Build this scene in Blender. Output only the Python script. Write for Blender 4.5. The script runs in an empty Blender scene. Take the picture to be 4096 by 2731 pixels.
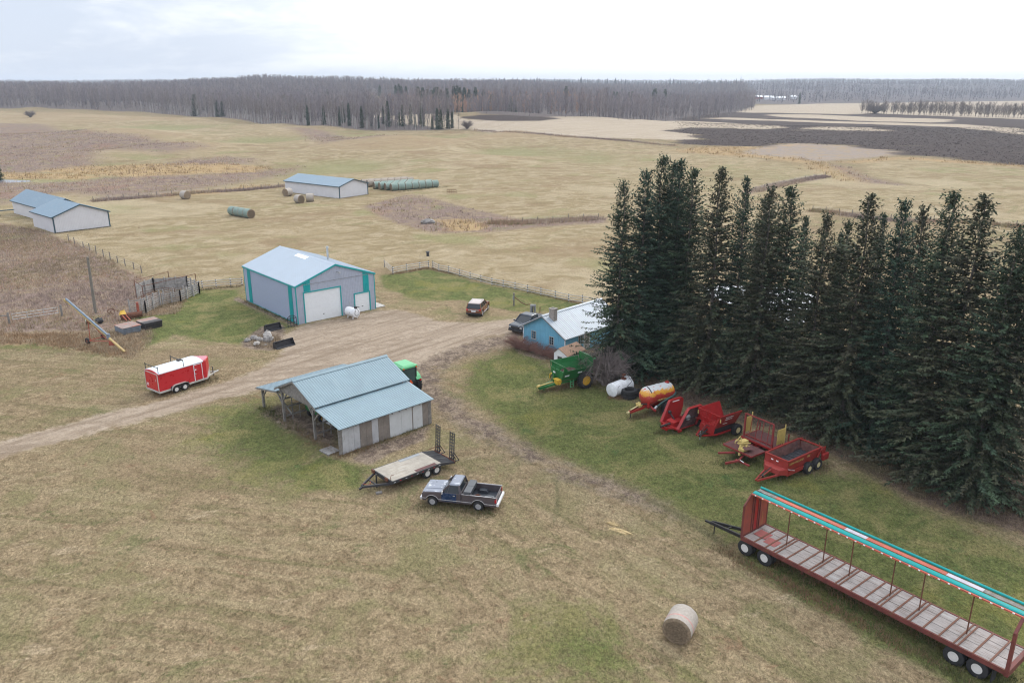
import bpy, math, random
import numpy as np
from mathutils import Vector, Matrix
random.seed(7)
RNG = np.random.default_rng(11)
R = math.radians
scene = bpy.context.scene
COL = scene.collection

# ------------------------------------------------------------------ terrain (metres, camera foot at 0,0; +y = view direction)
def sstep(a, b, x):
    t = np.clip((x - a) / (b - a), 0, 1)
    return t * t * (3 - 2 * t)
KNOLLS = [(-330, 640, 3.2, 75, 45), (-205, 330, 2.6, 26, 14), (-60, 380, 1.6, 60, 22), (40, 450, 4.2, 70, 50),
          (-10, 560, 9.5, 110, 60), (-430, 760, 3.0, 110, 70), (150, 520, 2.0, 90, 40), (-290, 460, 1.4, 60, 30),
          (-330, 1420, 8.0, 150, 220), (-440, 1420, 5.5, 80, 220), (-60, 1500, 5.0, 220, 240), (520, 1750, 15.0, 330, 240), (900, 2300, 22, 420, 300),
          (1500, 2600, 22, 500, 340), (300, 2500, 18, 500, 350)]
def terrain(x, y):
    x = np.asarray(x, float); y = np.asarray(y, float)
    d = np.hypot(x, y)
    f = sstep(115, 260, d) * (1 - np.exp(-((x + 150) / 75) ** 2 - ((y - 225) / 45) ** 2))      # level ground round the creek pond
    left = 1 - sstep(-40, 120, x)
    z = f * (0.25 + 0.6 * left) * (0.55 * np.sin(x / 23 + 1.3) * np.sin(y / 31 + .4) + .35 * np.sin(x / 13 - y / 19) + .3 * np.sin(x / 47 + y / 37 + 2))
    f2 = sstep(238, 340, d) * (1 - sstep(-30, 60, x)) * (1 - .5 * sstep(420, 640, d))
    z = z + f2 * 1.5 * (1.5 * np.sin(x / 27 + .6 * np.sin(y / 40) + .5) * np.sin(y / 34 + x / 90) + 1.1 * np.sin(x / 61 + y / 44 + 1.) + .7 * np.sin(x / 15 + 2) * np.sin(y / 21))
    for a, b, h, sx, sy in KNOLLS:
        z = z + h * np.exp(-((x - a) / sx) ** 2 - ((y - b) / sy) ** 2)
    az = np.arctan2(x, np.maximum(y, 1.))
    wl = 1 - sstep(-.02, .22, az)
    z = z + wl * 13 * sstep(560, 1350, d) + 33 * sstep(2600, 4300, d) * (1 + .12 * np.sin(az * 17 + 1) + .08 * np.sin(az * 41)) * (1 - .45 * wl)
    return z
def gz(x, y): return float(terrain(x, y))

# ------------------------------------------------------------------ mesh builder
class MB:
    def __init__(s): s.v = []; s.f = []; s.mi = []; s.m = 0
    def add(s, vs, fs):
        n = len(s.v); s.v += [tuple(p) for p in vs]; s.f += [tuple(i + n for i in f) for f in fs]; s.mi += [s.m] * len(fs); return s
    def hexa(s, b, t):
        return s.add(list(b) + list(t), [(3, 2, 1, 0), (4, 5, 6, 7), (0, 1, 5, 4), (1, 2, 6, 5), (2, 3, 7, 6), (3, 0, 4, 7)])
    def box(s, x0, x1, y0, y1, z0, z1):
        return s.hexa([(x0, y0, z0), (x1, y0, z0), (x1, y1, z0), (x0, y1, z0)], [(x0, y0, z1), (x1, y0, z1), (x1, y1, z1), (x0, y1, z1)])
    def bar(s, p, q, w, h=None):
        p = Vector(p); q = Vector(q); d = (q - p).normalized(); h = h or w
        u = Vector((0, 0, 1)) if abs(d.z) < .95 else Vector((1, 0, 0))
        a = d.cross(u).normalized() * w / 2; b = a.cross(d).normalized() * h / 2
        return s.hexa([p - a - b, p + a - b, p + a + b, p - a + b], [q - a - b, q + a - b, q + a + b, q - a + b])
    def tube(s, p, q, r, r2=None, n=8):
        p = Vector(p); q = Vector(q); d = (q - p).normalized(); r2 = r if r2 is None else r2
        u = Vector((0, 0, 1)) if abs(d.z) < .95 else Vector((1, 0, 0))
        a = d.cross(u).normalized(); b = a.cross(d)
        vs = []
        for c, rr in ((p, r), (q, r2)):
            for i in range(n):
                t = 2 * math.pi * i / n; vs.append(c + a * rr * math.cos(t) + b * rr * math.sin(t))
        fs = [(i, (i + 1) % n, n + (i + 1) % n, n + i) for i in range(n)] + [tuple(range(n - 1, -1, -1)), tuple(range(n, 2 * n))]
        return s.add(vs, fs)
    def path(s, pts, r, n=6, r2=None):
        k = len(pts) - 1
        for i in range(k):
            ra = r if r2 is None else r + (r2 - r) * i / k; rb = r if r2 is None else r + (r2 - r) * (i + 1) / k
            s.tube(pts[i], pts[i + 1], ra, rb, n)
        return s
    def ext(s, poly, axis, a, b):                       # 2-D outline pushed along an axis
        n = len(poly)
        P = {'y': lambda p, t: (p[0], t, p[1]), 'x': lambda p, t: (t, p[0], p[1]), 'z': lambda p, t: (p[0], p[1], t)}[axis]
        return s.add([P(p, a) for p in poly] + [P(p, b) for p in poly],
                     [(i, (i + 1) % n, n + (i + 1) % n, n + i) for i in range(n)] + [tuple(range(n - 1, -1, -1)), tuple(range(n, 2 * n))])
    def sheet(s, pts, th):
        P = [Vector(p) for p in pts]; nn = (P[1] - P[0]).cross(P[2] - P[1]).normalized() * th; n = len(P)
        return s.add(P + [p + nn for p in P], [(i, (i + 1) % n, n + (i + 1) % n, n + i) for i in range(n)] + [tuple(range(n - 1, -1, -1)), tuple(range(n, 2 * n))])
    def lathe(s, prof, c=(0, 0, 0), axis='y', n=20):
        vs = []
        for t, r in prof:
            for i in range(n):
                a = 2 * math.pi * i / n; u, w = r * math.cos(a), r * math.sin(a)
                vs.append({'y': (c[0] + u, c[1] + t, c[2] + w), 'x': (c[0] + t, c[1] + u, c[2] + w), 'z': (c[0] + u, c[1] + w, c[2] + t)}[axis])
        fs = [(k * n + i, k * n + (i + 1) % n, (k + 1) * n + (i + 1) % n, (k + 1) * n + i) for k in range(len(prof) - 1) for i in range(n)]
        fs += [tuple(range(n - 1, -1, -1)), tuple(range((len(prof) - 1) * n, len(prof) * n))]
        return s.add(vs, fs)
    def blob(s, c, rx, ry, rz, n=10, k=6, jit=.1, flat=0):
        vs = []; fs = []
        for j in range(k + 1):
            ph = math.pi * j / k
            for i in range(n):
                th = 2 * math.pi * i / n; q = 1 + random.uniform(-jit, jit)
                z = -math.cos(ph) * rz * q
                vs.append((c[0] + rx * q * math.sin(ph) * math.cos(th), c[1] + ry * q * math.sin(ph) * math.sin(th), c[2] + max(z, -flat if flat else -1e9)))
        for j in range(k):
            for i in range(n): fs.append((j * n + i, j * n + (i + 1) % n, (j + 1) * n + (i + 1) % n, (j + 1) * n + i))
        return s.add(vs, fs)
    def mesh(s, name, mats, smooth=False, clean=True):
        me = bpy.data.meshes.new(name); me.from_pydata(s.v, [], s.f)
        for m in (mats if isinstance(mats, (list, tuple)) else [mats]): me.materials.append(m)
        if any(s.mi): me.polygons.foreach_set('material_index', s.mi)
        if clean:
            import bmesh
            bm = bmesh.new(); bm.from_mesh(me)
            if smooth: bmesh.ops.remove_doubles(bm, verts=bm.verts, dist=1e-5)
            bmesh.ops.recalc_face_normals(bm, faces=bm.faces); bm.to_mesh(me); bm.free()
        if smooth:
            me.polygons.foreach_set('use_smooth', [True] * len(me.polygons))
            try: me.set_sharp_from_angle(angle=R(42))
            except Exception: pass
        me.update(); return me
    def part(s, name, mats, parent=None, bevel=0, smooth=False, loc=None, label=None):
        o = bpy.data.objects.new(name, s.mesh(name, mats, smooth)); COL.objects.link(o)
        if parent: o.parent = parent
        if loc: o.location = loc
        if label: o['label'] = label
        if bevel:
            b = o.modifiers.new('bevel', 'BEVEL'); b.width = bevel; b.segments = 2; b.limit_method = 'ANGLE'; b.angle_limit = R(35)
        return o
def raw_mesh(name, verts, faces, mats, mat_idx=None):   # numpy arrays straight to a mesh (all faces same size)
    me = bpy.data.meshes.new(name); nv, nf, k = len(verts), len(faces), faces.shape[1]
    me.vertices.add(nv); me.vertices.foreach_set('co', np.ascontiguousarray(verts, np.float32).ravel())
    me.loops.add(nf * k); me.loops.foreach_set('vertex_index', np.ascontiguousarray(faces, np.int32).ravel())
    me.polygons.add(nf); me.polygons.foreach_set('loop_start', np.arange(0, nf * k, k, dtype=np.int32))
    for m in mats: me.materials.append(m)
    if mat_idx is not None: me.polygons.foreach_set('material_index', np.asarray(mat_idx, np.int32))
    me.update(calc_edges=True); return me
def link(name, me, parent=None, loc=None):
    o = bpy.data.objects.new(name, me); COL.objects.link(o)
    if parent: o.parent = parent
    if loc: o.location = loc
    return o
def tag(o, label=None, cat=None, group=None, kind=None):
    for k, v in (('label', label), ('category', cat), ('group', group), ('kind', kind)):
        if v: o[k] = v
    return o
def thing(name, label, cat, loc=(0, 0, 0), rz=0, group=None):
    o = bpy.data.objects.new(name, None); COL.objects.link(o); o.empty_display_size = .3
    o.location = (loc[0], loc[1], loc[2] if len(loc) > 2 else gz(loc[0], loc[1])); o.rotation_euler = (0, 0, R(rz))
    return tag(o, label, cat, group)
def copy_tree(o, parent=None):
    c = o.copy(); COL.objects.link(c); c.parent = parent
    for ch in list(o.children): copy_tree(ch, c)
    return c
def lettering(text, size, origin, right, up, mat, parent, ext=.004, name='lettering'):
    cu = bpy.data.curves.new('t', 'FONT'); cu.body = text; cu.size = size; cu.extrude = ext
    tmp = bpy.data.objects.new('t', cu); COL.objects.link(tmp)
    me = bpy.data.meshes.new_from_object(tmp.evaluated_get(bpy.context.evaluated_depsgraph_get()))
    bpy.data.objects.remove(tmp); bpy.data.curves.remove(cu)
    a = Vector(right).normalized(); b = Vector(up); b = (b - a * b.dot(a)).normalized(); c = a.cross(b)
    me.transform(Matrix((a, b, c)).transposed().to_4x4()); me.transform(Matrix.Translation(Vector(origin)))
    me.materials.clear(); me.materials.append(mat)
    return link(name, me, parent)

# ------------------------------------------------------------------ node helpers and materials
class NB:
    def __init__(s, mat):
        mat.use_nodes = True; s.t = mat.node_tree; s.t.nodes.clear()
    def n(s, typ, ins=None, **kw):
        nd = s.t.nodes.new(typ)
        for k, v in kw.items(): setattr(nd, k, v)
        for k, v in (ins or {}).items():
            if isinstance(v, bpy.types.NodeSocket): s.t.links.new(v, nd.inputs[k])
            elif v is not None: nd.inputs[k].default_value = v
        return nd
    def noise(s, scale, detail=4, rough=.6, vec=None, dist=0.):
        return s.n('ShaderNodeTexNoise', {'Scale': scale, 'Detail': detail, 'Roughness': rough, 'Vector': vec, 'Distortion': dist}).outputs['Fac']
    def math(s, op, a, b=0., clamp=False): return s.n('ShaderNodeMath', {0: a, 1: b}, operation=op, use_clamp=clamp).outputs[0]
    def rng(s, v, a, b, c=0., d=1.): return s.n('ShaderNodeMapRange', {'Value': v, 'From Min': a, 'From Max': b, 'To Min': c, 'To Max': d}, interpolation_type='SMOOTHSTEP').outputs[0]
    def mix(s, f, a, b, mode='MIX'):
        nd = s.t.nodes.new('ShaderNodeMix'); nd.data_type = 'RGBA'; nd.blend_type = mode
        for i, v in ((0, f), (6, a), (7, b)):
            if isinstance(v, bpy.types.NodeSocket): s.t.links.new(v, nd.inputs[i])
            else: nd.inputs[i].default_value = (*v, 1) if isinstance(v, (tuple, list)) else v
        return nd.outputs[2]
    def mapping(s, vec, scale=(1, 1, 1), rot=(0, 0, 0)): return s.n('ShaderNodeMapping', {'Vector': vec, 'Scale': scale, 'Rotation': rot}).outputs[0]
    def aniso(s, vec, deg, k): return s.n('ShaderNodeMapping', {'Vector': vec, 'Scale': (k, 1, 1), 'Rotation': (0, 0, R(deg))}, vector_type='TEXTURE').outputs[0]
    def attr(s, name, what='Fac'): return s.n('ShaderNodeAttribute', attribute_name=name).outputs[what]
    def out(s, **ins):
        p = s.n('ShaderNodeBsdfPrincipled', ins); o = s.n('ShaderNodeOutputMaterial'); s.t.links.new(p.outputs[0], o.inputs[0]); return p
def shade(c, k): return tuple(min(1, max(0, x * k)) for x in c)
def M(name, col, rough=.55, metal=0., var=.12, scale=2.5, pats=(), bump=0., bscale=20., rvar=.1):
    m = bpy.data.materials.new(name); b = NB(m)
    co = b.n('ShaderNodeTexCoord').outputs['Object']
    n1 = b.noise(scale, 5, .65, co)
    c = b.mix(b.rng(n1, .3, .7), shade(col, 1 - var), shade(col, 1 + var))
    for pc, th, sc, soft, st in pats:                    # paint wear, rust, dirt: patches with a shape of their own
        v = b.mapping(co, st) if st else co
        c = b.mix(b.rng(b.noise(sc, 5, .65, v), th, th + soft), c, pc)
    ins = {'Base Color': c, 'Roughness': b.rng(n1, .2, .8, max(.05, rough - rvar), min(1, rough + rvar)), 'Metallic': metal}
    if bump:
        ins['Normal'] = b.n('ShaderNodeBump', {'Strength': bump, 'Distance': .05, 'Height': b.noise(bscale, 3, .6, co)}).outputs[0]
    b.out(**ins); return m
RUST = (.16, .07, .035)
MT = dict(
 shop_wall=M('shop_wall_sheet', (.33, .38, .50), .45, var=.04), shop_front=M('shop_front_sheet', (.37, .40, .48), .45, var=.05),
 shop_roof=M('shop_roof_sheet', (.36, .42, .485), .4, var=.04, scale=.6, pats=[((.32, .38, .45), .58, .5, .2, None)]),
 skylight=M('skylight_plastic', (.85, .88, .88), .3), teal=M('teal_trim', (.0, .30, .31), .4, var=.06), white_door=M('white_door', (.70, .72, .74), .45, var=.03),
 white=M('white_paint', (.74, .75, .77), .45, var=.04), black=M('black_paint', (.02, .02, .022), .5), dark=M('dark_steel', (.035, .035, .04), .55, pats=[(RUST, .66, 3, .1, None)]),
 grey=M('grey_steel', (.25, .26, .27), .5), galv=M('galvanised', (.45, .47, .48), .4, .5), chrome=M('chrome', (.62, .62, .64), .25, .35, var=.05),
 rubber=M('tyre_rubber', (.022, .022, .024), .85, var=.25, scale=6, bump=.3), concrete=M('concrete', (.42, .40, .37), .85, var=.15),
 glass=M('dark_glass', (.02, .025, .03), .08, rvar=.03), glass_blue=M('cab_glass', (.05, .09, .09), .08, rvar=.03),
 barn_wall=M('barn_wall_sheet', (.60, .60, .63), .5, var=.04, scale=.8), barn_roof=M('barn_roof_sheet', (.165, .24, .305), .4, var=.08, scale=.5, pats=[((.215, .285, .34), .55, .7, .2, (1, .15, 1))]), barn_trim=M('barn_trim', (.018, .06, .085), .5),
 shed_roof=M('shed_roof_sheet', (.205, .285, .325), .38, var=.07, scale=.7, pats=[((.26, .335, .37), .56, .9, .25, (.25, 1, 1))]),
 old_wood=M('weathered_wood', (.20, .185, .17), .85, var=.3, scale=3, pats=[((.10, .09, .085), .6, 6, .15, (6, 6, .6))], bump=.3),
 ply_a=M('bleached_plywood', (.42, .42, .43), .8, var=.1, scale=1.5, pats=[((.26, .24, .22), .58, 2.2, .12, (3, 3, .5)), ((.2, .17, .14), .62, 5, .1, (5, 5, .8))]),
 ply_b=M('brown_plywood', (.20, .17, .145), .85, var=.15, scale=2, pats=[((.34, .32, .30), .6, 5, .06, (7, 7, 1))]),
 ply_c=M('whitewashed_panel', (.52, .53, .53), .7, var=.06, scale=1.5, pats=[((.30, .25, .19), .63, 1.3, .15, (1.5, 1.5, 1))]),
 blue_wall=M('blue_painted_boards', (.15, .39, .54), .6, var=.07, scale=1, pats=[((.26, .48, .60), .6, 1.2, .2, (1, 1, .6)), ((.07, .17, .24), .72, 6, .05, (4, 4, .5))]),
 tin=M('weathered_tin', (.36, .41, .46), .42, .0, var=.08, scale=1, pats=[((.24, .28, .33), .56, .8, .2, (1, 2.2, 1))]),
 brick=M('chimney_block', (.30, .27, .24), .9, var=.2, scale=6), door_grey=M('grey_door', (.34, .33, .32), .7, pats=[((.24, .22, .2), .6, 4, .1, None)]),
 shingle=M('brown_shingle', (.27, .17, .115), .9, var=.18, scale=6, pats=[((.18, .11, .08), .6, 3, .05, (.5, 6, 1))]),
 red=M('red_trailer_skin', (.47, .012, .02), .3, var=.04, rvar=.05), red_light=M('tail_lamp_red', (.5, .01, .02), .25),
 silver=M('silver_trim', (.52, .51, .49), .4, .3), trailer_roof=M('white_trailer_roof', (.66, .72, .78), .35, var=.03),
 jd=M('green_paint', (.015, .135, .035), .4, var=.1, scale=2), jd_light=M('sun_bleached_green', (.11, .42, .19), .35, var=.05), yellow=M('yellow_paint', (.58, .36, .04), .45, var=.1),
 cream=M('cream_rim', (.58, .50, .27), .5, var=.1, pats=[((.2, .15, .1), .68, 8, .1, None)]), jdrim=M('yellow_rim', (.60, .33, .02), .5),
 orange=M('orange_reflector', (.85, .10, .012), .4),
 red_mach=M('red_machine_paint', (.27, .018, .016), .45, var=.14, pats=[((.17, .03, .025), .62, 2.5, .12, None)]),
 red_bright=M('bright_red_paint', (.30, .013, .013), .45, var=.14, pats=[((.22, .02, .02), .6, 1.8, .15, None), ((.20, .08, .06), .68, 5, .06, None)]), red_dull=M('dull_red_paint', (.22, .03, .028), .55, var=.2, pats=[(RUST, .6, 3, .1, None)]),
 maroon=M('maroon_deck', (.105, .042, .04), .75, var=.25, scale=4, pats=[((.17, .10, .09), .6, 5, .1, (1, 6, 1))]), nh=M('spreader_red', (.27, .028, .022), .5, var=.1, pats=[((.26, .10, .08), .64, 4, .12, None)]),
 nh_in=M('rusty_inside', (.15, .07, .06), .75, var=.35, scale=3, pats=[((.07, .05, .05), .55, 2, .1, None)]), nh_floor=M('dark_chain_floor', (.04, .042, .05), .7, var=.3, scale=8),
 sun_yellow=M('faded_yellow', (.52, .40, .14), .55, var=.12, pats=[(RUST, .66, 4, .08, None)]), ply_yellow=M('yellow_plywood', (.50, .37, .11), .65, var=.14, pats=[((.3, .2, .07), .64, 6, .06, None)]),
 deck=M('worn_white_deck', (.335, .30, .285), .8, var=.2, scale=1.4, pats=[((.42, .40, .385), .56, 1.1, .15, (.6, 2, 1)), ((.19, .14, .115), .55, 3, .08, (.35, 9, 1)), ((.10, .09, .09), .68, 9, .05, (.3, 8, 1))]),
 pine=M('pale_pine_deck', (.36, .325, .275), .8, var=.16, scale=1.2, pats=[((.25, .21, .17), .54, 3, .1, (.3, 8, 1)), ((.44, .41, .37), .58, 1.2, .15, (.5, 2, 1)), ((.12, .10, .085), .68, 6, .04, (.25, 8, 1))]), lt_red=M('rusty_red_frame', (.14, .034, .028), .65, var=.25, pats=[(RUST, .56, 3, .12, None)]),
 salmon=M('orange_red_strip', (.45, .10, .065), .6, var=.16, pats=[((.22, .08, .06), .6, 3, .08, (.4, 3, 1))]), teal_roll=M('teal_strip', (.0, .27, .26), .72, var=.12, scale=3, pats=[((.07, .31, .31), .55, 1.2, .2, (.3, 2, 1))]), lav=M('pale_strip', (.45, .42, .48), .6),
 white_rim=M('white_rim', (.62, .60, .58), .45, var=.08, pats=[((.2, .15, .11), .62, 9, .1, None)]), hub=M('dirty_hub', (.10, .08, .07), .7, var=.3, scale=8), hubcap=M('steel_hubcap', (.42, .42, .44), .35, .3, var=.15),
 truck_side=M('grey_brown_paint', (.075, .062, .068), .35, var=.08), truck_top=M('peeling_blue_grey_paint', (.20, .22, .27), .35, var=.1, pats=[((.52, .55, .60), .57, 1.6, .05, (1, 1.8, 1))]), truck_door=M('dark_blue_door_paint', (.012, .035, .09), .25, var=.08),
 bedliner=M('black_bedliner', (.022, .026, .035), .55, var=.3, scale=4), toolbox=M('black_toolbox', (.07, .075, .085), .4, var=.1),
 suv=M('copper_brown_paint', (.17, .062, .03), .25, var=.06, rvar=.05), suv_roof=M('pale_suv_roof', (.42, .36, .34), .2, var=.04), navy=M('navy_paint', (.022, .032, .05), .2, var=.06, rvar=.05),  # SUV roof colour is paler and greyer than its body
 hay=M('dry_hay', (.22, .165, .11), .95, var=.3, scale=9, pats=[((.13, .09, .06), .58, 14, .1, None)], bump=.6, bscale=25), netwrap=M('net_wrapped_hay', (.36, .32, .28), .85, var=.13, scale=8, pats=[((.25, .21, .17), .6, 20, .1, (1, .2, 1))], bump=.4, bscale=30), pinkwrap=M('pink_net_edge', (.47, .24, .22), .8, var=.2, scale=14),
 green_wrap=M('green_net_wrap', (.165, .235, .205), .7, var=.16, scale=5, pats=[((.27, .30, .265), .5, 2, .15, None)]), old_hay=M('greyed_hay', (.30, .255, .21), .95, var=.22, scale=5, bump=.5),
 rock=M('field_stone', (.23, .215, .205), .85, var=.25, scale=3, pats=[((.32, .30, .28), .56, 2.5, .1, None)], bump=.4), rock_pale=M('pale_stone', (.38, .355, .33), .85, var=.15, scale=3, bump=.4),
 post=M('grey_post', (.17, .15, .135), .9, var=.25, bump=.3), fence_rail=M('grey_fence_rail', (.40, .385, .37), .7, var=.15), fence_white=M('white_insulator', (.75, .75, .75), .5), pole=M('pole_wood', (.17, .155, .13), .9, var=.15, pats=[((.13, .115, .1), .6, 6, .1, (8, 8, .5))]),
 rust=M('deep_rust', (.13, .05, .028), .85, var=.35, scale=5), rust_bar=M('rusty_brown_bar', (.17, .075, .048), .8, var=.25, scale=4), rust_red=M('rusty_red_steel', (.30, .075, .045), .7, var=.2, pats=[(RUST, .62, 4, .1, None)]), bin_blue=M('faded_blue_steel', (.16, .19, .23), .6, var=.12, pats=[((.10, .09, .08), .62, 4, .1, None)]), bin_top=M('rusty_bin_lid', (.25, .19, .17), .65, var=.15, pats=[((.30, .10, .06), .53, .9, .1, (1, 3, 1)), ((.05, .04, .04), .62, 2, .05, None)]), bin_black=M('black_burnt_steel', (.035, .03, .032), .7, var=.3, scale=3),
 plank_grey=M('grey_planks', (.31, .295, .28), .9, var=.25, scale=3, pats=[((.18, .17, .16), .58, 5, .1, (4, 4, 1))], bump=.3), auger_yellow=M('auger_yellow', (.43, .31, .12), .5, var=.12, pats=[((.40, .16, .07), .62, 2.5, .1, (.4, 3, 3))]), straw=M('straw', (.50, .38, .20), .95, var=.25, scale=12, bump=.6),
 tank_red=None, bark=M('spruce_bark', (.14, .12, .11), .95, var=.25, scale=4, bump=.5), aspen_bark=M('pale_aspen_bark', (.36, .345, .33), .9, var=.15, scale=3), twig=M('bare_grey_twigs', (.165, .135, .125), .95, var=.2), painted_glint=M('painted_pond_glint', (.66, .69, .72), .3, var=.05, scale=.5), water=M('pond_water', (.16, .17, .19), .22, var=.02, rvar=.01))
def tanker_paint():                                      # red tank, paint worn through to grey primer on top and to yellow below it
    m = bpy.data.materials.new('worn_red_tank_paint'); b = NB(m)
    co = b.n('ShaderNodeTexCoord').outputs['Object']; z = b.n('ShaderNodeSeparateXYZ', {0: co}).outputs[2]
    n = b.noise(2.2, 5, .65, co); h = b.math('ADD', z, b.math('MULTIPLY', b.math('SUBTRACT', n, .5), .9))
    c = b.mix(b.noise(4, 4, .6, co), (.33, .03, .028), (.50, .055, .035))
    c = b.mix(b.rng(h, 1.86, 2.02), c, (.62, .30, .035)); c = b.mix(b.rng(h, 2.2, 2.36), c, (.50, .52, .53))
    c = b.mix(b.rng(b.noise(1.9, 4, .6, b.mapping(co, (1.4, 1, 1))), .60, .66), c, (.46, .06, .05))
    b.out(**{'Base Color': c, 'Roughness': .45}); return m
MT['tank_red'] = tanker_paint()
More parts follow.
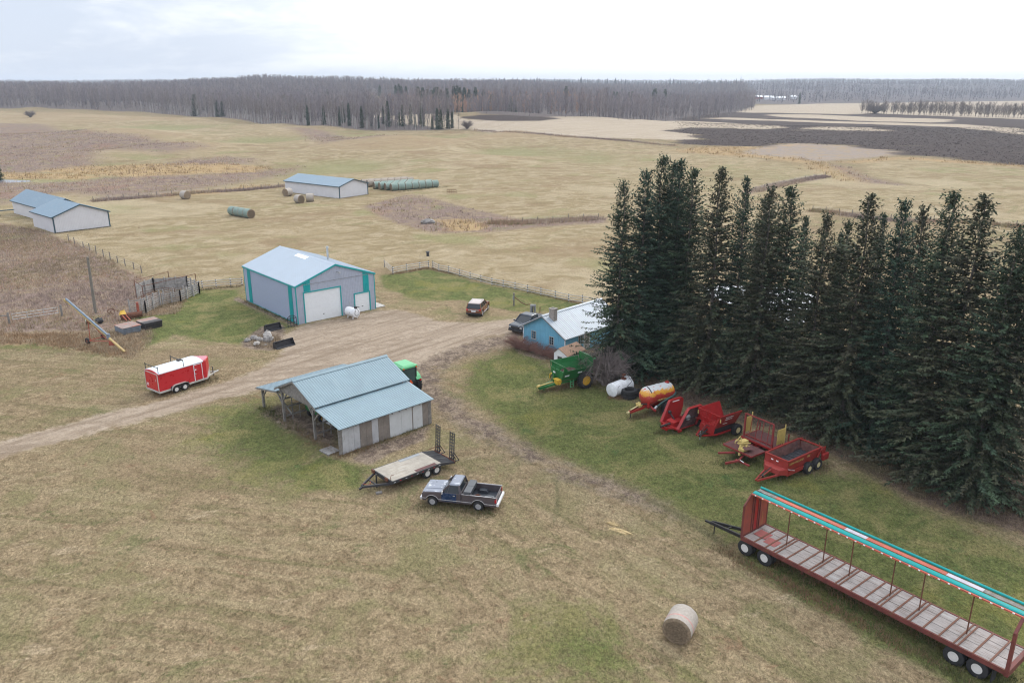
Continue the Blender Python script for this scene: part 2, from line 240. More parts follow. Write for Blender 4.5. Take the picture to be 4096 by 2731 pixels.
# ------------------------------------------------------------------ site survey in metres
LAY = {'zones': {'dirt': [(1.3, [(-45.25, 56.56), (-42.13, 59.83), (-38.59, 63.27), (-34.72, 67.16), (-31.19, 70.26), (-27.49, 74.72), (-25.47, 79.03), (-25.39, 82.89), (-26.46, 88.61), (-25.41, 93.57), (-21.14, 96.24), (-17.45, 99.89), (-13.91, 99.68), (-9.51, 94.89), (-4.06, 93.75), (0.49, 95.66), (2.07, 92.83), (0.97, 89.29), (-2.83, 88.1), (-5.71, 85.66), (-7.89, 82.3), (-9.85, 78.62), (-12.8, 77.02), (-16.96, 77.68), (-20.62, 74.23), (-24.1, 71.39), (-27.97, 68.2), (-32.23, 64.2), (-36.85, 60), (-40.22, 56.71), (-43.48, 54)])],
 'mud': [(2, [(-11.36, 79.72), (-8.04, 84.1), (-2.84, 88.61), (1.24, 89.97), (0.69, 85.66), (-4.54, 81.86), (-7.43, 77.02), (-7, 72.08), (-3.34, 65.65), (0.85, 59.33), (5.11, 54.71), (8.69, 51.96), (10.77, 49.44), (11.27, 47.39), (9.2, 49.14), (6.44, 51.63), (2.48, 55.44), (-2.02, 60.17), (-6.45, 65.65), (-8.99, 70.93)]), (0.5, [(-12.76, 56.18), (-11.6, 59.33), (-8.97, 61.03), (-7.18, 63.27), (-7.24, 60.17), (-9.58, 57.72), (-11, 55.81)]), (0.5, [(-30.85, 86.46), (-30.41, 92.46), (-28.02, 93.38), (-25.42, 85.66), (-26.72, 83.34), (-29.85, 84.1)]), (0.8, [(-22.38, 65.65), (-21.39, 67.68), (-17.49, 64.68), (-14.8, 61.03), (-14.27, 58.52), (-17.24, 60.6), (-20.03, 62.81)]), (0.5, [(-37.94, 106.57), (-36.45, 104.71), (-25.89, 93.38), (-26.09, 92.1), (-32.45, 99.26), (-37.63, 104.71)])],
 'track': [(0.25, [(2.49, 46.56), (2.85, 47.96), (3.2, 51.31), (3.11, 53.3), (3.31, 53.3), (3.42, 50.67), (3.07, 47.68), (2.66, 46.45)]), (0.5, [(9.44, 50.67), (11.5, 48.54), (13.23, 45.75), (14.59, 42.51), (14.12, 42.74), (12.6, 45.49), (10.85, 48.25), (9.08, 50.36)])],
 'green': [(2, [(-4.2, 79.72), (0.68, 84.1), (5.55, 77.02), (10.15, 70.93), (13.19, 64.68), (18.41, 58.52), (22.35, 54.71), (26.37, 54), (29.03, 48.25), (34.26, 40.69), (27.68, 31.15), (23.19, 32.09), (20.99, 35.59), (18.1, 39), (14.31, 43.46), (12.39, 47.11), (9.44, 50.67), (5.74, 54.35), (1.55, 58.52), (-1.76, 64.68), (-4.89, 72.08)]), (1.2, [(-48.58, 104.71), (-45.85, 110.73), (-39.12, 110.73), (-35.73, 102.47), (-26.19, 92.46), (-30.12, 88.1), (-30.35, 85.66), (-34.58, 86.46), (-39.55, 88.95), (-40.99, 84.1), (-44.68, 94.32)]), (1, [(-20.5, 119.74), (-16.07, 121.84), (-13.25, 124.33), (-4.89, 114.66), (10.09, 102.47), (6.99, 99.26), (0.23, 99.26), (-6.86, 104.71), (-12.78, 104.71), (-18.64, 112.01)]), (4, [(-27.99, 67.16), (-23.3, 68.74), (-18.25, 64.68), (-14.45, 57.72), (-15.1, 51.96), (-19.98, 53.3), (-24.17, 57.72)]), (1, [(-17.58, 54), (-15.14, 57.72), (-10.87, 55.07), (-10.98, 51.96), (-14.94, 51.31)]), (1.5, [(-58.92, 87.28), (-54.88, 88.1), (-48.64, 89.8), (-47.21, 98.24), (-45.65, 107.04), (-43.27, 102.47), (-41.68, 85.66), (-49.71, 84.1), (-56.98, 84.1)]), (1, [(14.87, 46.56), (16.65, 43.96), (19.68, 39.83), (22.51, 36.31), (25.31, 32.33), (22.85, 30.04), (19.67, 34.23), (16.56, 38.2), (14.05, 42.51)]), (4, [(2.97, 37.05), (5.76, 36.31), (7.18, 33.57), (8.22, 32.09), (3.72, 32.09), (0.09, 34.23)])],  # strip beneath the hay trailer: its dark green also stands in for shade
 'hay': [(3, [(-482.4, 666.7), (-450.4, 729), (-389.4, 701.6), (-281.3, 688.4), (-135.3, 538), (-72.6, 497), (-27.7, 493.7), (27.7, 421.8), (65.7, 380.7), (84.8, 358.4), (108.2, 278.2), (106.8, 240.1), (140, 219.9), (181.1, 219.4), (121.84, 144.68), (99.45, 153.56), (84.28, 187.61), (64.2, 174.13), (37.61, 98.24), (18.08, 98.24), (9.94, 104.03), (-12.27, 124.96), (-19.94, 124.97), (-20.79, 117.43), (-40.52, 117.43), (-48, 114.65), (-74.3, 138.84), (-91.9, 156.67), (-105.72, 163.79), (-132.97, 176.67)]), (3, [(129.7, 301.2), (160.3, 324.6), (180.1, 285.4), (216, 263.5), (167.4, 202.2), (134.7, 211.1), (121, 229.9), (114.1, 257.2)])],
 'brush': [(1.5, [(-132.97, 176.67), (-108.34, 168.07), (-94.52, 159.03), (-75.7, 140.07), (-55.63, 117.37), (-47.08, 111.49), (-45.91, 104.71), (-47.91, 102.47), (-47.77, 98.24), (-47.61, 89.8), (-54.25, 90.67), (-60.46, 89.8), (-70.75, 89.8)]), (10, [(-400, 550.7), (-360.2, 580.4), (-322.3, 567.4), (-238, 460.8), (-177.7, 405.3), (-130.4, 351.8), (-134.5, 342.9), (-139.9, 329.2), (-169.3, 337.6), (-161.1, 313.3), (-152.1, 299.8), (-133.2, 293.5), (-124.1, 315.1), (-114, 325.1), (-98.8, 312.4), (-95.9, 297.8), (-105.9, 283.4), (-136.3, 289.7), (-158.1, 286.7), (-175, 276.6), (-195.7, 264.2)]), (10, [(-180.1, 242.3), (-161.7, 254.8), (-145.3, 245.6), (-134.5, 253), (-120.6, 264.9), (-100.7, 269.1), (-83.2, 289.1), (-77.8, 298.5), (-75.2, 273.6), (-81.4, 245), (-90.2, 220.4), (-99.6, 209.6), (-104.1, 207.1), (-123, 221.3), (-125.36, 195.86), (-141.76, 188.98)]), (2, [(-35.86, 193.15), (-28.3, 212.5), (-24.8, 211.7), (-13.14, 191.61), (2.26, 171.89), (20.72, 175.36), (19.95, 168.51), (3.03, 162.33), (-3.99, 157.77), (-15.12, 156.07), (-23.34, 166.24), (-30.98, 179.46)]), (10, [(-146.6, 527.2), (-109.8, 498.3), (-55, 375.7), (-65.7, 368.2), (-76, 370.6), (-84.6, 369.1), (-119.2, 472.2)]), (0.6, [(0.45, 86.46), (1.97, 88.1), (7.95, 84.1), (7.11, 79.72), (2.98, 80.42), (0.67, 82.6)]), (5, [(117.5, 305), (117.4, 288.5), (112.9, 260.6), (114.2, 233.2), (108.1, 237.3), (104.3, 242.5), (110.6, 271.4)]), (2, [(62.8, 221.3), (74.8, 237), (88, 249.7), (99.3, 258.4), (99.5, 253.3), (86.6, 241.6), (73, 227.2), (63.5, 215.3)])],
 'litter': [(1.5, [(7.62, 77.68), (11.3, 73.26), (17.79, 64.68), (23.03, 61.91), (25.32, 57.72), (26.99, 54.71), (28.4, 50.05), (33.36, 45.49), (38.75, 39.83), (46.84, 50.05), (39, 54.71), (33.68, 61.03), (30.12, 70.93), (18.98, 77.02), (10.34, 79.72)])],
 'tall': [(2, [(-68.18, 89.8), (-54.25, 90.67), (-47.61, 89.8), (-45.9, 95.27), (-43.36, 90.67), (-41.47, 84.1), (-41.09, 81.13), (-47.29, 84.1), (-54.98, 85.66), (-64.25, 84.1)]), (1, [(-47.6, 112.01), (-45.87, 109.97), (-43.3, 98.24), (-46.21, 97.23), (-48.7, 97.83), (-48.49, 102.47)]), (0.4, [(-29.85, 85.66), (-29.87, 88.95), (-27.41, 89.29), (-25.88, 86.46), (-26.45, 84.1), (-28.39, 84.1)])],
 'gold': [(4, [(-169.5, 285.7), (-157.1, 300.1), (-134.7, 304.4), (-110, 294.8), (-87.8, 291.7), (-87.1, 276.5), (-108.2, 265.9), (-122.5, 259.6), (-136.5, 268), (-156.4, 283.5)]), (3, [(-200.2, 270.6), (-178.4, 282.2), (-155.8, 282.3), (-133, 263.9), (-135.2, 254.4), (-153.1, 264), (-169.6, 267.6), (-191.4, 258.1)]), (4, [(-88.2, 209.3), (-84.9, 222.2), (-77.3, 232.2), (-68.3, 235.8), (-70.9, 227.7), (-81, 214.6)]), (2, [(-16.55, 171.79), (-10.99, 173.07), (-5.09, 165.81), (-5.78, 159.21), (-11.86, 158.57)]), (9, [(70.1, 354.9), (86.9, 375.4), (107.2, 378.3), (114, 374.9), (99.2, 352), (106.9, 327.8), (117, 314.2), (113.8, 295.1), (109, 271.5), (104.4, 244.6), (101.5, 247.1), (103.5, 272), (108.7, 299.9), (101.1, 320), (81.5, 335.8)]), (6, [(123.8, 304.8), (145.5, 322.5), (159.2, 325.7), (185, 293.5), (181.3, 287.4), (162.9, 304.3), (153.6, 318.2), (128.6, 301.1)])],
 'marsh': [(5, [(96.1, 343.2), (118.5, 384.6), (137.8, 399.2), (158.8, 389.5), (170.2, 355.2), (165.8, 341.9), (148.3, 328.8), (124.9, 314.2), (116.9, 308.5), (107.4, 329.3), (96.4, 339.2)])],
 'stubble': [(6, [(-173, 905.9), (-120, 832.1), (-88.4, 807.1), (-39.2, 550.3), (-29.3, 523.2), (2, 521.2), (28.2, 540.7), (61, 554.8), (84.4, 532.7), (119.9, 607.1), (93.6, 411.3), (81.1, 408), (45.3, 408.7), (14.3, 432), (-22, 494), (-26.9, 497.5), (-41.4, 497.7), (-75.4, 534.5), (-168.7, 882.7)]), (15, [(142.2, 489.3), (95.5, 469.8), (85.6, 500), (141.1, 602.5), (326.7, 1114.7), (465, 1226), (857.9, 1393.8), (1198, 1502.3), (353.9, 437.4), (253.3, 405)])],
 'plow': [(5, [(-31.8, 533.4), (17.8, 541), (33.1, 535), (17, 515.6), (-13, 517.8), (-28.4, 525.8)]), (10, [(145.5, 711.5), (185.1, 788), (226.1, 858.4), (268.6, 837.2), (320.2, 794.7), (363.7, 827.2), (373.9, 770.8), (424, 684.1), (457.6, 624.2), (194.3, 259.8), (185, 293.5), (173.1, 311.3), (164.7, 341.1), (166.2, 359.4), (158.8, 389.5), (138.1, 400.2), (115.2, 378.7), (91.2, 383.7), (83.1, 394.8), (94.9, 418.6), (95.2, 440.8), (85.1, 460.4), (102.6, 495.3), (128.7, 648.6)]), (0.1, [(-7.53, 73.26), (-7.53, 73.25), (-7.53, 73.26)])],
 'stubble2': [(9, [(235.5, 778.1), (256.1, 797.8), (287.2, 793.3), (323.1, 726.9), (361.1, 685.2), (342.7, 642.7), (316.1, 623.4), (283.7, 637.3), (252.8, 697.4), (234, 728.3)]), (9, [(164.2, 704.2), (187.2, 720.6), (219, 680.9), (260.1, 643.6), (297.5, 611.4), (326.4, 595), (334.6, 537.9), (296.6, 475.9), (299.3, 566.5), (264.8, 594.1), (210.6, 654.6), (177.5, 682.9)]), (9, [(72.8, 532.3), (128.7, 648.6), (158.9, 610.3), (174.9, 542.6), (170.3, 508.4), (150.7, 498.9), (132.1, 498.4), (103.7, 495.6), (88.3, 472.9), (60.8, 442.3)]), (9, [(173.4, 505.1), (197.6, 528.4), (227.4, 534.3), (230.8, 495.9), (199.4, 491.9), (179.1, 497.6)])]},
 'ponds': [[(-198.6, 249.6), (-168.3, 265.5), (-152.4, 262.8), (-139.1, 256.6), (-134.5, 253), (-138.3, 249.9), (-150.7, 250.3), (-160.2, 252.4), (-193.1, 242.3)], [(27.11, 112.15), (32.32, 113.69), (37.57, 112.53), (41.87, 110.28), (42.07, 107.05), (39.21, 100.78), (35.69, 93.76), (33.11, 91.88), (33.63, 97.15), (32.36, 98.33), (30.79, 97.15), (29.92, 101.4), (28.37, 105.33), (27.08, 109.18)]],
 'woods': [[(-576.5, 770.6), (-486.3, 787.9), (-413.3, 745.5), (-357.7, 727.5), (-329.7, 741.5), (-284.4, 714.8), (-208.3, 641.6), (-137.2, 545.6), (-102.3, 514.7), (-73.6, 504.1), (-56.6, 495.4), (-34.4, 496.4), (-38.1, 558.7), (-108, 752.3), (-172.1, 985.1), (-258.2, 1477.6), (-459.1, 1532.7), (-621.9, 1365), (-782.6, 1279.6), (-893.5, 1204.8)], [(-21.6, 540.5), (12.3, 531.8), (43.7, 539.1), (77.1, 533.5), (130.5, 644.6), (154.3, 659.2), (224, 812.7), (267.1, 914.4), (420.8, 1439.8), (525.9, 1929.6), (26.2, 2099.8), (-344.3, 1970.1), (-223.8, 1280.6), (-126.9, 991.9), (-82, 896.3), (-48.2, 798.5)]],
 'fences': {'gate': [(-20.48, 125.39), (-18.46, 120.54)],
 'front': [(-18.4, 120.54), (-16.51, 122.49), (-14.64, 124.07), (-13.34, 124.94)],
 'right': [(-12.62, 124.57), (-11.48, 122.49), (-9.81, 121.09), (-7.99, 118.92), (-6.29, 116.88), (-4.61, 114.98), (-2.93, 113.14), (-1.27, 111.94), (0.44, 110.59), (2.19, 108.87), (4.01, 107.37), (5.91, 105.58), (7.64, 104), (9.41, 103.13), (11.24, 101.87)],
 'left': [(-46.26, 110.98), (-44.58, 111.5), (-42.85, 112.27), (-41.03, 113.06), (-39.46, 113.32)]},
 'wire': {'by_barn': [(-104.8, 200.61), (-102.1, 202.9), (-99, 204.5), (-96.2, 206.9), (-92.7, 209.4), (-89.8, 212), (-86, 215.6), (-82.3, 218.3), (-78.2, 220.1), (-74, 222), (-70.3, 225.8), (-66.5, 229.6), (-63.8, 232.5)],
 'brush': [(-82.86, 147.43), (-80.1, 144.32), (-76.75, 140.9), (-74.21, 138.06), (-71.9, 135.72), (-69.35, 133.12), (-66.98, 130.64), (-64.63, 128.27), (-62.37, 126), (-59.84, 123.51), (-57.41, 120.81)],
 'centre': [(-4.23, 167.93), (-1.01, 168.02), (2.21, 168.09), (5.47, 169.22), (8.77, 170.33), (12.11, 171.45), (15.49, 172.55), (18.91, 173.64)],
 'far': [(-22.5, 494.4), (-11.8, 484.1), (-1.4, 442.4), (7.8, 433.5), (16.8, 428), (25.4, 420.8), (33.8, 413.9), (41.9, 406.8), (49.8, 401.1), (57.8, 396.9), (66.9, 388.4), (76, 381.9)],
 'ridge': [(67, 221.2), (71.2, 227.3), (75.6, 233.5), (80.5, 238.8), (85.5, 244), (90.6, 249.4), (95.6, 253.8), (99.5, 257.1)],
 'behind': [(69.11, 183.57), (71.67, 182.21), (73.65, 179.49), (75.47, 176.85), (77.4, 173.65), (81.22, 170.61), (84.77, 169.48), (89.92, 169.6), (96.41, 168.45), (100.06, 166.01), (103.29, 162.44), (105.11, 161.28)]},
 'spruces': [(10.52, 75.92, 19.15), (12.76, 76.83, 20.23), (14.62, 78.42, 21.4), (15.9, 79.45, 20.78), (16.08, 77.04, 21.17), (17.04, 75.83, 20.45), (18.85, 72.59, 20.84), (20.87, 71.77, 20.13), (23.75, 75.21, 17.86), (22.05, 68.21, 19.65), (23.97, 68.97, 19.6), (26.22, 70.87, 16.75), (25.57, 64.49, 17.98), (27.89, 66.99, 15.92), (27.13, 64.05, 17.43), (27.4, 61.13, 19.99), (30.11, 64.42, 18.03), (29.39, 59.75, 19.8), (31.67, 61.39, 19), (31.04, 56.4, 20.8), (31.97, 54.27, 20.82), (32.83, 51.22, 19.03), (34.14, 51.12, 20.95)],
 'edge_spruces': [(-48.2, 498.4, 7.6), (-45, 496.9, 12.4), (-42.9, 497.8, 11.3), (-38.7, 499.6, 11.4), (-36.3, 500.9, 9.6), (-56.7, 500.8, 15.5), (-59.8, 502.2, 14.9), (-52.3, 500.5, 8.4), (-63.4, 504.1, 12.6), (-68.7, 507.2, 14.3), (-71.9, 508.9, 11.6), (-75.7, 508.7, 17.5), (-84.5, 513.3, 15.9), (-90.8, 513.9, 15.7), (-100.2, 513.3, 17.5), (-120.2, 506.6, 20.3), (-123.5, 507.2, 20.5), (-116.2, 508.4, 20.9), (-105.6, 512.1, 16.7), (-118.7, 511, 17.8), (-62.2, 502, 11.6), (-82.2, 511.6, 13.7), (-88.3, 512.6, 14.2), (-57.5, 503.7, 12.9), (-97.5, 513.7, 13.6), (419.2, 1212.8, 15.4)],
 'inner_spruces': [(-85, 755.2, 24), (-81.8, 765.6, 23), (-78.5, 776, 21), (-75.8, 786.4, 20), (-66.3, 716.9, 23), (-62.5, 697.2, 24), (-59, 687.5, 22), (-56.6, 697.7, 21), (-51.8, 688.1, 19), (-59.3, 757.7, 22), (-55.6, 798.1, 23), (-53.2, 808.3, 23), (-50.2, 798.4, 22), (-45.1, 788.7, 22), (-40.6, 789, 20), (-35, 799.2, 22), (-28.1, 819.5, 19), (-18.8, 759.8, 17), (-1.2, 660, 17), (1.9, 650, 15), (58.4, 898.1, 21), (97.5, 945, 16), (103.9, 954.4, 15), (105.9, 924, 15), (114.1, 933.1, 17), (117.6, 932.6, 17), (132.1, 940.8, 17), (135.6, 940.3, 18), (167.6, 985.9, 20), (171.1, 995.4, 21), (180.7, 983.5, 21), (-135.2, 970.6, 17), (-132.9, 981, 18), (-129.5, 976.5, 16), (-122.1, 962.3, 16), (-179.9, 1135.8, 19), (-194.5, 878.7, 22), (-197.2, 883.2, 18), (-168, 679.6, 19), (144.7, 1241.6, 17), (162, 1229.4, 16), (-271.2, 710, 22), (-284.7, 769, 18), (-283.3, 790.8, 18), (-240.9, 678.5, 16), (-239.1, 684.4, 15), (-290.7, 851.8, 18), (-281.1, 855, 17), (-221, 727.2, 21), (-202.9, 711.6, 17), (-202.5, 716.9, 17), (-197.2, 718.4, 20), (-195.3, 713.8, 18), (-185.6, 839.7, 21), (-177.4, 718.4, 19)],
 'misc': {'stray_bush': (-382.1, 656.1),
 'edge_bush': (-27.2, 498.4),
 'dead_tree': (-32.2, 498.5),
 'round_bush': (361, 822.8),
 'left_spruce': (-168, 264.1)},
 'shelter': [(348.5, 819.3), (350.9, 817.8), (353.3, 816.2), (355.6, 814.7), (357.9, 813.1), (360.2, 811.4), (362.4, 809.6), (364.5, 807.6), (366.4, 805.3), (368.3, 802.9), (370.1, 800.3), (371.7, 797.5), (373.3, 794.5), (374.8, 791.4), (376.2, 788.3), (377.6, 785.2), (379.1, 782.1), (380.5, 779.2), (382, 776.4), (383.6, 773.8), (385.3, 771.4), (387, 769.2), (388.9, 767.1), (390.7, 765.3), (392.7, 763.5), (394.7, 761.9), (396.7, 760.3), (398.7, 758.8), (400.7, 757.3), (402.7, 755.8), (404.7, 754.3), (406.7, 752.7), (408.5, 751), (410.4, 749.3), (412.1, 747.4), (413.8, 745.5), (415.5, 743.5), (417.1, 741.4), (418.6, 739.3), (420.1, 737.1), (421.6, 734.9), (423, 732.7), (424.5, 730.6), (426, 728.5), (427.5, 726.4), (429, 724.5), (430.6, 722.6), (432.2, 720.8), (433.9, 719.1), (435.5, 717.4), (437.3, 715.9), (439, 714.4), (440.7, 712.9), (442.5, 711.5), (444.2, 710), (446, 708.6), (447.7, 707.1)],
 'farm': [(408.7, 1450.7), (424.7, 1446.2), (439, 1423.7), (449, 1404.2), (488.1, 1443.2)]}
# ------------------------------------------------------------------ ground cover masks
def poly_sd(x, y, pts):
    px = np.array([p[0] for p in pts]); py = np.array([p[1] for p in pts]); n = len(px)
    best = np.full(x.shape, 1e18); ins = np.zeros(x.shape, bool)
    for i in range(n):
        j = (i + 1) % n; ax, ay, bx, by = px[i], py[i], px[j], py[j]; ex, ey = bx - ax, by - ay
        t = np.clip(((x - ax) * ex + (y - ay) * ey) / max(ex * ex + ey * ey, 1e-9), 0, 1)
        best = np.minimum(best, (x - ax - t * ex) ** 2 + (y - ay - t * ey) ** 2)
        if ay != by: ins ^= ((ay > y) != (by > y)) & (x < (bx - ax) * (y - ay) / (by - ay) + ax)
    d = np.sqrt(best); return np.where(ins, d, -d)
def mask(cls, x, y):
    out = np.zeros(x.shape)
    for soft, pts in (LAY['zones'].get(cls, []) if cls != 'wood' else [(8., p) for p in LAY['woods']]):
        xs = [p[0] for p in pts]; ys = [p[1] for p in pts]; g = soft * 1.1
        k = np.nonzero((x > min(xs) - g) & (x < max(xs) + g) & (y > min(ys) - g) & (y < max(ys) + g))[0]
        if len(k): out[k] = np.maximum(out[k], np.clip(.5 + poly_sd(x[k], y[k], pts) / (2 * soft), 0, 1))
    return out
CLASSES = ['hay', 'green', 'tall', 'brush', 'litter', 'gold', 'marsh', 'wood', 'stubble', 'plow', 'stubble2', 'mud', 'dirt', 'track']
POND_Z = []
def make_ground():
    ox, oy = 0., -30.
    rr = np.concatenate([np.arange(6, 50, 1.5), np.arange(50, 165, .36), np.geomspace(165, 9500, 400)])
    aa = np.radians(np.linspace(-52, 52, 570)); nr, na = len(rr), len(aa)
    rg, ag = np.meshgrid(rr, aa, indexing='ij')
    x = (ox + rg * np.sin(ag)).ravel(); y = (oy + rg * np.cos(ag)).ravel(); z = terrain(x, y)
    for p in LAY['ponds']:                               # hollow out the pond beds
        sd = poly_sd(x, y, p); z = z - .5 * sstep(-1., 1.5, sd)
    i = np.arange((nr - 1) * (na - 1)); q = (i // (na - 1)) * na + i % (na - 1)
    faces = np.stack([q, q + 1, q + na + 1, q + na], 1)[:, ::-1]
    me = raw_mesh('ground', np.stack([x, y, z], 1), faces, [ground_material()])
    d = np.hypot(x, y)
    for c in CLASSES:
        v = mask(c, x, y)
        if c == 'wood': v = np.maximum(v, sstep(1150, 1350, d))
        me.attributes.new(c, 'FLOAT', 'POINT').data.foreach_set('value', v.astype(np.float32))
    me.polygons.foreach_set('use_smooth', [True] * len(me.polygons))
    tag(link('ground', me), kind='structure')
def ground_material():
    m = bpy.data.materials.new('farm_ground'); b = NB(m)
    co = b.n('ShaderNodeTexCoord').outputs['Object']
    L = b.noise(.045, 5, .6, co); Md = b.noise(.22, 5, .62, co, 1.); Fi = b.noise(1.1, 6, .7, co, .6)
    Gr = b.noise(5.5, 5, .75, b.mapping(co, (1, .75, 1), (0, 0, .5)), .8)
    St = b.noise(.42, 5, .65, b.aniso(co, 28, 9), .5)
    St2 = b.noise(.62, 5, .65, b.aniso(co, -52, 11), .9); St3 = b.noise(.5, 5, .65, b.aniso(co, -12, 10), 1.)
    ox_ = b.n('ShaderNodeSeparateXYZ', {0: co}).outputs[0]; St2 = b.n('ShaderNodeMix', {0: b.rng(ox_, -16, 2), 2: St3, 3: St2}).outputs[0]
    def pal(c0, c1, c2, f1=Fi, f2=Md, lo=.38, hi=.62, a=.45, z=.65): return b.mix(b.rng(f2, a, z), b.mix(b.rng(f1, lo, hi), c0, c1), c2)
    dry = pal((.165, .122, .073), (.265, .202, .124), (.185, .16, .083), Fi, Md, .36, .6)
    dry = b.mix(b.rng(St2, .50, .66, 0, .65), dry, (.265, .215, .13)); dry = b.mix(b.rng(St2, .48, .36, 0, .6), dry, (.125, .115, .055)); dry = b.mix(b.rng(L, .52, .68, 0, .6), dry, (.20, .145, .09))
    dry = b.mix(b.rng(b.noise(.19, 6, .75, co, .8), .57, .65, 0, .6), dry, (.11, .12, .052)); dry = b.mix(b.rng(b.noise(.42, 5, .7, co, .6), .6, .68, 0, .7), dry, (.20, .125, .078)); dry = b.mix(b.rng(b.noise(.6, 5, .7, b.aniso(co, 20, 3)), .6, .68, 0, .6), dry, (.34, .27, .18))
    hay = pal((.205, .158, .088), (.265, .208, .123), (.315, .255, .165), St, Md, .36, .64, .42, .66)
    hay = b.mix(b.rng(L, .54, .66, 0, .7), hay, (.20, .19, .09)); hay = b.mix(b.rng(b.noise(.035, 5, .65, b.mapping(co, (1, 1.6, 1))), .52, .66, 0, .65), hay, (.195, .135, .08))
    hay = b.mix(b.rng(b.noise(.25, 5, .7, b.aniso(co, 52, 7), 1.), .58, .70, 0, .6), hay, (.17, .165, .08)); hay = b.mix(b.rng(b.noise(.013, 4, .6, co), .55, .62, 0, .5), hay, (.36, .30, .20))
    grn = pal((.078, .092, .032), (.122, .132, .048), (.17, .152, .066), Fi, Md)
    grn = b.mix(b.rng(b.noise(.35, 5, .7, co), .58, .68, 0, .7), grn, (.06, .10, .035)); grn = b.mix(b.rng(b.noise(.12, 4, .6, co), .56, .66, 0, .6), grn, (.16, .15, .045))
    tal = pal((.19, .15, .10), (.28, .22, .15), (.25, .155, .085))
    zz = b.n('ShaderNodeSeparateXYZ', {0: co}).outputs[2]; zr = b.math('ADD', zz, b.math('MULTIPLY', b.math('SUBTRACT', L, .5), 3.2)); far_k = b.rng(b.n('ShaderNodeVectorMath', {0: co}, operation='LENGTH').outputs['Value'], 170, 300)   # knolls dry out brown, hollows stay greener
    hay = b.mix(b.math('MULTIPLY', b.rng(zr, .9, 2.6), b.math('MULTIPLY', far_k, .6)), hay, (.265, .195, .12)); hay = b.mix(b.math('MULTIPLY', b.rng(zr, .2, -1.3), b.math('MULTIPLY', far_k, .65)), hay, (.185, .185, .085))
    hay = b.mix(b.math('MULTIPLY', b.rng(b.noise(2.2, 4, .6, b.n('ShaderNodeCombineXYZ', {0: b.math('MULTIPLY', zz, .55), 1: b.math('MULTIPLY', L, 1.2)}).outputs[0]), .54, .66), b.math('MULTIPLY', far_k, .6)), hay, (.345, .285, .19))
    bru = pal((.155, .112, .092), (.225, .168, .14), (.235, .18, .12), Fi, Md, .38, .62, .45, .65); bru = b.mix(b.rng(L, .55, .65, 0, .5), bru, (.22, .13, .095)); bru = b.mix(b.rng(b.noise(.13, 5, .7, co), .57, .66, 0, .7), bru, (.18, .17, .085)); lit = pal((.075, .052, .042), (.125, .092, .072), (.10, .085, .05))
    gld = pal((.29, .20, .10), (.37, .27, .15), (.25, .175, .10)); mar = pal((.21, .175, .15), (.28, .235, .205), (.29, .215, .13)); mar = b.mix(b.rng(b.noise(.05, 4, .6, b.mapping(co, (.4, 1, 1))), .58, .66, 0, .8), mar, (.36, .25, .13))
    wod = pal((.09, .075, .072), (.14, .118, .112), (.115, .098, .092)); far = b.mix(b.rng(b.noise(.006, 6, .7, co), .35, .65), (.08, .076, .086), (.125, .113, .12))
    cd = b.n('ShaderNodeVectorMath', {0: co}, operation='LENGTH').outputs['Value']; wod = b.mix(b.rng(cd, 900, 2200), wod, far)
    stb = pal((.315, .26, .195), (.385, .32, .25), (.345, .285, .21), St, Md); plo = pal((.03, .023, .022), (.088, .068, .062), (.056, .044, .041), Gr, Fi, .35, .65)
    drt = pal((.275, .215, .16), (.35, .285, .22), (.315, .252, .19), Fi, Md); drt = b.mix(b.rng(b.noise(.7, 5, .7, b.aniso(co, 50, 14)), .47, .62, 0, .8), drt, (.205, .155, .112)); drt = b.mix(b.rng(b.noise(.4, 5, .7, b.aniso(co, 15, 6), 1.5), .5, .64, 0, .7), drt, (.215, .165, .12))
    drt = b.mix(b.rng(b.noise(2.2, 5, .75, co), .58, .66, 0, .7), drt, (.135, .105, .083))
    mud = b.mix(b.rng(b.noise(.9, 6, .75, co, .8), .42, .58), (.115, .086, .068), (.225, .175, .132)); mudf = b.rng(b.noise(.33, 5, .7, co), .24, .44)
    e = b.math('ADD', b.math('MULTIPLY', b.math('SUBTRACT', Fi, .5), .8), b.math('MULTIPLY', b.math('SUBTRACT', Md, .5), .9))
    e2 = b.math('MULTIPLY', b.math('SUBTRACT', b.noise(.06, 6, .7, b.aniso(co, -8, 6), .6), .5), 2.2)
    def lay(c, cls, col, k=1., w=.08, f=None, e=e):
        v = b.math('ADD', b.attr(cls), b.math('MULTIPLY', e, k)); v = b.rng(v, .5 - w, .5 + w)
        v = b.math('MULTIPLY', v, b.rng(b.attr(cls), .02, .12))
        return b.mix(b.math('MULTIPLY', v, f) if f is not None else v, c, col)
    c = dry
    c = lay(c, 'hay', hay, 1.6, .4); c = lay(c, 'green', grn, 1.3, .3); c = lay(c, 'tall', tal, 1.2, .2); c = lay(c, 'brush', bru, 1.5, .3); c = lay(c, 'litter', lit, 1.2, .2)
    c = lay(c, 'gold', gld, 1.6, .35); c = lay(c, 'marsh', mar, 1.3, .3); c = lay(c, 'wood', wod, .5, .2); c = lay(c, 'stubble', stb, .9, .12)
    c = lay(c, 'plow', plo, 1.2, .2, e=e2); c = lay(c, 'stubble2', stb, 1.0, .2, e=e2); c = lay(c, 'mud', mud, 1.3, .3, mudf); c = lay(c, 'dirt', drt, 1.15, .22); c = lay(c, 'track', (.10, .095, .05), .8, .3, .75)
    g = b.rng(Gr, .28, .72, .52, 1.5); g2 = b.rng(b.noise(18, 3, .6, co), .3, .7, .8, 1.2)
    gm = b.math('MULTIPLY', g, g2); gm = b.mix(b.rng(b.attr('dirt'), .4, .6, 0, .65), b.n('ShaderNodeCombineXYZ', {0: gm, 1: gm, 2: gm}).outputs[0], (1., 1., 1.))
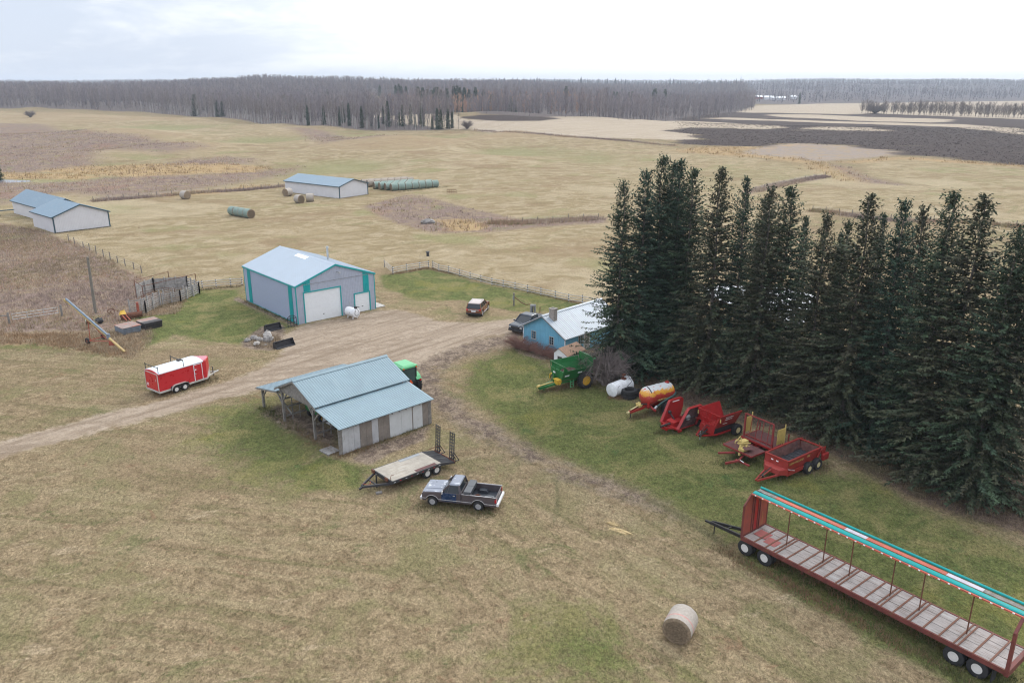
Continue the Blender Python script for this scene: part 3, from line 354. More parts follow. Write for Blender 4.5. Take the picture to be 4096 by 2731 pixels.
    c = b.mix(1., c, gm, 'MULTIPLY')
    h = b.math('ADD', b.math('MULTIPLY', Gr, .5), b.math('MULTIPLY', Fi, .8))
    b.out(**{'Base Color': c, 'Roughness': 1., 'Specular IOR Level': .05, 'Normal': b.n('ShaderNodeBump', {'Strength': .75, 'Distance': .14, 'Height': h}).outputs[0]})
    return m
make_ground()
for k_, p in enumerate(LAY['ponds']):
    cx = sum(q[0] for q in p) / len(p); cy = sum(q[1] for q in p) / len(p)
    zz = min(gz(*q) for q in p) - .06
    me = bpy.data.meshes.new('pond'); me.from_pydata([(q[0] * 1.012 - cx * .012, q[1] * 1.012 - cy * .012, zz) for q in p], [], [tuple(range(len(p)))]); me.materials.append(MT['water' if k_ == 0 else 'painted_glint'])  # second pond: bright sky reflection painted as a near-white base colour
    tag(link('pond_water', me), kind='structure')

# ------------------------------------------------------------------ blades, tufts, twigs
def blade_mat(name, rough=.9, trans=0.):
    m = bpy.data.materials.new(name); b = NB(m)
    b.out(**{'Base Color': b.attr('tint', 'Color'), 'Roughness': rough, 'Specular IOR Level': .15}); return m
BLADE = blade_mat('dry_blades')
def blades(name, x, y, z, h, w, lean, tint, az=None, base_r=0.):
    n = len(x); a = RNG.uniform(0, 2 * np.pi, n) if az is None else az; s = RNG.uniform(0, 2 * np.pi, n)
    dx, dy = np.cos(s) * w / 2, np.sin(s) * w / 2
    V = np.empty((n, 3, 3)); V[:, 0] = np.stack([x - dx, y - dy, z], 1); V[:, 1] = np.stack([x + dx, y + dy, z], 1)
    V[:, 2] = np.stack([x + np.cos(a) * lean * h, y + np.sin(a) * lean * h, z + h * np.sqrt(np.clip(1 - lean * lean, .05, 1))], 1)
    me = raw_mesh(name, V.reshape(-1, 3), np.arange(3 * n).reshape(-1, 3), [BLADE])
    c = np.repeat(np.concatenate([tint, np.ones((n, 1))], 1), 3, 0).astype(np.float32)
    me.attributes.new('tint', 'FLOAT_COLOR', 'POINT').data.foreach_set('color', c.ravel())
    return me
def pick(n, pal, jit=.18):
    P = np.array(pal); c = P[RNG.integers(0, len(P), n)]
    return np.clip(c * RNG.uniform(1 - jit, 1 + jit, (n, 1)), 0, 1)
def spread(n, x0, x1, y0, y1): return RNG.uniform(x0, x1, n), RNG.uniform(y0, y1, n)
def in_view(x, y, k=.72): return np.abs(x) < k * (y + 3)
BUILD = [(-26.13, 93.28, 41, 11, 15.1), (-22.73, 67.36, -46.5, 14.2, 8.8), (1.28, 85.63, -45, 6.6, 9.)]
def clear_of_buildings(x, y):
    ok = np.ones(x.shape, bool)
    for a, c, rz, lx, ly in BUILD:
        s, k = math.sin(R(rz)), math.cos(R(rz)); u = k * (x - a) + s * (y - c); v = -s * (x - a) + k * (y - c)
        ok &= ~((u > -.1) & (u < lx + .1) & (v > -.1) & (v < ly + .1))
    return ok
# short mown sward
x, y = spread(620000, -58, 58, 24, 84); k = in_view(x, y); x, y = x[k], y[k]
md = mask('dirt', x, y); mm = mask('mud', x, y); mg = mask('green', x, y); mh = mask('hay', x, y); mb = mask('brush', x, y)
k = (md < .42) & (RNG.random(len(x)) > mm * 1.1) & clear_of_buildings(x, y); x, y, mg = x[k], y[k], mg[k]; n = len(x)
pat = .5 + .5 * np.sin(x * .31 + 2 * np.sin(y * .23)) * np.sin(y * .27 + 1.7 * np.sin(x * .19)); isg = RNG.random(n) < np.clip(mg * .62 + .16 * pat, 0, 1)
t = np.where(isg[:, None], pick(n, [(.08, .098, .034), (.115, .13, .043), (.165, .155, .06), (.066, .092, .031)]), pick(n, [(.20, .15, .092), (.25, .19, .122), (.17, .125, .078), (.30, .235, .152), (.165, .145, .074)]))
tag(link('mown_grass', blades('mown_grass', x, y, terrain(x, y) - .005, RNG.uniform(.06, .15, n), RNG.uniform(.015, .035, n), RNG.uniform(.5, .96, n), t)), kind='stuff')
def tufts(name, x, y, per, h, w, pal, lean=(.1, .7), sp=.2):
    n = len(x) * per; hh = np.repeat(RNG.uniform(h[0], h[1], len(x)), per) * RNG.uniform(.5, 1.1, n)
    lowf = .5 + .28 * np.sin(x * .13 + 2 * np.sin(y * .09)) + .28 * np.sin(y * .17 + 1.5 * np.sin(x * .12)); P_ = np.array(pal); ix = np.clip((lowf + RNG.normal(0, .16, len(x))) * len(pal), 0, len(pal) - 1).astype(int)
    c = np.repeat(P_[ix] * RNG.uniform(.85, 1.15, (len(x), 1)), per, 0) * RNG.uniform(.85, 1.15, (n, 1))
    X = np.repeat(x, per) + RNG.normal(0, sp, n); Y = np.repeat(y, per) + RNG.normal(0, sp, n)
    return tag(link(name, blades(name, X, Y, terrain(X, Y) - .02, hh, np.full(n, w) * RNG.uniform(.6, 1.3, n), RNG.uniform(lean[0], lean[1], n), np.clip(c, 0, 1))), kind='stuff')
TAN = [(.33, .26, .18), (.28, .215, .145), (.39, .31, .215), (.30, .205, .125)]
WEED = [(.29, .22, .19), (.325, .25, .21), (.37, .29, .24), (.45, .365, .27), (.40, .30, .205), (.38, .245, .18), (.30, .25, .14)]
def where(cls, n, x0, x1, y0, y1, lo=.5, vis=.74):
    x, y = spread(n, x0, x1, y0, y1); k = in_view(x, y, vis); x, y = x[k], y[k]; k = (mask(cls, x, y) + RNG.normal(0, .1, len(x)) + .22 * np.sin(x * .21 + 2 * np.sin(y * .17)) * np.sin(y * .19 + np.sin(x * .11)) > lo) & (mask('dirt', x, y) < .4) & clear_of_buildings(x, y); return x[k], y[k]
tufts('tall_dry_grass', *where('tall', 42000, -75, -15, 70, 115), 7, (.25, .6), .05, TAN)
tufts('weeds', *where('brush', 38000, -120, -36, 75, 165), 7, (.25, .7), .06, WEED + TAN[:2])
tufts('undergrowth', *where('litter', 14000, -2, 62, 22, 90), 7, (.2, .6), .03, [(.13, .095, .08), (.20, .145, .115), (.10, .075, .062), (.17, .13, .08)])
tufts('brush', *where('brush', 42000, -330, 330, 150, 480, .55), 6, (.4, 1.1), .16, WEED, sp=.7)
tufts('reeds', *where('gold', 30000, -330, 330, 140, 460), 6, (.6, 1.4), .2, [(.40, .29, .155), (.34, .24, .12), (.45, .34, .19), (.30, .21, .12)], sp=.6)
x, y = where('plow', 30000, 60, 420, 230, 560); tufts('plowed_clods', x, y, 3, (.15, .4), .5, [(.06, .048, .045), (.10, .08, .072), (.045, .036, .035)], (.2, .9), .4)
# ragged grass skirts where the mower cannot reach: along walls, under machines, around the rock pile
SK = []
for a, c, bx, by, n in [(-13.5, 57.0, -7.6, 63.4, 260), (-22.7, 67.2, -13.7, 57.2, 220), (-26.1, 93.2, -36.3, 104.3, 160), (13.0, 44.0, 24, 30.5, 420), (15, 44.5, 25, 32, 300), (-9.8, 52., -5, 56.3, 160), (-6.3, 49.2, -1.2, 48.2, 120), (2.6, 70.8, 7, 73.5, 150), (9.4, 69, 11.5, 70.8, 120), (10.5, 64.4, 14.5, 66.8, 140), (12, 61.2, 16, 63, 150), (15.3, 59, 19, 61.5, 150), (16.2, 55.6, 22, 58.5, 200), (18.5, 53, 24.5, 55.5, 180), (-33.6, 69.8, -29.5, 74.5, 130), (1.2, 85.2, 5.7, 80.9, 160), (-13.3, 124.5, 9.4, 102.8, 420), (-18.4, 120.3, -13.3, 124.7, 110), (-45, 110, -39.4, 112.8, 90), (-49, 97, -44.5, 104.5, 200), (-90, 156, -83, 164, 90), (-44.5, 207, -61, 223.5, 120), (-31, 219, -18, 229, 100)]:
    t = RNG.random(n * 2); SK.append(np.stack([a + (bx - a) * t, c + (by - c) * t], 1) + RNG.normal(0, .32, (n * 2, 2)))
SK = np.concatenate(SK); tufts('rank_grass', SK[:, 0], SK[:, 1], 6, (.15, .4), .035, [(.06, .075, .03), (.085, .10, .04), (.12, .125, .05), (.15, .13, .065), (.21, .16, .095), (.24, .15, .09)], sp=.12)  # darkest greens also stand in for contact shade beneath the machines
# ------------------------------------------------------------------ machine shop
def corr(m, p, u, v, w, h, step, t=.02, rw=.05, nrm=None):
    """ribs standing on a flat panel: p origin, u across, v along the rib"""
    u = Vector(u).normalized(); v = Vector(v).normalized(); n = Vector(nrm).normalized(); p = Vector(p)
    k = int(w / step)
    for i in range(1, k + 1):
        a = p + u * (i * step - step / 2); q = a + v * h
        m.hexa([a - u * rw / 2, a + u * rw / 2, q + u * rw / 2, q - u * rw / 2], [a - u * rw / 4 + n * t, a + u * rw / 4 + n * t, q + u * rw / 4 + n * t, q - u * rw / 4 + n * t])
    return m
def make_shop():
    t = thing('machine_shop', 'big pale blue-grey metal workshop with teal trim and two white overhead doors', 'workshop', (-26.13, 93.28, 0), 41)
    Wd, Ln, E, Rg = 11.0, 15.1, 4.75, 6.65
    f = MB()                                             # gable fronts with door openings left out
    def gable(y, th):
        segs = [(0, 1.0, 0), (1.0, 6.05, 3.76), (6.05, 7.95, 0), (7.95, 10.2, 2.45), (10.2, Wd, 0)]
        for x0, x1, z0 in segs:
            top = lambda x: E + (Rg - E) * (1 - abs(x - Wd / 2) / (Wd / 2))
            pts = [(x0, z0), (x1, z0), (x1, top(x1))] + ([(Wd / 2, Rg)] if x0 < Wd / 2 < x1 else []) + [(x0, top(x0))]
            f.ext(pts, 'y', y, y + th)
            k = x0 + .11
            while k < x1:
                f.box(k - .02, k + .02, y - .022, y - .001, z0, top(k) - .12); k += .23
    gable(0, .12)
    f.part('front_wall', MT['shop_front'], t)
    b = MB(); b.ext([(0, 0), (Wd, 0), (Wd, E), (Wd / 2, Rg), (0, E)], 'y', Ln - .12, Ln); b.part('back_wall', MT['shop_wall'], t)
    for x0, nx in ((0, -1), (Wd - .12, 1)):
        s = MB().box(x0, x0 + .12, .12, Ln - .12, 0, E)
        xx = x0 if nx < 0 else x0 + .12
        corr(s, (xx + nx * .001, .12, 0), (0, 1, 0), (0, 0, 1), Ln - .3, E - .05, .3, .018, .06, (nx, 0, 0))
        s.part('side_wall', MT['shop_wall'], t)
    for y0, y1 in ((.95, 1.95), (13.0, 14.0)):
        p = MB().box(-.035, -.021, y0, y1, .1, E - .12); corr(p, (-.0352, y0, .1), (0, 1, 0), (0, 0, 1), y1 - y0, E - .25, .2, .02, .05, (-1, 0, 0)); p.part('teal_panel', MT['teal'], t)
    for x0, x1, z0, z1 in ((1.05, 1.95, 3.94, 5.0), (9.3, 10.15, 2.62, 5.0)):
        p = MB(); top = lambda x: E + (Rg - E) * (1 - abs(x - Wd / 2) / (Wd / 2)) - .16
        p.ext([(x0, z0), (x1, z0), (x1, top(x1)), (x0, top(x0))], 'y', -.04, -.026); corr(p, (x0, -.0405, z0), (1, 0, 0), (0, 0, 1), x1 - x0, 1., .23, .02, .05, (0, -1, 0)); p.part('teal_panel', MT['teal'], t)
    tr = MB(); o = .13
    for x in (-.035, Wd - .065): tr.box(x, x + .1, -.05, .06, 0, E - .05); tr.box(x, x + .1, Ln - .06, Ln + .05, 0, E - .05)
    for y0 in (-o - .03, Ln + o - .01):
        for a, c in (((-o, E - .1), (Wd / 2, Rg - .02)), ((Wd / 2, Rg - .02), (Wd + o, E - .1))):
            tr.ext([(a[0], a[1] - .06), (c[0], c[1] - .06), (c[0], c[1] + .15), (a[0], a[1] + .15)], 'y', y0, y0 + .04)
    for x in (-o - .04, Wd + o): tr.box(x, x + .04, -o + .03, Ln + o - .03, E - .13, E + .03)
    for x0, x1, z in ((1.0, 6.05, 3.76), (7.95, 10.2, 2.45)):
        tr.box(x0 - .07, x0 + .06, -.07, .02, 0, z); tr.box(x1 - .06, x1 + .07, -.07, .02, 0, z); tr.box(x0 - .07, x1 + .07, -.072, .02, z + .001, z + .14)
    tr.box(-.05, -.03, .1, Ln - .1, .02, .12)
    tr.part('trim', MT['teal'], t)
    MB().box(.1, Wd - .1, -.06, -.036, E + .02, E + .075).part('seam_flashing', MT['grey'], t)
    for x0, x1, z in ((1.06, 5.99, 3.74), (8.01, 10.14, 2.43)):
        d = MB().box(x0, x1, .03, .09, .02, z)
        for k in range(1, 6): d.box(x0, x1, .02, .0299, z * k / 6 - .02, z * k / 6 + .012)
        dd = d.part('overhead_door', MT['white_door'], t); MB().box((x0 + x1) / 2 - .1, (x0 + x1) / 2 + .1, .0, .019, .7, .78).part('handle', MT['dark'], dd)
    for sx in (0, 1):
        e = (-o, E + .02) if sx == 0 else (Wd + o, E + .02)
        r = MB(); a, c = e, (Wd / 2 + (.0), Rg + .06)
        r.ext([(a[0], a[1]), (c[0], c[1]), (c[0], c[1] + .06), (a[0], a[1] + .06)], 'y', -o, Ln + o)
        nn = Vector((-(c[1] - a[1]) * (1 if sx == 0 else -1), 0, abs(c[0] - a[0])))
        corr(r, (a[0], -o, a[1] + .0605), (0, 1, 0), (c[0] - a[0], 0, c[1] - a[1]), Ln + 2 * o, math.hypot(c[0] - a[0], c[1] - a[1]), .3, .02, .04, nn)
        ro = r.part('roof', MT['shop_roof'], t)
        if sx == 0:
            k = .92; q = lambda kk: (a[0] + (c[0] - a[0]) * kk, a[1] + (c[1] - a[1]) * kk + .075)
            p0, p1 = q(.84), q(.95); s = MB(); s.ext([p0, p1, (p1[0], p1[1] + .02), (p0[0], p0[1] + .02)], 'y', 6.2, 9.2); s.part('skylight', MT['skylight'], ro)
    MB().ext([(Wd / 2 - .25, Rg + .045), (Wd / 2, Rg + .13), (Wd / 2 + .25, Rg + .045), (Wd / 2, Rg + .16)], 'y', -o, Ln + o).part('ridge_cap', MT['shop_roof'], t)
    c = MB().tube((7.9, 6.2, 5.6), (7.9, 6.2, 7.55), .13, n=12).tube((7.9, 6.2, 7.55), (7.9, 6.2, 7.75), .2, .16, n=12); c.part('flue_pipe', MT['galv'], t, smooth=True)
    l = MB().tube((5.6, -.02, 5.75), (5.75, -.45, 5.8), .03).lathe([(-.12, .2), (0, .14), (.1, .05)], (5.78, -.5, 5.75), 'z', 12); l.part('yard_light', MT['grey'], t)
    MB().box(Wd + .05, Wd + 1.6, .2, 2.6, 0, .12).part('concrete_step', MT['concrete'], t, bevel=.02)
    return t
make_shop()
# ------------------------------------------------------------------ open pole shed
def make_shed():
    t = thing('pole_shed', 'old open-fronted timber shed with blue-green tin roofs and patched plywood wall', 'shed', (-22.73, 67.36, 0), -46.5)
    Y1 = 8.5; rg = (7.05, 4.5); e1 = (10.45, 3.12); e0 = (3.75, 3.0)
    def slab(name, a, c, y0, y1, mat, th=.05):
        r = MB(); r.ext([a, c, (c[0], c[1] + th), (a[0], a[1] + th)], 'y', y0, y1); L_ = math.hypot(c[0] - a[0], c[1] - a[1])
        nn = Vector((-(c[1] - a[1]), 0, c[0] - a[0])); nn = nn if nn.z > 0 else -nn
        lo, hi = (a, c)
        corr(r, (lo[0], y0, lo[1] + th + .0005), (0, 1, 0), (hi[0] - lo[0], 0, hi[1] - lo[1]), y1 - y0, L_, .23, .028, .045, nn)
        return r.part(name, mat, t)
    slab('roof', rg, e1, -.55, Y1 + .45, MT['shed_roof']); slab('roof', e0, rg, -.55, Y1 + .45, MT['shed_roof'])
    slab('lean_to_roof', (10.2, 2.98), (13.98, 2.33), -.5, Y1 + .35, MT['shed_roof']); slab('lean_to_roof', (.05, 1.98), (4.0, 2.72), -.5, Y1 + .1, MT['shed_roof'])
    MB().ext([(rg[0] - .2, rg[1] + .02), (rg[0], rg[1] + .13), (rg[0] + .2, rg[1] + .02), (rg[0], rg[1] + .17)], 'y', -.56, Y1 + .46).part('ridge_cap', MT['shed_roof'], t)
    for x, h, ys in ((.25, 1.95, (0, 4.2, 8.2)), (4.45, 2.95, (-.2, 2.8, 5.6, 8.2)), (9.6, 2.95, (-.2, 2.8, 5.6, 8.2)), (13.5, 2.3, (-.2,)), (7.0, 4.2, (8.2,))):
        for y in ys: MB().bar((x, y, 0), (x + random.uniform(-.05, .05), y, h), .19, .19).part('post', MT['old_wood'], t)
    bm = MB()
    for x, h in ((.25, 1.93), (4.45, 2.9), (9.6, 2.9), (13.6, 2.24)): bm.bar((x, -.4, h), (x, Y1, h), .12, .2)
    for y in (-.2, 2.8, 5.6, 8.2):
        bm.bar((4.45, y, 2.88), (9.6, y, 2.88), .12, .22); bm.bar((.25, y, 1.95), (4.4, y, 2.62), .1, .18); bm.bar((9.65, y, 2.78), (13.7, y, 2.26), .1, .18)
        bm.bar((e0[0] + .05, y, e0[1] - .06), (rg[0], y, rg[1] - .08), .08, .16); bm.bar((rg[0], y, rg[1] - .08), (e1[0], y, e1[1] - .06), .08, .16)
    for x, y, dx, h in ((.25, 0, .8, 1.9), (4.45, -.2, .8, 2.8), (9.6, -.2, -.8, 2.8), (4.45, -.2, -.8, 2.3), (9.6, -.2, .8, 2.5)): bm.bar((x, y, h - .85), (x + dx, y, h), .09, .12)
    bm.part('frame', MT['old_wood'], t)
    MB().bar((3.4, -.25, 2.5), (4.5, .5, .5), .12, .05).part('tin_strip', MT['galv'], t)
    st = MB()                                            # stud walls either side of the centre bay
    for x in (4.45, 9.6):
        for y in np.arange(.6, 8.2, .7): st.bar((x, y, 0), (x, y, 2.8), .06, .1)
        for z in (.5, 1.3, 2.1): st.bar((x + .04, 0, z), (x + .04, 8.2, z), .04, .16)
    st.part('stud_wall', MT['old_wood'], t)
    g = MB(); g.ext([(3.95, 2.98), (10.15, 2.98), (rg[0], rg[1] - .02)], 'y', -.34, -.28)
    for k in range(1, 8): g.box(4.0 + k * .4, 10.1 - k * .4, -.352, -.341, 2.98 + k * .2, 2.995 + k * .2)
    g.part('gable_boards', MT['old_wood'], t)
    g = MB(); g.ext([(3.95, 2.98), (10.15, 2.98), (rg[0], rg[1] - .02)], 'y', 8.3, 8.36); g.box(4.5, 13.5, 8.3, 8.36, 0, 2.2); g.part('back_boards', MT['old_wood'], t)
    fb = MB()
    for a, c in (((e0[0] - .05, e0[1] - .04), (rg[0], rg[1])), ((rg[0], rg[1]), (e1[0] + .05, e1[1] - .04))): fb.ext([(a[0], a[1] - .14), (c[0], c[1] - .14), (c[0], c[1] - .005), (a[0], a[1] - .005)], 'y', -.58, -.53)
    fb.bar((.0, -.52, 1.92), (4., -.52, 2.66), .04, .12); fb.part('fascia', MT['old_wood'], t)
    y = -.4                                              # patched long wall, panel by panel
    for wd, k in ((.32, 'old_wood'), (.55, 'ply_a'), (.55, 'ply_a'), (.55, 'ply_a'), (.6, 'ply_b'), (.55, 'ply_b'), (.62, 'ply_a'), (.5, 'ply_b'), (.6, 'ply_b'), (1.2, 'ply_c'), (1.1, 'ply_c'), (.1, 'ply_b'), (1.0, 'ply_c'), (.6, 'ply_b'), (.35, 'old_wood')):
        z0 = random.uniform(0, .06); MB().box(13.58 + random.uniform(0, .02), 13.64 + random.uniform(0, .03), y + .008, y + wd - .008, z0, 2.22).part('wall_panel', MT[k], t); y += wd
    for k in range(13): MB().box(13.66, 13.98, -.35 + k * .7, -.29 + k * .7, 2.2, 2.31).part('rafter_tail', MT['old_wood'], t)
make_shed()
# ------------------------------------------------------------------ blue house
def window(parent, p, u, nrm, w, h, trim, glass):
    """framed two-by-two casement: p = lower left corner on the wall face"""
    p = Vector(p); u = Vector(u); n = Vector(nrm); up = Vector((0, 0, 1))
    def slab(m, a, b, c, d, o0, o1):
        q = [p + u * a + up * c, p + u * b + up * c, p + u * b + up * d, p + u * a + up * d]
        m.hexa([x + n * o0 for x in q], [x + n * o1 for x in q])
    f = MB(); s = .05
    slab(f, -s, 0, -s, h + s, .004, .05); slab(f, w, w + s, -s, h + s, .004, .05); slab(f, 0, w, h, h + s, .004, .05); slab(f, -s * 1.3, w + s * 1.3, -s * 1.6, -.001, .003, .08)
    slab(f, w / 2 - .012, w / 2 + .012, 0, h, .02, .032)
    for k in (1, 2): slab(f, 0, w, h * k / 3 - .008, h * k / 3 + .008, .022, .03)
    fr = f.part('window', trim, parent); g = MB(); slab(g, 0, w, 0, h, .006, .014); g.part('pane', glass, fr)
def make_house():
    t = thing('blue_house', 'small sky blue board house with pale tin roof and block chimney', 'house', (1.28, 85.63, 0), -45)
    Wd, Ln, E, Rg = 6.24, 9.5, 2.25, 4.0
    wl = MB(); wl.ext([(0, 0), (Wd, 0), (Wd, E), (Wd / 2, Rg - .07), (0, E)], 'y', 0, .12); wl.ext([(0, 0), (Wd, 0), (Wd, E), (Wd / 2, Rg - .07), (0, E)], 'y', Ln - .12, Ln)
    for k in range(1, 26):
        x = k * Wd / 26; wl.box(x - .022, x + .022, -.02, -.001, .05, E + (Rg - E) * (1 - abs(x - Wd / 2) / (Wd / 2)) - .12)
    wl.box(0, .12, .12, Ln - .12, 0, E); wl.box(Wd - .12, Wd, .12, Ln - .12, 0, E)
    for k in range(1, 38):
        y = k * Ln / 38; wl.box(Wd + .001, Wd + .02, y - .022, y + .022, .05, E - .05)
    wl.part('wall', MT['blue_wall'], t)
    for x in (-.03, Wd - .07): MB().box(x, x + .1, -.03, .05, 0, E - .1).part('corner_board', MT['white'], t)
    for sx in (0, 1):
        a = (-.45, E - .22) if sx == 0 else (Wd + .4, E - .2); c = (Wd / 2, Rg)
        r = MB(); r.ext([a, c, (c[0], c[1] + .06), (a[0], a[1] + .06)], 'y', -.4, Ln + .4)
        nn = Vector((-(c[1] - a[1]) * (1 if sx == 0 else -1), 0, abs(c[0] - a[0])))
        corr(r, (a[0], -.4, a[1] + .0605), (0, 1, 0), (c[0] - a[0], 0, c[1] - a[1]), Ln + .8, math.hypot(c[0] - a[0], c[1] - a[1]), .3, .028, .05, nn)
        r.part('roof', MT['tin'], t)
    MB().ext([(Wd / 2 - .2, Rg + .04), (Wd / 2, Rg + .1), (Wd / 2 + .2, Rg + .04), (Wd / 2, Rg + .14)], 'y', -.4, Ln + .4).part('ridge_cap', MT['tin'], t)
    fb = MB()
    for a, c in (((-.45, E - .22), (Wd / 2, Rg)), ((Wd / 2, Rg), (Wd + .4, E - .2))): fb.ext([(a[0], a[1] - .1), (c[0], c[1] - .1), (c[0], c[1] - .004), (a[0], a[1] - .004)], 'y', -.43, -.38)
    fb.part('barge_board', MT['old_wood'], t)
    c = MB().box(3.55, 4.2, .35, .95, 3.2, 4.75).box(3.5, 4.25, .3, 1.0, 4.75, 4.85)
    for k in range(6): c.box(3.54, 4.21, .34, .96, 3.55 + k * .2, 3.56 + k * .2)
    ch = c.part('chimney', MT['brick'], t); MB().box(3.68, 4.07, .48, .82, 4.851, 4.87).part('flue', MT['black'], ch)
    window(t, (1.32, 0, 1.05), (1, 0, 0), (0, -1, 0), .62, .85, MT['silver'], MT['glass']); window(t, (4.0, 0, .95), (1, 0, 0), (0, -1, 0), .62, .85, MT['silver'], MT['glass'])
    window(t, (Wd, 2.25, .95), (0, 1, 0), (1, 0, 0), .6, .85, MT['silver'], MT['glass'])
    d = MB().box(Wd + .021, Wd + .05, 3.15, 4.0, .08, 2.05); dd = d.part('door', MT['door_grey'], t); MB().box(Wd + .051, Wd + .075, 3.25, 3.32, .95, 1.05).part('handle', MT['dark'], dd)
    MB().box(Wd + .021, Wd + .06, 3.06, 3.149, .05, 2.1).box(Wd + .021, Wd + .06, 4.001, 4.1, .05, 2.1).part('door_frame', MT['white'], t)
make_house()
def make_kiosk():
    t = thing('garden_shed', 'tiny white board shed with brown shingle roof between blue house and green spreader', 'garden shed', (4.35, 78.1, 0), -42)
    Wd, Ln, E, Rg = 1.75, 2.9, 1.55, 2.1
    w = MB(); w.ext([(0, 0), (Wd, 0), (Wd, E), (Wd / 2 - .25, Rg), (0, E)], 'y', 0, .06); w.ext([(0, 0), (Wd, 0), (Wd, E), (Wd / 2 - .25, Rg), (0, E)], 'y', Ln - .06, Ln); w.box(0, .06, .06, Ln - .06, 0, E); w.box(Wd - .06, Wd, .06, Ln - .06, 0, E); w.part('wall', MT['white'], t)
    for a in ((-.1, E - .02), (Wd + .12, E - .06)):
        c = (Wd / 2 - .25, Rg + .02); MB().ext([a, c, (c[0], c[1] + .05), (a[0], a[1] + .05)], 'y', -.1, Ln + .1).part('roof', MT['shingle'], t)
    window(t, (.55, 0, .75), (1, 0, 0), (0, -1, 0), .5, .5, MT['old_wood'], MT['glass'])
make_kiosk()
# ------------------------------------------------------------------ the two long white barns
def barn(label, loc, rz, blocks):
    t = thing('cattle_barn', label, 'barn', loc, rz, 'white barns with blue roofs')
    for x0, x1, y0, y1, E, Rg in blocks:
        xm = (x0 + x1) / 2; w = MB()
        for y, s in ((y0, 1), (y1 - .12, -1)):
            w.ext([(x0, 0), (x1, 0), (x1, E), (xm, Rg - .05), (x0, E)], 'y', y, y + .12)
        for k in range(1, int((x1 - x0) / .3)):
            x = x0 + k * .3; w.box(x - .03, x + .03, y0 - .03, y0 - .001, .15, E + (Rg - E) * (1 - abs(x - xm) / (xm - x0)) - .15)
        w.box(x0, x0 + .12, y0 + .12, y1 - .12, 0, E); w.box(x1 - .12, x1, y0 + .12, y1 - .12, 0, E)
        w.part('wall', MT['barn_wall'], t)
        for a in ((x0 - .35, E - .1), (x1 + .35, E - .1)):
            r = MB(); r.ext([a, (xm, Rg), (xm, Rg + .08), (a[0], a[1] + .08)], 'y', y0 - .3, y1 + .3); nn = Vector((-(Rg - a[1]) * (1 if a[0] < xm else -1), 0, abs(xm - a[0])))
            corr(r, (a[0], y0 - .3, a[1] + .0805), (0, 1, 0), (xm - a[0], 0, Rg - a[1]), y1 - y0 + .6, math.hypot(xm - a[0], Rg - a[1]), .6, .03, .06, nn); r.part('roof', MT['barn_roof'], t)
        tr = MB()
        for x in (x0 - .04, x1 - .12): tr.box(x - .03, x + .2, y0 - .06, y0 + .1, 0, E - .1)
        for a, c in (((x0 - .35, E - .1), (xm, Rg)), ((xm, Rg), (x1 + .35, E - .1))): tr.ext([(a[0], a[1] - .14), (c[0], c[1] - .14), (c[0], c[1] + .05), (a[0], a[1] + .05)], 'y', y0 - .36, y0 - .305)
        tr.box(x0 - .40, x0 - .352, y0 - .3, y1 + .3, E - .2, E - .02); tr.part('trim', MT['barn_trim'], t)
        MB().box(x0 + .2, x1 - .2, y0 - .04, y0 - .005, -.3, .14).part('sill_plank', MT['old_wood'], t)
    return t
barn('white stepped barn with blue roof standing beside the brushy pasture slope', (-90.2, 156.2), 47.8, [(0, 10.6, 0, 11.6, 3.2, 5.15), (3.3, 10.2, 11.6, 34.5, 2.95, 5.05)])
barn('white single-block barn with blue roof standing beside rows of round bales', (-44.55, 207.4), 53, [(0, 9.9, 0, 22.0, 3.1, 4.55)])
# farmstead far off behind the wood
for k, ((x, y), l, w, rz, nm) in enumerate(zip(LAY['farm'], (36, 18, 14, 22, 9), (12, 9, 8, 9, 7), (3, 8, -10, -4, 0), ('longest far farm building, with a bare silver roof', 'far farm building just beside the longest one', 'small far farm roof between two low buildings', 'low far farm roof beside a lone tall spruce wood edge', 'tiny pale far hut beyond the field with the lone spruce'))):
    t = thing('farm_building', nm, 'farm building', (x, y), rz, 'far farmstead roofs')
    MB().box(-l / 2, l / 2, -w / 2, w / 2, -1, 3.5).part('wall', MT['red_dull' if k in (0, 1) else 'barn_wall'], t)
    MB().ext([(-w / 2 - .5, 3.4), (w / 2 + .5, 3.4), (0, 6.2)], 'x', -l / 2 - .5, l / 2 + .5).part('roof', MT['white'], t)
# ------------------------------------------------------------------ fences
def rail_fence(label, pts, h=1.15, gate=False):
    t = thing('pole_fence' if not gate else 'field_gate', label, 'fence' if not gate else 'gate', (*pts[0], 0)); ox, oy = pts[0]
    P = [(a - ox, c - oy) for a, c in pts]
    for x, y in P:
        p = MB().tube((x, y, 0), (x, y, h + random.uniform(0, .08)), .07, n=7).part('post', MT['post'], t)
        if not gate: MB().box(x - .09, x + .09, y - .09, y + .09, h * .80, h * .90).box(x - .09, x + .09, y - .09, y + .09, h * .5, h * .58).box(x - .09, x + .09, y - .09, y + .09, h * .2, h * .28).part('insulator', MT['fence_white'], p)
    for z in ((.85, .55, .24) if not gate else (.95, .78, .6, .42, .25)):
        m = MB()
        for a, c in zip(P[:-1], P[1:]): m.tube((*a, h * z), (*c, h * z), .045 if not gate else .025, n=6)
        m.part('rail', MT['fence_rail'], t)
    return t
rail_fence('grey three-rail fence running from the corner down to behind the blue house', LAY['fences']['right'])
rail_fence('short grey three-rail fence between the steel gate and the fence corner', LAY['fences']['front'])
rail_fence('light five-bar steel gate standing open at the end of the rail fence', LAY['fences']['gate'], gate=True)
rail_fence('grey three-rail fence between the timber corral and the workshop', LAY['fences']['left'])
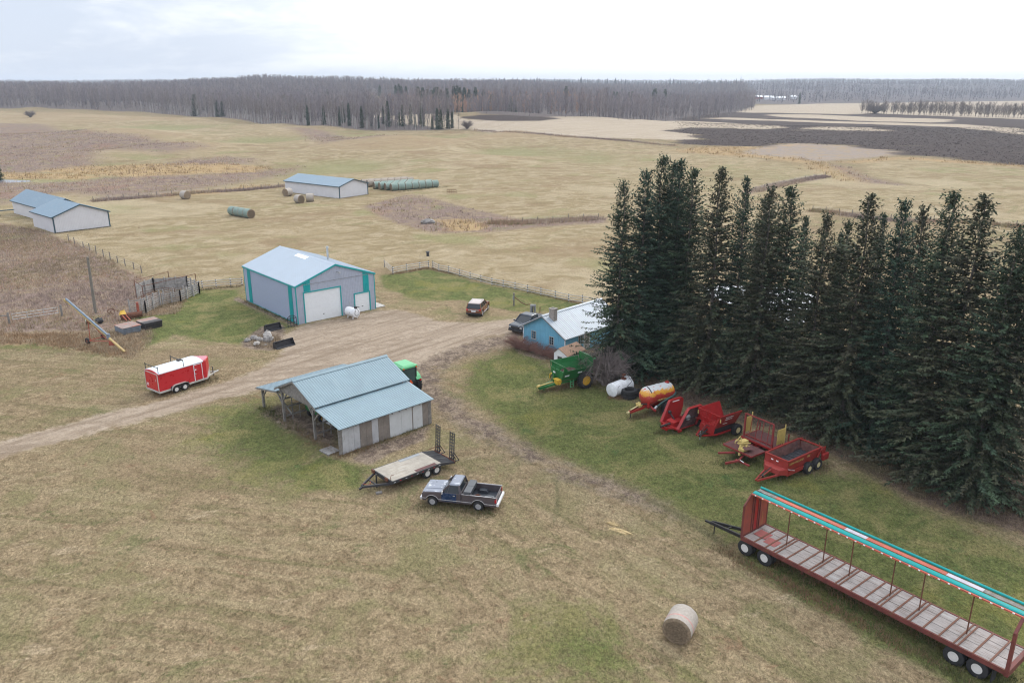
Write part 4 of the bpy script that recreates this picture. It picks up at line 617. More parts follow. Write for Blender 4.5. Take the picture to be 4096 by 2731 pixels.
def wire_fence(label, pts, h=1.3):
    t = thing('wire_fence', label, 'fence', (*pts[0],), 0, 'wire fences across the fields'); z0 = gz(*pts[0])
    P = [(a - pts[0][0], c - pts[0][1], gz(a, c) - z0) for a, c in pts]
    for x, y, z in P: MB().tube((x, y, z - .1), (x + random.uniform(-.05, .05), y, z + h + random.uniform(-.15, .2)), .075, n=6).part('post', MT['post'], t)
    m = MB()
    for k in (.35, .6, .85):
        for a, c in zip(P[:-1], P[1:]): m.tube((a[0], a[1], a[2] + h * k), (c[0], c[1], c[2] + h * k), .008, n=3)
    m.part('wires', MT['galv'], t)
FL = dict(by_barn='wire fence in a weedy strip between the two white barns', brush='post and wire fence along the edge of the brushy ground behind the utility pole', centre='wire fence along the weedy strip left of the spruce row', far='long far wire fence between the hay field and pale stubble', ridge='wire fence on a weedy bank leading to the golden marsh', behind='wire fence in the field right behind the spruce tops')
for k, p in LAY['wire'].items(): wire_fence(FL[k], p)
for k, w_ in (('by_barn', 1.2), ('centre', 1.8), ('far', 2.0), ('behind', 1.6), ('ridge', 2.)):
    a = np.array(LAY['wire'][k]); s = RNG.integers(0, len(a) - 1, 1500); f = RNG.random((1500, 1)); q = a[s] + (a[s + 1] - a[s]) * f + RNG.normal(0, w_ * .45, (1500, 2))
    tufts('fence_weeds', q[:, 0], q[:, 1], 6, (.4, 1.2), .14, WEED, sp=.4)
def board_run(m, a, c, h, n, th=.04, gap=.03, lean=0):
    a = Vector(a); c = Vector(c); bh = h / n
    for k in range(n): z = k * bh + bh / 2 + .08; m.bar(a + Vector((0, 0, z)), c + Vector((0, 0, z + random.uniform(-.03, .03))), th, bh - gap)
def make_corral():
    t = thing('cattle_corral', 'weathered plank cattle corral and loading chute with rusty pipe gates', 'corral', (-46.8, 99.0, 0))
    o = Vector((-46.8, 99.0, 0)); V = lambda x, y, z=0: Vector((x, y, z)) - o
    runs = [((-48.5, 97.3), (-46.9, 98.2), 1.9, 7), ((-46.9, 98.2), (-46.6, 101.9), 1.5, 6), ((-48.0, 99.5), (-47.4, 103.6), 1.5, 6), ((-46.5, 102.3), (-44.8, 104.1), 1.4, 5), ((-44.8, 104.1), (-43.9, 108.5), 1.4, 5), ((-47.3, 104.6), (-44.4, 107.6), 1.3, 5), ((-43.9, 108.5), (-46.7, 111.4), 1.6, 5), ((-46.7, 111.4), (-50.8, 109.8), 1.7, 2), ((-50.8, 109.8), (-51.6, 106.2), 1.8, 2)]
    for a, c, h, n in runs:
        m = MB(); board_run(m, V(*a), V(*c), h, n, gap=.15 if n > 3 else .02); m.part('plank_panel', MT['plank_grey'], t)
        k = max(1, round((Vector(c) - Vector(a)).length / 1.6))
        for i in range(k + 1):
            p = Vector(a).lerp(Vector(c), i / k); q = V(p.x + .1, p.y - .1); MB().bar(q, q + Vector((0, 0, h + .25)), .14, .14).part('post', MT['plank_grey'], t)
    for a, c, h in (((-49.6, 103.2), (-47.6, 105.6), 1.6), ((-47.6, 105.6), (-45.9, 105.2), 1.6)):
        m = MB(); a_ = V(*a); c_ = V(*c)
        for k in range(5): z = Vector((0, 0, .35 + k * .3)); m.tube(a_ + z, c_ + z, .025, n=6)
        for q in (a_, c_, (a_ + c_) / 2): m.tube(q + Vector((0, 0, .3)), q + Vector((0, 0, h)), .025, n=6)
        m.part('pipe_gate', MT['rust'], t)
    m = MB(); fr = [V(-51.4, 105.6), V(-48.9, 102.4), V(-44.6, 109.6), V(-49.0, 111.0)]
    for q in fr: m.tube(q, q + Vector((0, 0, 2.6)), .05, n=7)
    up = Vector((0, 0, 2.55)); m.tube(fr[0] + up, fr[1] + up, .04, n=6); m.tube(fr[1] + up, fr[2] + up, .04, n=6); m.tube(fr[0] + up, fr[3] + up, .03, n=6); m.part('overhead_frame', MT['rust'], t)
make_corral()
def make_left_gate():
    t = thing('pipe_gate', 'light grey pipe field gate in tall weeds beside the brushy field', 'gate', (-61.6, 93.6, 0), 37.1)
    m = MB()
    for z in (.5, .85, 1.2): m.tube((.4, 0, z), (5.4, 0, z), .03, n=6)
    for x in (.4, 2.0, 3.8, 5.4): m.tube((x, 0, .45), (x, 0, 1.25), .03, n=6)
    m.part('gate_frame', MT['galv'], t)
    for x in (0, 5.75): MB().tube((x, 0, 0), (x, 0, 1.45), .12, n=8).part('post', MT['old_wood'], t)
    MB().bar((-1.6, 0, 1.3), (0, 0, 1.05), .12, .12).part('brace', MT['old_wood'], t)
make_left_gate()
t = thing('utility_pole', 'tall bare grey wooden pole without wires in the brush', 'pole', (-53.5, 98.5, 0))
MB().tube((0, 0, 0), (.12, .05, 7.3), .2, .14, n=10).part('shaft', MT['pole'], t, smooth=True); MB().box(.16, .26, -.02, .06, 6.95, 7.1).part('bracket', MT['dark'], t)
# ------------------------------------------------------------------ woods
TWIG_TINT = [(.205, .178, .19), (.24, .208, .212), (.175, .155, .168), (.265, .228, .222), (.215, .18, .175)]
def scatter_wood(n, near):
    xs, ys = [], []
    for p in LAY['woods']:
        q = np.array(p); x = RNG.uniform(q[:, 0].min(), q[:, 0].max(), n * 5); y = RNG.uniform(q[:, 1].min(), q[:, 1].max(), n * 5)
        sd = poly_sd(x, y, p); k = (sd > 0) & ((sd < near) if near > 0 else (sd > -near)); xs.append(x[k][:n]); ys.append(y[k][:n])
    return np.concatenate(xs), np.concatenate(ys)
def wood_mesh(name, x, y, H, per, cw, trunk, tint=TWIG_TINT, low=.3):
    n = len(x); z = terrain(x, y); h = H * RNG.uniform(.6, 1.18, n); N = n * per
    X = np.repeat(x, per); Y = np.repeat(y, per); Z = np.repeat(z, per); HH = np.repeat(h, per)
    a = RNG.uniform(0, 2 * np.pi, N); f = RNG.uniform(low, .93, N); rad = (1 - np.abs(f - .6)) * .16 * HH * RNG.uniform(.3, 1, N); l = HH * RNG.uniform(.12, .26, N)
    bx, by, bz = X + np.cos(a) * rad * .3, Y + np.sin(a) * rad * .3, Z + f * HH; tx, ty, tz = X + np.cos(a) * rad, Y + np.sin(a) * rad, np.minimum(bz + l, Z + HH)
    s = RNG.uniform(0, 2 * np.pi, N); dx, dy = np.cos(s) * cw / 2, np.sin(s) * cw / 2
    V = np.empty((N, 3, 3)); V[:, 0] = np.stack([bx - dx, by - dy, bz], 1); V[:, 1] = np.stack([bx + dx, by + dy, bz], 1); V[:, 2] = np.stack([tx, ty, tz], 1)
    c = np.repeat(pick(n, tint, .1), per, 0) * RNG.uniform(.85, 1.15, (N, 1))
    parts = [V]; cols = [c]
    if trunk:
        for s0 in (0, np.pi / 2):
            T = np.empty((n, 3, 3)); w_ = trunk * RNG.uniform(.7, 1.3, n); T[:, 0] = np.stack([x - np.cos(s0) * w_, y - np.sin(s0) * w_, z - .3], 1); T[:, 1] = np.stack([x + np.cos(s0) * w_, y + np.sin(s0) * w_, z - .3], 1); T[:, 2] = np.stack([x + RNG.normal(0, .3, n), y, z + h * .95], 1)
            parts.append(T); cols.append(pick(n, [(.22, .20, .205), (.16, .145, .15), (.33, .31, .30), (.12, .105, .11)], .1))
    V = np.concatenate(parts); c = np.concatenate(cols)
    me = raw_mesh(name, V.reshape(-1, 3), np.arange(3 * len(V)).reshape(-1, 3), [BLADE])
    me.attributes.new('tint', 'FLOAT_COLOR', 'POINT').data.foreach_set('color', np.repeat(np.concatenate([np.clip(c, 0, 1), np.ones((len(c), 1))], 1), 3, 0).astype(np.float32).ravel())
    return me
x, y = scatter_wood(4200, 55); tag(link('aspen_wood', wood_mesh('aspen_wood', x, y, 17, 46, .26, .11, low=.12)), 'bare aspen wood at the edge of the fields', kind='stuff')
x, y = scatter_wood(8500, -50); tag(link('aspen_wood_interior', wood_mesh('aspen_wood_interior', x, y, 16.5, 34, .36, 0)), kind='stuff')
def far_band(n, r0, r1, a0, a1, H, per, cw):
    a = RNG.uniform(R(a0), R(a1), n); r = np.sqrt(RNG.uniform(r0 ** 2, r1 ** 2, n)); x, y = r * np.sin(a), r * np.cos(a)
    FT = [(.17, .162, .185), (.195, .183, .20), (.15, .145, .168), (.21, .195, .205)]  # bluish tints with some distance haze painted in
    k = (mask('stubble', x, y) < .3) & (mask('plow', x, y) < .3) & (mask('stubble2', x, y) < .3) & (mask('hay', x, y) < .3); return wood_mesh('far_wood', x[k], y[k], H, per, cw, 0, FT, low=.1)
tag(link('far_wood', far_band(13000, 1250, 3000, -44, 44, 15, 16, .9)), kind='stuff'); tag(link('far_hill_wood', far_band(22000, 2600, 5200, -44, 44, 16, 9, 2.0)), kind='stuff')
# larches: a russet strip inside the centre wood
a = np.radians(RNG.uniform(-8.5, 6.0, 420)); r = RNG.uniform(660, 900, 420); tag(link('larch_strip', wood_mesh('larch_strip', r * np.sin(a), r * np.cos(a), 16, 26, .45, .14, [(.36, .215, .15), (.31, .19, .14), (.40, .25, .17)])), kind='stuff')
# ------------------------------------------------------------------ conifers
NEEDLE = bpy.data.materials.new('spruce_needles'); b = NB(NEEDLE)
b.out(**{'Base Color': b.attr('tint', 'Color'), 'Roughness': .75, 'Specular IOR Level': .2})
def spruce_crown(name, H, Rm, step, spray, seed, needle_tints, taper=.85, z0=.5, dens=0.):
    rg = np.random.default_rng(seed); V = []; C = []; T = np.array(needle_tints)
    def kite(p, d, l, w, sag, col):
        d = d / np.linalg.norm(d); s = np.cross(d, (0, 0, 1)); s /= max(np.linalg.norm(s), 1e-6); r = rg.uniform(-1.25, 1.25); up = np.cross(s, d); s = s * math.cos(r) + up * math.sin(r)
        m = p + d * l * .45 + np.array((0, 0, -sag * l * .2)); e = p + d * l + np.array((0, 0, -sag * l * .55))
        V.append((p, m + s * w / 2, e)); V.append((p, e, m - s * w / 2)); C.extend([col, col * .9])
    z = z0
    while z < H - .25:
        f = z / H; Rz = Rm * (1 - f) ** taper * (1.0 if f > .1 else .9 + f) + .2
        nb = 5 if f < .9 else 4; a0 = rg.uniform(0, 6.28); Rz *= 1 + .13 * math.sin(z * 1.9 + seed) + .1 * math.sin(z * .8 + seed * 2)
        for k in range(nb):
            a = a0 + 6.283 * k / nb + rg.normal(0, .5); L = Rz * rg.uniform(.5, 1.15); zk = z + rg.uniform(-.12, .12)
            if rg.random() < .06: L *= .45
            el = np.interp(f, (0, .3, .7, .9, 1), (-.38, -.24, .05, .4, .9)) + rg.normal(0, .09); dh = np.array((math.cos(a), math.sin(a), 0.))
            ns = max(4 if dens < 1 else 2, int(L / step)); tone = T[rg.integers(0, len(T))] * rg.uniform(.8, 1.2)
            for i in range(ns + 1):
                u = (i + rg.uniform(0, .6)) / ns
                if u < .14: continue
                p = np.array((0, 0, zk)) + dh * L * u + np.array((0, 0, L * (math.tan(el) * u + .16 * u * u)))
                if dens < 1 and rg.random() < .5: kite(p, np.array((dh[0] * .5, dh[1] * .5, rg.uniform(-1.2, -.4))), spray * rg.uniform(.5, .9), spray * .3, 0, np.clip(tone * rg.uniform(.6, .95), 0, 1))
                for sgn in (-1, 1, 0):
                    if sgn == 0 and rg.random() < .35 and u < .8: continue
                    aa = a + sgn * rg.uniform(.55, 1.15); d = np.array((math.cos(aa), math.sin(aa), rg.uniform(-.25, .2) + .35 * f))
                    l = spray * rg.uniform(.65, 1.2) * (1.05 - .35 * u) * (.75 if f > .85 else 1)
                    kite(p, d, l, l * rg.uniform(.3, .46), rg.uniform(.1, .9), np.clip(tone * rg.uniform(.72, 1.3) * (1.25 if u > .75 else 1), 0, 1))
        z += H * .0066 * rg.uniform(.8, 1.2) * (1 + dens)
    if dens < 1:
        for k in range(700):
            zz = H * (.08 + .84 * rg.random()); a = rg.uniform(0, 6.28); q = np.array((math.cos(a), math.sin(a), rg.uniform(-.3, .9))); kite(np.array((0, 0, zz)) + q * .12, q, spray * rg.uniform(.7, 1.3) * (1.25 - 1.05 * zz / H), spray * .35, .3, np.clip(T[rg.integers(0, len(T))] * rg.uniform(.6, 1.1), 0, 1))
    top = np.array((0, 0, H - .6))
    for k in range(46): u = rg.random(); kite(np.array((0, 0, H - 1.5 + 1.5 * u)), np.array((math.cos(k * 2.4), math.sin(k * 2.4), .5 + 2.2 * u)), .42 - .2 * u, .13, 0, T[0])
    V = np.array(V); me = raw_mesh(name, V.reshape(-1, 3), np.arange(3 * len(V)).reshape(-1, 3), [NEEDLE])
    me.attributes.new('tint', 'FLOAT_COLOR', 'POINT').data.foreach_set('color', np.repeat(np.concatenate([np.array(C), np.ones((len(C), 1))], 1), 3, 0).astype(np.float32).ravel()); return me
def trunk_mesh(name, H, r, mat, stubs=True):
    m = MB(); m.path([(random.uniform(-.04, .04) * k, random.uniform(-.04, .04) * k, H * k / 6 - .15 * (k == 0)) for k in range(7)], r, 8, .03)
    if stubs:
        for k in range(26):
            z = random.uniform(.8, H * .75); a = random.uniform(0, 6.3); l = random.uniform(.6, 1.9) * (1 - z / H); m.tube((0, 0, z), (math.cos(a) * l, math.sin(a) * l, z - l * .15), .035, .01, 4)
    return m.mesh(name, mat, smooth=True)
SP = [[(.042, .067, .038), (.034, .055, .034), (.050, .077, .043), (.045, .052, .031)], [(.036, .066, .043), (.045, .078, .050), (.031, .053, .036)], [(.052, .058, .033), (.043, .056, .032), (.058, .057, .036)]]
crowns = [spruce_crown('spruce_crown', 20, rm, .19, .39, 40 + i, SP[i % 3], tp, .35 if i % 2 else .7) for i, (rm, tp) in enumerate(((4.3, .80), (3.9, .74), (4.5, .86), (4.1, .72), (3.6, .82), (4.6, .80)))]
trunks = [trunk_mesh('spruce_trunk', 19.6, .21, MT['bark']) for i in range(2)]
WHERE = ['first spruce of the row, beside the bare bush and blue house', 'tall spruce second from the blue house end of the row', 'tallest pointed spruce near the blue house end', 'spruce just behind the tallest pointed one', 'slim spruce tucked behind the tallest group', 'sparse spruce behind the red rotary mower', 'broad spruce with open top, alone right of the tallest group', 'narrow spruce with ragged top behind the bale wagon', 'short spruce filling the gap by the white pond glint', 'round-topped spruce in front of the pond glint', 'broad brownish spruce ending the taller left half of the row', 'slim low spruce showing through beside the dip in the row', 'bushy dark spruce in the dip in the middle of the row', 'lowest thin spruce in the dip of the row', 'small spruce peeping between bushy dark one and open-branched one', 'open-branched spruce with see-through crown, right of the dip', 'thin spire beside the open-branched spruce', 'reddish coned spruce leaning over the manure spreader side', 'full spruce with a blunt top, right half of the row', 'sharp-topped spruce with stepped branches near the right end', 'widest spruce near the right end of the row', 'low spruce at the right edge of the photo', 'spruce at the very end of the row, cut by the photo edge']
WIDE = {0: 1.05, 1: 1.1, 2: 1.0, 6: 1.1, 7: .85, 10: 1.15, 11: .75, 12: 1.05, 13: .7, 14: .75, 15: 1.15, 16: .7, 17: .9, 19: 1.0, 20: 1.25, 21: 1.1, 22: 1.1}
for i, (x, y, h) in enumerate(LAY['spruces']):
    t = thing('spruce_tree', WHERE[i] if i < len(WHERE) else 'dark spruce of the row', 'tree', (x, y, 0), RNG.uniform(0, 360), 'spruces in the shelter row')
    c = link('crown', crowns[(0, 1, 3, 1, 4, 3, 2, 4, 0, 5, 3, 4, 5, 4, 0, 2, 4, 1, 5, 3, 2, 0, 5)[i % 23]], t); k = h / 20; wx = WIDE.get(i, 1.) * .97; c.scale = (k * wx, k * wx, k)
    u = link('trunk', trunks[i % 2], t); u.scale = (k, k, k)
small = [spruce_crown('conifer_crown', 16, rm, .8, 1.5, 70 + i, SP[i % 2], .85, .6, 1.6) for i, rm in enumerate((2.6, 2.0, 3.0))]
smalltr = trunk_mesh('conifer_trunk', 15, .2, MT['bark'], False)
def conifer(x, y, h, label, group, i, w=1.):
    t = thing('spruce_tree', label, 'tree', (x, y), i * 77 % 360, group); c = link('crown', small[i % 3], t); c.scale = (h / 16 * w, h / 16 * w, h / 16); u = link('trunk', smalltr, t); u.scale = (h / 16,) * 3
for i, (x, y, h) in enumerate(LAY['edge_spruces'][:-1]): conifer(x + (0 if i < 5 else -4 + 9 * math.sin(i * 2.3)), y + (0 if i < 5 else 9 + (28 if x < -98 else 6 * math.sin(i * 1.7) + 4)), h * (1. if i < 5 else (.62 if x < -98 else .78 + .22 * math.sin(i * 3.1))), 'dark spruce at the open end of the aspen wood by the pale stubble', 'spruces at the end of the aspen wood', i, .78 if i < 5 else .62)
conifer(*LAY['edge_spruces'][-1], 'lone tall spruce by the far farmstead', None, 1, .8)
for i, (x, y, h) in enumerate(LAY['inner_spruces']): conifer(x, y, h * (1.02 if x > -150 else .8), 'dark spruce rising out of the grey bare wood', 'spruces inside the bare woods', i, 1.0)
conifer(*LAY['misc']['left_spruce'], 8.5, 'dark spruce cut off by the left photo edge in the brush', None, 2)
n = 260; a = np.radians(RNG.uniform(-3, 16, n)); r = RNG.uniform(2100, 3600, n)
V = []; C = []
for x, y in zip(r * np.sin(a), r * np.cos(a)):
    z = gz(x, y); h = RNG.uniform(14, 24); wd = h * .16
    for s in (0, 1.05, 2.1): V.append(((x - wd * math.cos(s), y - wd * math.sin(s), z), (x + wd * math.cos(s), y + wd * math.sin(s), z), (x, y, z + h))); C.append((.035, .05, .042))
V = np.array(V); me = raw_mesh('far_spruces', V.reshape(-1, 3), np.arange(3 * len(V)).reshape(-1, 3), [NEEDLE]); me.attributes.new('tint', 'FLOAT_COLOR', 'POINT').data.foreach_set('color', np.repeat(np.concatenate([np.array(C), np.ones((len(C), 1))], 1), 3, 0).astype(np.float32).ravel()); tag(link('far_spruce_wood', me), kind='stuff')
# ------------------------------------------------------------------ single aspens one can tell apart at the wood edge, and the shelterbelt
def bare_tree(name, H, seed, mat_t, spreadk=.2, up=.9, thick=.14, nb=30, tw=.09, low=.3):
    rg = random.Random(seed); m = MB(); m.path([(rg.uniform(-.1, .1) * k, rg.uniform(-.1, .1) * k, H * k / 5 - .2 * (k == 0)) for k in range(6)], thick, 6, .02)
    m.m = 1
    for k in range(nb):
        f = rg.uniform(low, .97); z = H * f; a = rg.uniform(0, 6.283); l = H * spreadk * (1.1 - f) * rg.uniform(.6, 1.3) + .3; e = (math.cos(a) * l, math.sin(a) * l, min(z + l * up * rg.uniform(.6, 1.5), H * 1.03)); mid = (e[0] * .55, e[1] * .55, z + (e[2] - z) * .42)
        m.tube((0, 0, z), mid, tw * .6, tw * .4, 3); m.tube(mid, e, tw * .4, tw * .12, 3)
        for q in range(3):
            g = rg.uniform(.3, .9); s = [mid[i] + (e[i] - mid[i]) * g for i in range(3)]; aa = a + rg.uniform(-1.3, 1.3); ll = l * rg.uniform(.3, .6); m.tube(s, (s[0] + math.cos(aa) * ll, s[1] + math.sin(aa) * ll, s[2] + ll * up * rg.uniform(.2, 1.6)), tw * .3, tw * .1, 3)
    return m.mesh(name, [mat_t, MT['twig']], clean=False)
asp = [bare_tree('aspen_tree', 17, s, MT['aspen_bark'], .17, 1.2, .17, 26, .12, .45) for s in range(4)]
k = 0
for p in LAY['woods'][:1]:
    E = [Vector(q) for q in p[:12]]
    for a, c in zip(E[4:-1], E[5:]):
        for j in range(int((c - a).length / 3.2)):
            q = a.lerp(c, random.random()); o = link('aspen_tree', asp[k % 4]); x, y = q.x + random.uniform(-4, 4), q.y + random.uniform(1, 9); o.location = (x, y, gz(x, y)); o.rotation_euler = (0, 0, random.uniform(0, 6)); s = random.uniform(.75, 1.15); o.scale = (s, s, s); k += 1
            tag(o, 'white-trunked bare aspen at the front edge of the grey wood', 'tree', 'aspens along the wood edge')
blt = [bare_tree('shelterbelt_tree', 12.5, 20 + s, MT['twig'], .26, 1.3, .16, 40, .2, .12) for s in range(3)]
for i, (x, y) in enumerate(LAY['shelter']):
    for q in range(2):
        o = link('shelterbelt_tree', blt[(i + q) % 3]); X, Y = x + random.uniform(-2, 2), y + q * 7 + random.uniform(-2, 2); o.location = (X, Y, gz(X, Y)); o.rotation_euler = (0, 0, i * 1.3 + q); s = random.uniform(.75, 1.1); o.scale = (s, s, s); tag(o, 'bare grey tree in the shelterbelt across the ploughed field', 'tree', 'trees in the far shelterbelt')
def bare_bush(name, label, loc, H, Rr, n, mat, tw, up=1., droop=0.):
    t = thing(name, label, 'bush', loc); rg = random.Random(n); m = MB(); mm = MB()
    for k in range(n):
        a = rg.uniform(0, 6.283); r = Rr * rg.uniform(.25, 1.) ** .7; h = H * rg.uniform(.55, 1.05) * (1 - .35 * (r / Rr) ** 2); p0 = (rg.uniform(-.25, .25) * Rr * .5, rg.uniform(-.25, .25) * Rr * .5, 0); p1 = (p0[0] + math.cos(a) * r * .4, p0[1] + math.sin(a) * r * .4, h * .55); p2 = (math.cos(a) * r * .8, math.sin(a) * r * .8, h * .92); p3 = (math.cos(a) * r * 1.1, math.sin(a) * r * 1.1, h - droop * r)
        (mm if k % 5 == 0 else m).path([p0, p1, p2, p3], tw * (1.6 if k % 5 == 0 else 1), 4, tw * .3)
        for q in range(6):
            g = rg.random(); s = [p1[i] + (p3[i] - p1[i]) * g for i in range(3)]; aa = a + rg.uniform(-1.6, 1.6); l = rg.uniform(.2, .5) * Rr; m.tube(s, (s[0] + math.cos(aa) * l, s[1] + math.sin(aa) * l, s[2] + l * rg.uniform(-.3, .9)), tw * .4, tw * .15, 3)
    m.part('twigs', mat, t); mm.part('stems', mat, t); return t
bare_bush('bare_bush', 'big bare grey lilac-like bush between green spreader and spruces', (9.1, 72.9, 0), 4.4, 2.7, 190, MT['twig'], .03, droop=.35)
bare_bush('bare_bush', 'rounded bare bush alone on the far grassy slope', LAY['misc']['stray_bush'], 5.5, 4.2, 120, MT['twig'], .09)
bare_bush('bare_bush', 'small round bare bush at the end of the aspen wood', LAY['misc']['edge_bush'], 5.5, 3.6, 110, MT['twig'], .08)
bare_bush('bare_bush', 'dense dark round bush at the end of the far shelterbelt', LAY['misc']['round_bush'], 8, 8, 160, MT['twig'], .25)
o = link('dead_tree', bare_tree('dead_tree', 11, 3, MT['bark'], .16, .3, .16, 40, .12, .15)); o.location = (*LAY['misc']['dead_tree'], gz(*LAY['misc']['dead_tree'])); tag(o, 'single dead conifer between the spruces and the small round bush', 'tree')
RED_TWIG = M('reddish_stems', (.20, .105, .085), .9, var=.25)
for i, (x, y, h, r_, lb) in enumerate([(.6, 84.2, 1.5, 1.5, 'reddish bare shrub at the left corner of the blue house'), (1.9, 83.0, 1.25, 1.4, 'reddish bare shrub under the left window of the blue house'), (3.4, 81.6, 1.1, 1.4, 'low reddish shrub under the right window of the blue house'), (4.6, 80.4, .9, 1.1, 'lowest reddish shrub beside the white garden shed')]): bare_bush('red_shrub', lb, (x, y, 0), h, r_, 130 - i * 3, RED_TWIG, .018)
# ------------------------------------------------------------------ wheels and vehicle bodies
WC = {}
def wheel(parent, x, y, z, r, w, rr, rim, side=1, lug=0, tyre='rubber', name='wheel', nuts=True):
    key = (r, w, rr, rim, lug, tyre, side, nuts)
    if key not in WC:
        m = MB(); h = w / 2
        m.lathe([(-h * .86, rr * .94), (-h, rr * 1.12), (-h, r * .88), (-h * .72, r * .985), (-h * .25, r), (h * .25, r), (h * .72, r * .985), (h, r * .88), (h, rr * 1.12), (h * .86, rr * .94)], n=28)
        if lug:
            k = 20
            for i in range(k):
                for s in (-1, 1):
                    a = 2 * math.pi * (i + .5 * (s > 0)) / k; b2 = a + .22
                    p = lambda an, yy, ra: (ra * math.cos(an), yy, ra * math.sin(an))
                    da = .065
                    m.hexa([p(a - da, s * h * .98, r * .93), p(a + da, s * h * .98, r * .93), p(b2 + da, s * .02, r * .985), p(b2 - da, s * .02, r * .985)], [p(a - da, s * h * .98, r * 1.035), p(a + da, s * h * .98, r * 1.035), p(b2 + da, s * .02, r * 1.05), p(b2 - da, s * .02, r * 1.05)])
        q = MB(); s = side
        q.lathe([(s * h * .88, rr * 1.0), (s * h * .9, rr * .93), (s * h * .45, rr * .84), (s * h * .35, rr * .5), (s * h * .52, rr * .42), (s * h * .52, rr * .26), (s * h * .7, rr * .2), (s * h * .7, .01)], n=24)
        q.lathe([(-s * h * .8, rr * .97), (-s * h * .3, rr * .9), (-s * h * .2, .02)], n=20)
        if nuts:
            for i in range(6): a = i * math.pi / 3; q.lathe([(s * h * .40, .022 + rr * .03), (s * h * .56, .02 + rr * .02)], (rr * .62 * math.cos(a), 0, rr * .62 * math.sin(a)), 'y', 6)
        hb = None
        if rim == 'white_rim': hb = MB().lathe([(s * h * .50, rr * .80), (s * h * .56, rr * .78), (s * h * .60, rr * .40), (s * h * .78, rr * .26), (s * h * .8, .01)], n=16).mesh('hub', MT['hub'], True)
        WC[key] = (m.mesh('tyre', MT[tyre], True), q.mesh('rim', MT[rim], True), hb)
    a, c, hb = WC[key]; o = link(name, a, parent, (x, y, z)); link('rim', c, o)
    if hb: link('hub', hb, o)
    return o
def arc_side(x0, x1, zb, top, wells, n=9):
    """side outline of a car body with round wheel openings; top runs front -> rear"""
    p = [(x0, zb)]
    for wx, wr, wz in sorted(wells):
        a0 = math.asin(min(1, max(-1, (zb - wz) / wr)))
        for i in range(n + 1):
            a = math.pi - a0 - (math.pi - 2 * a0) * i / n; p.append((wx + wr * math.cos(a), wz + wr * math.sin(a)))
    p.append((x1, zb)); return p + top
def quad_panel(m, a, b, c, d, th=.012):
    m.sheet([a, b, c, d], th)
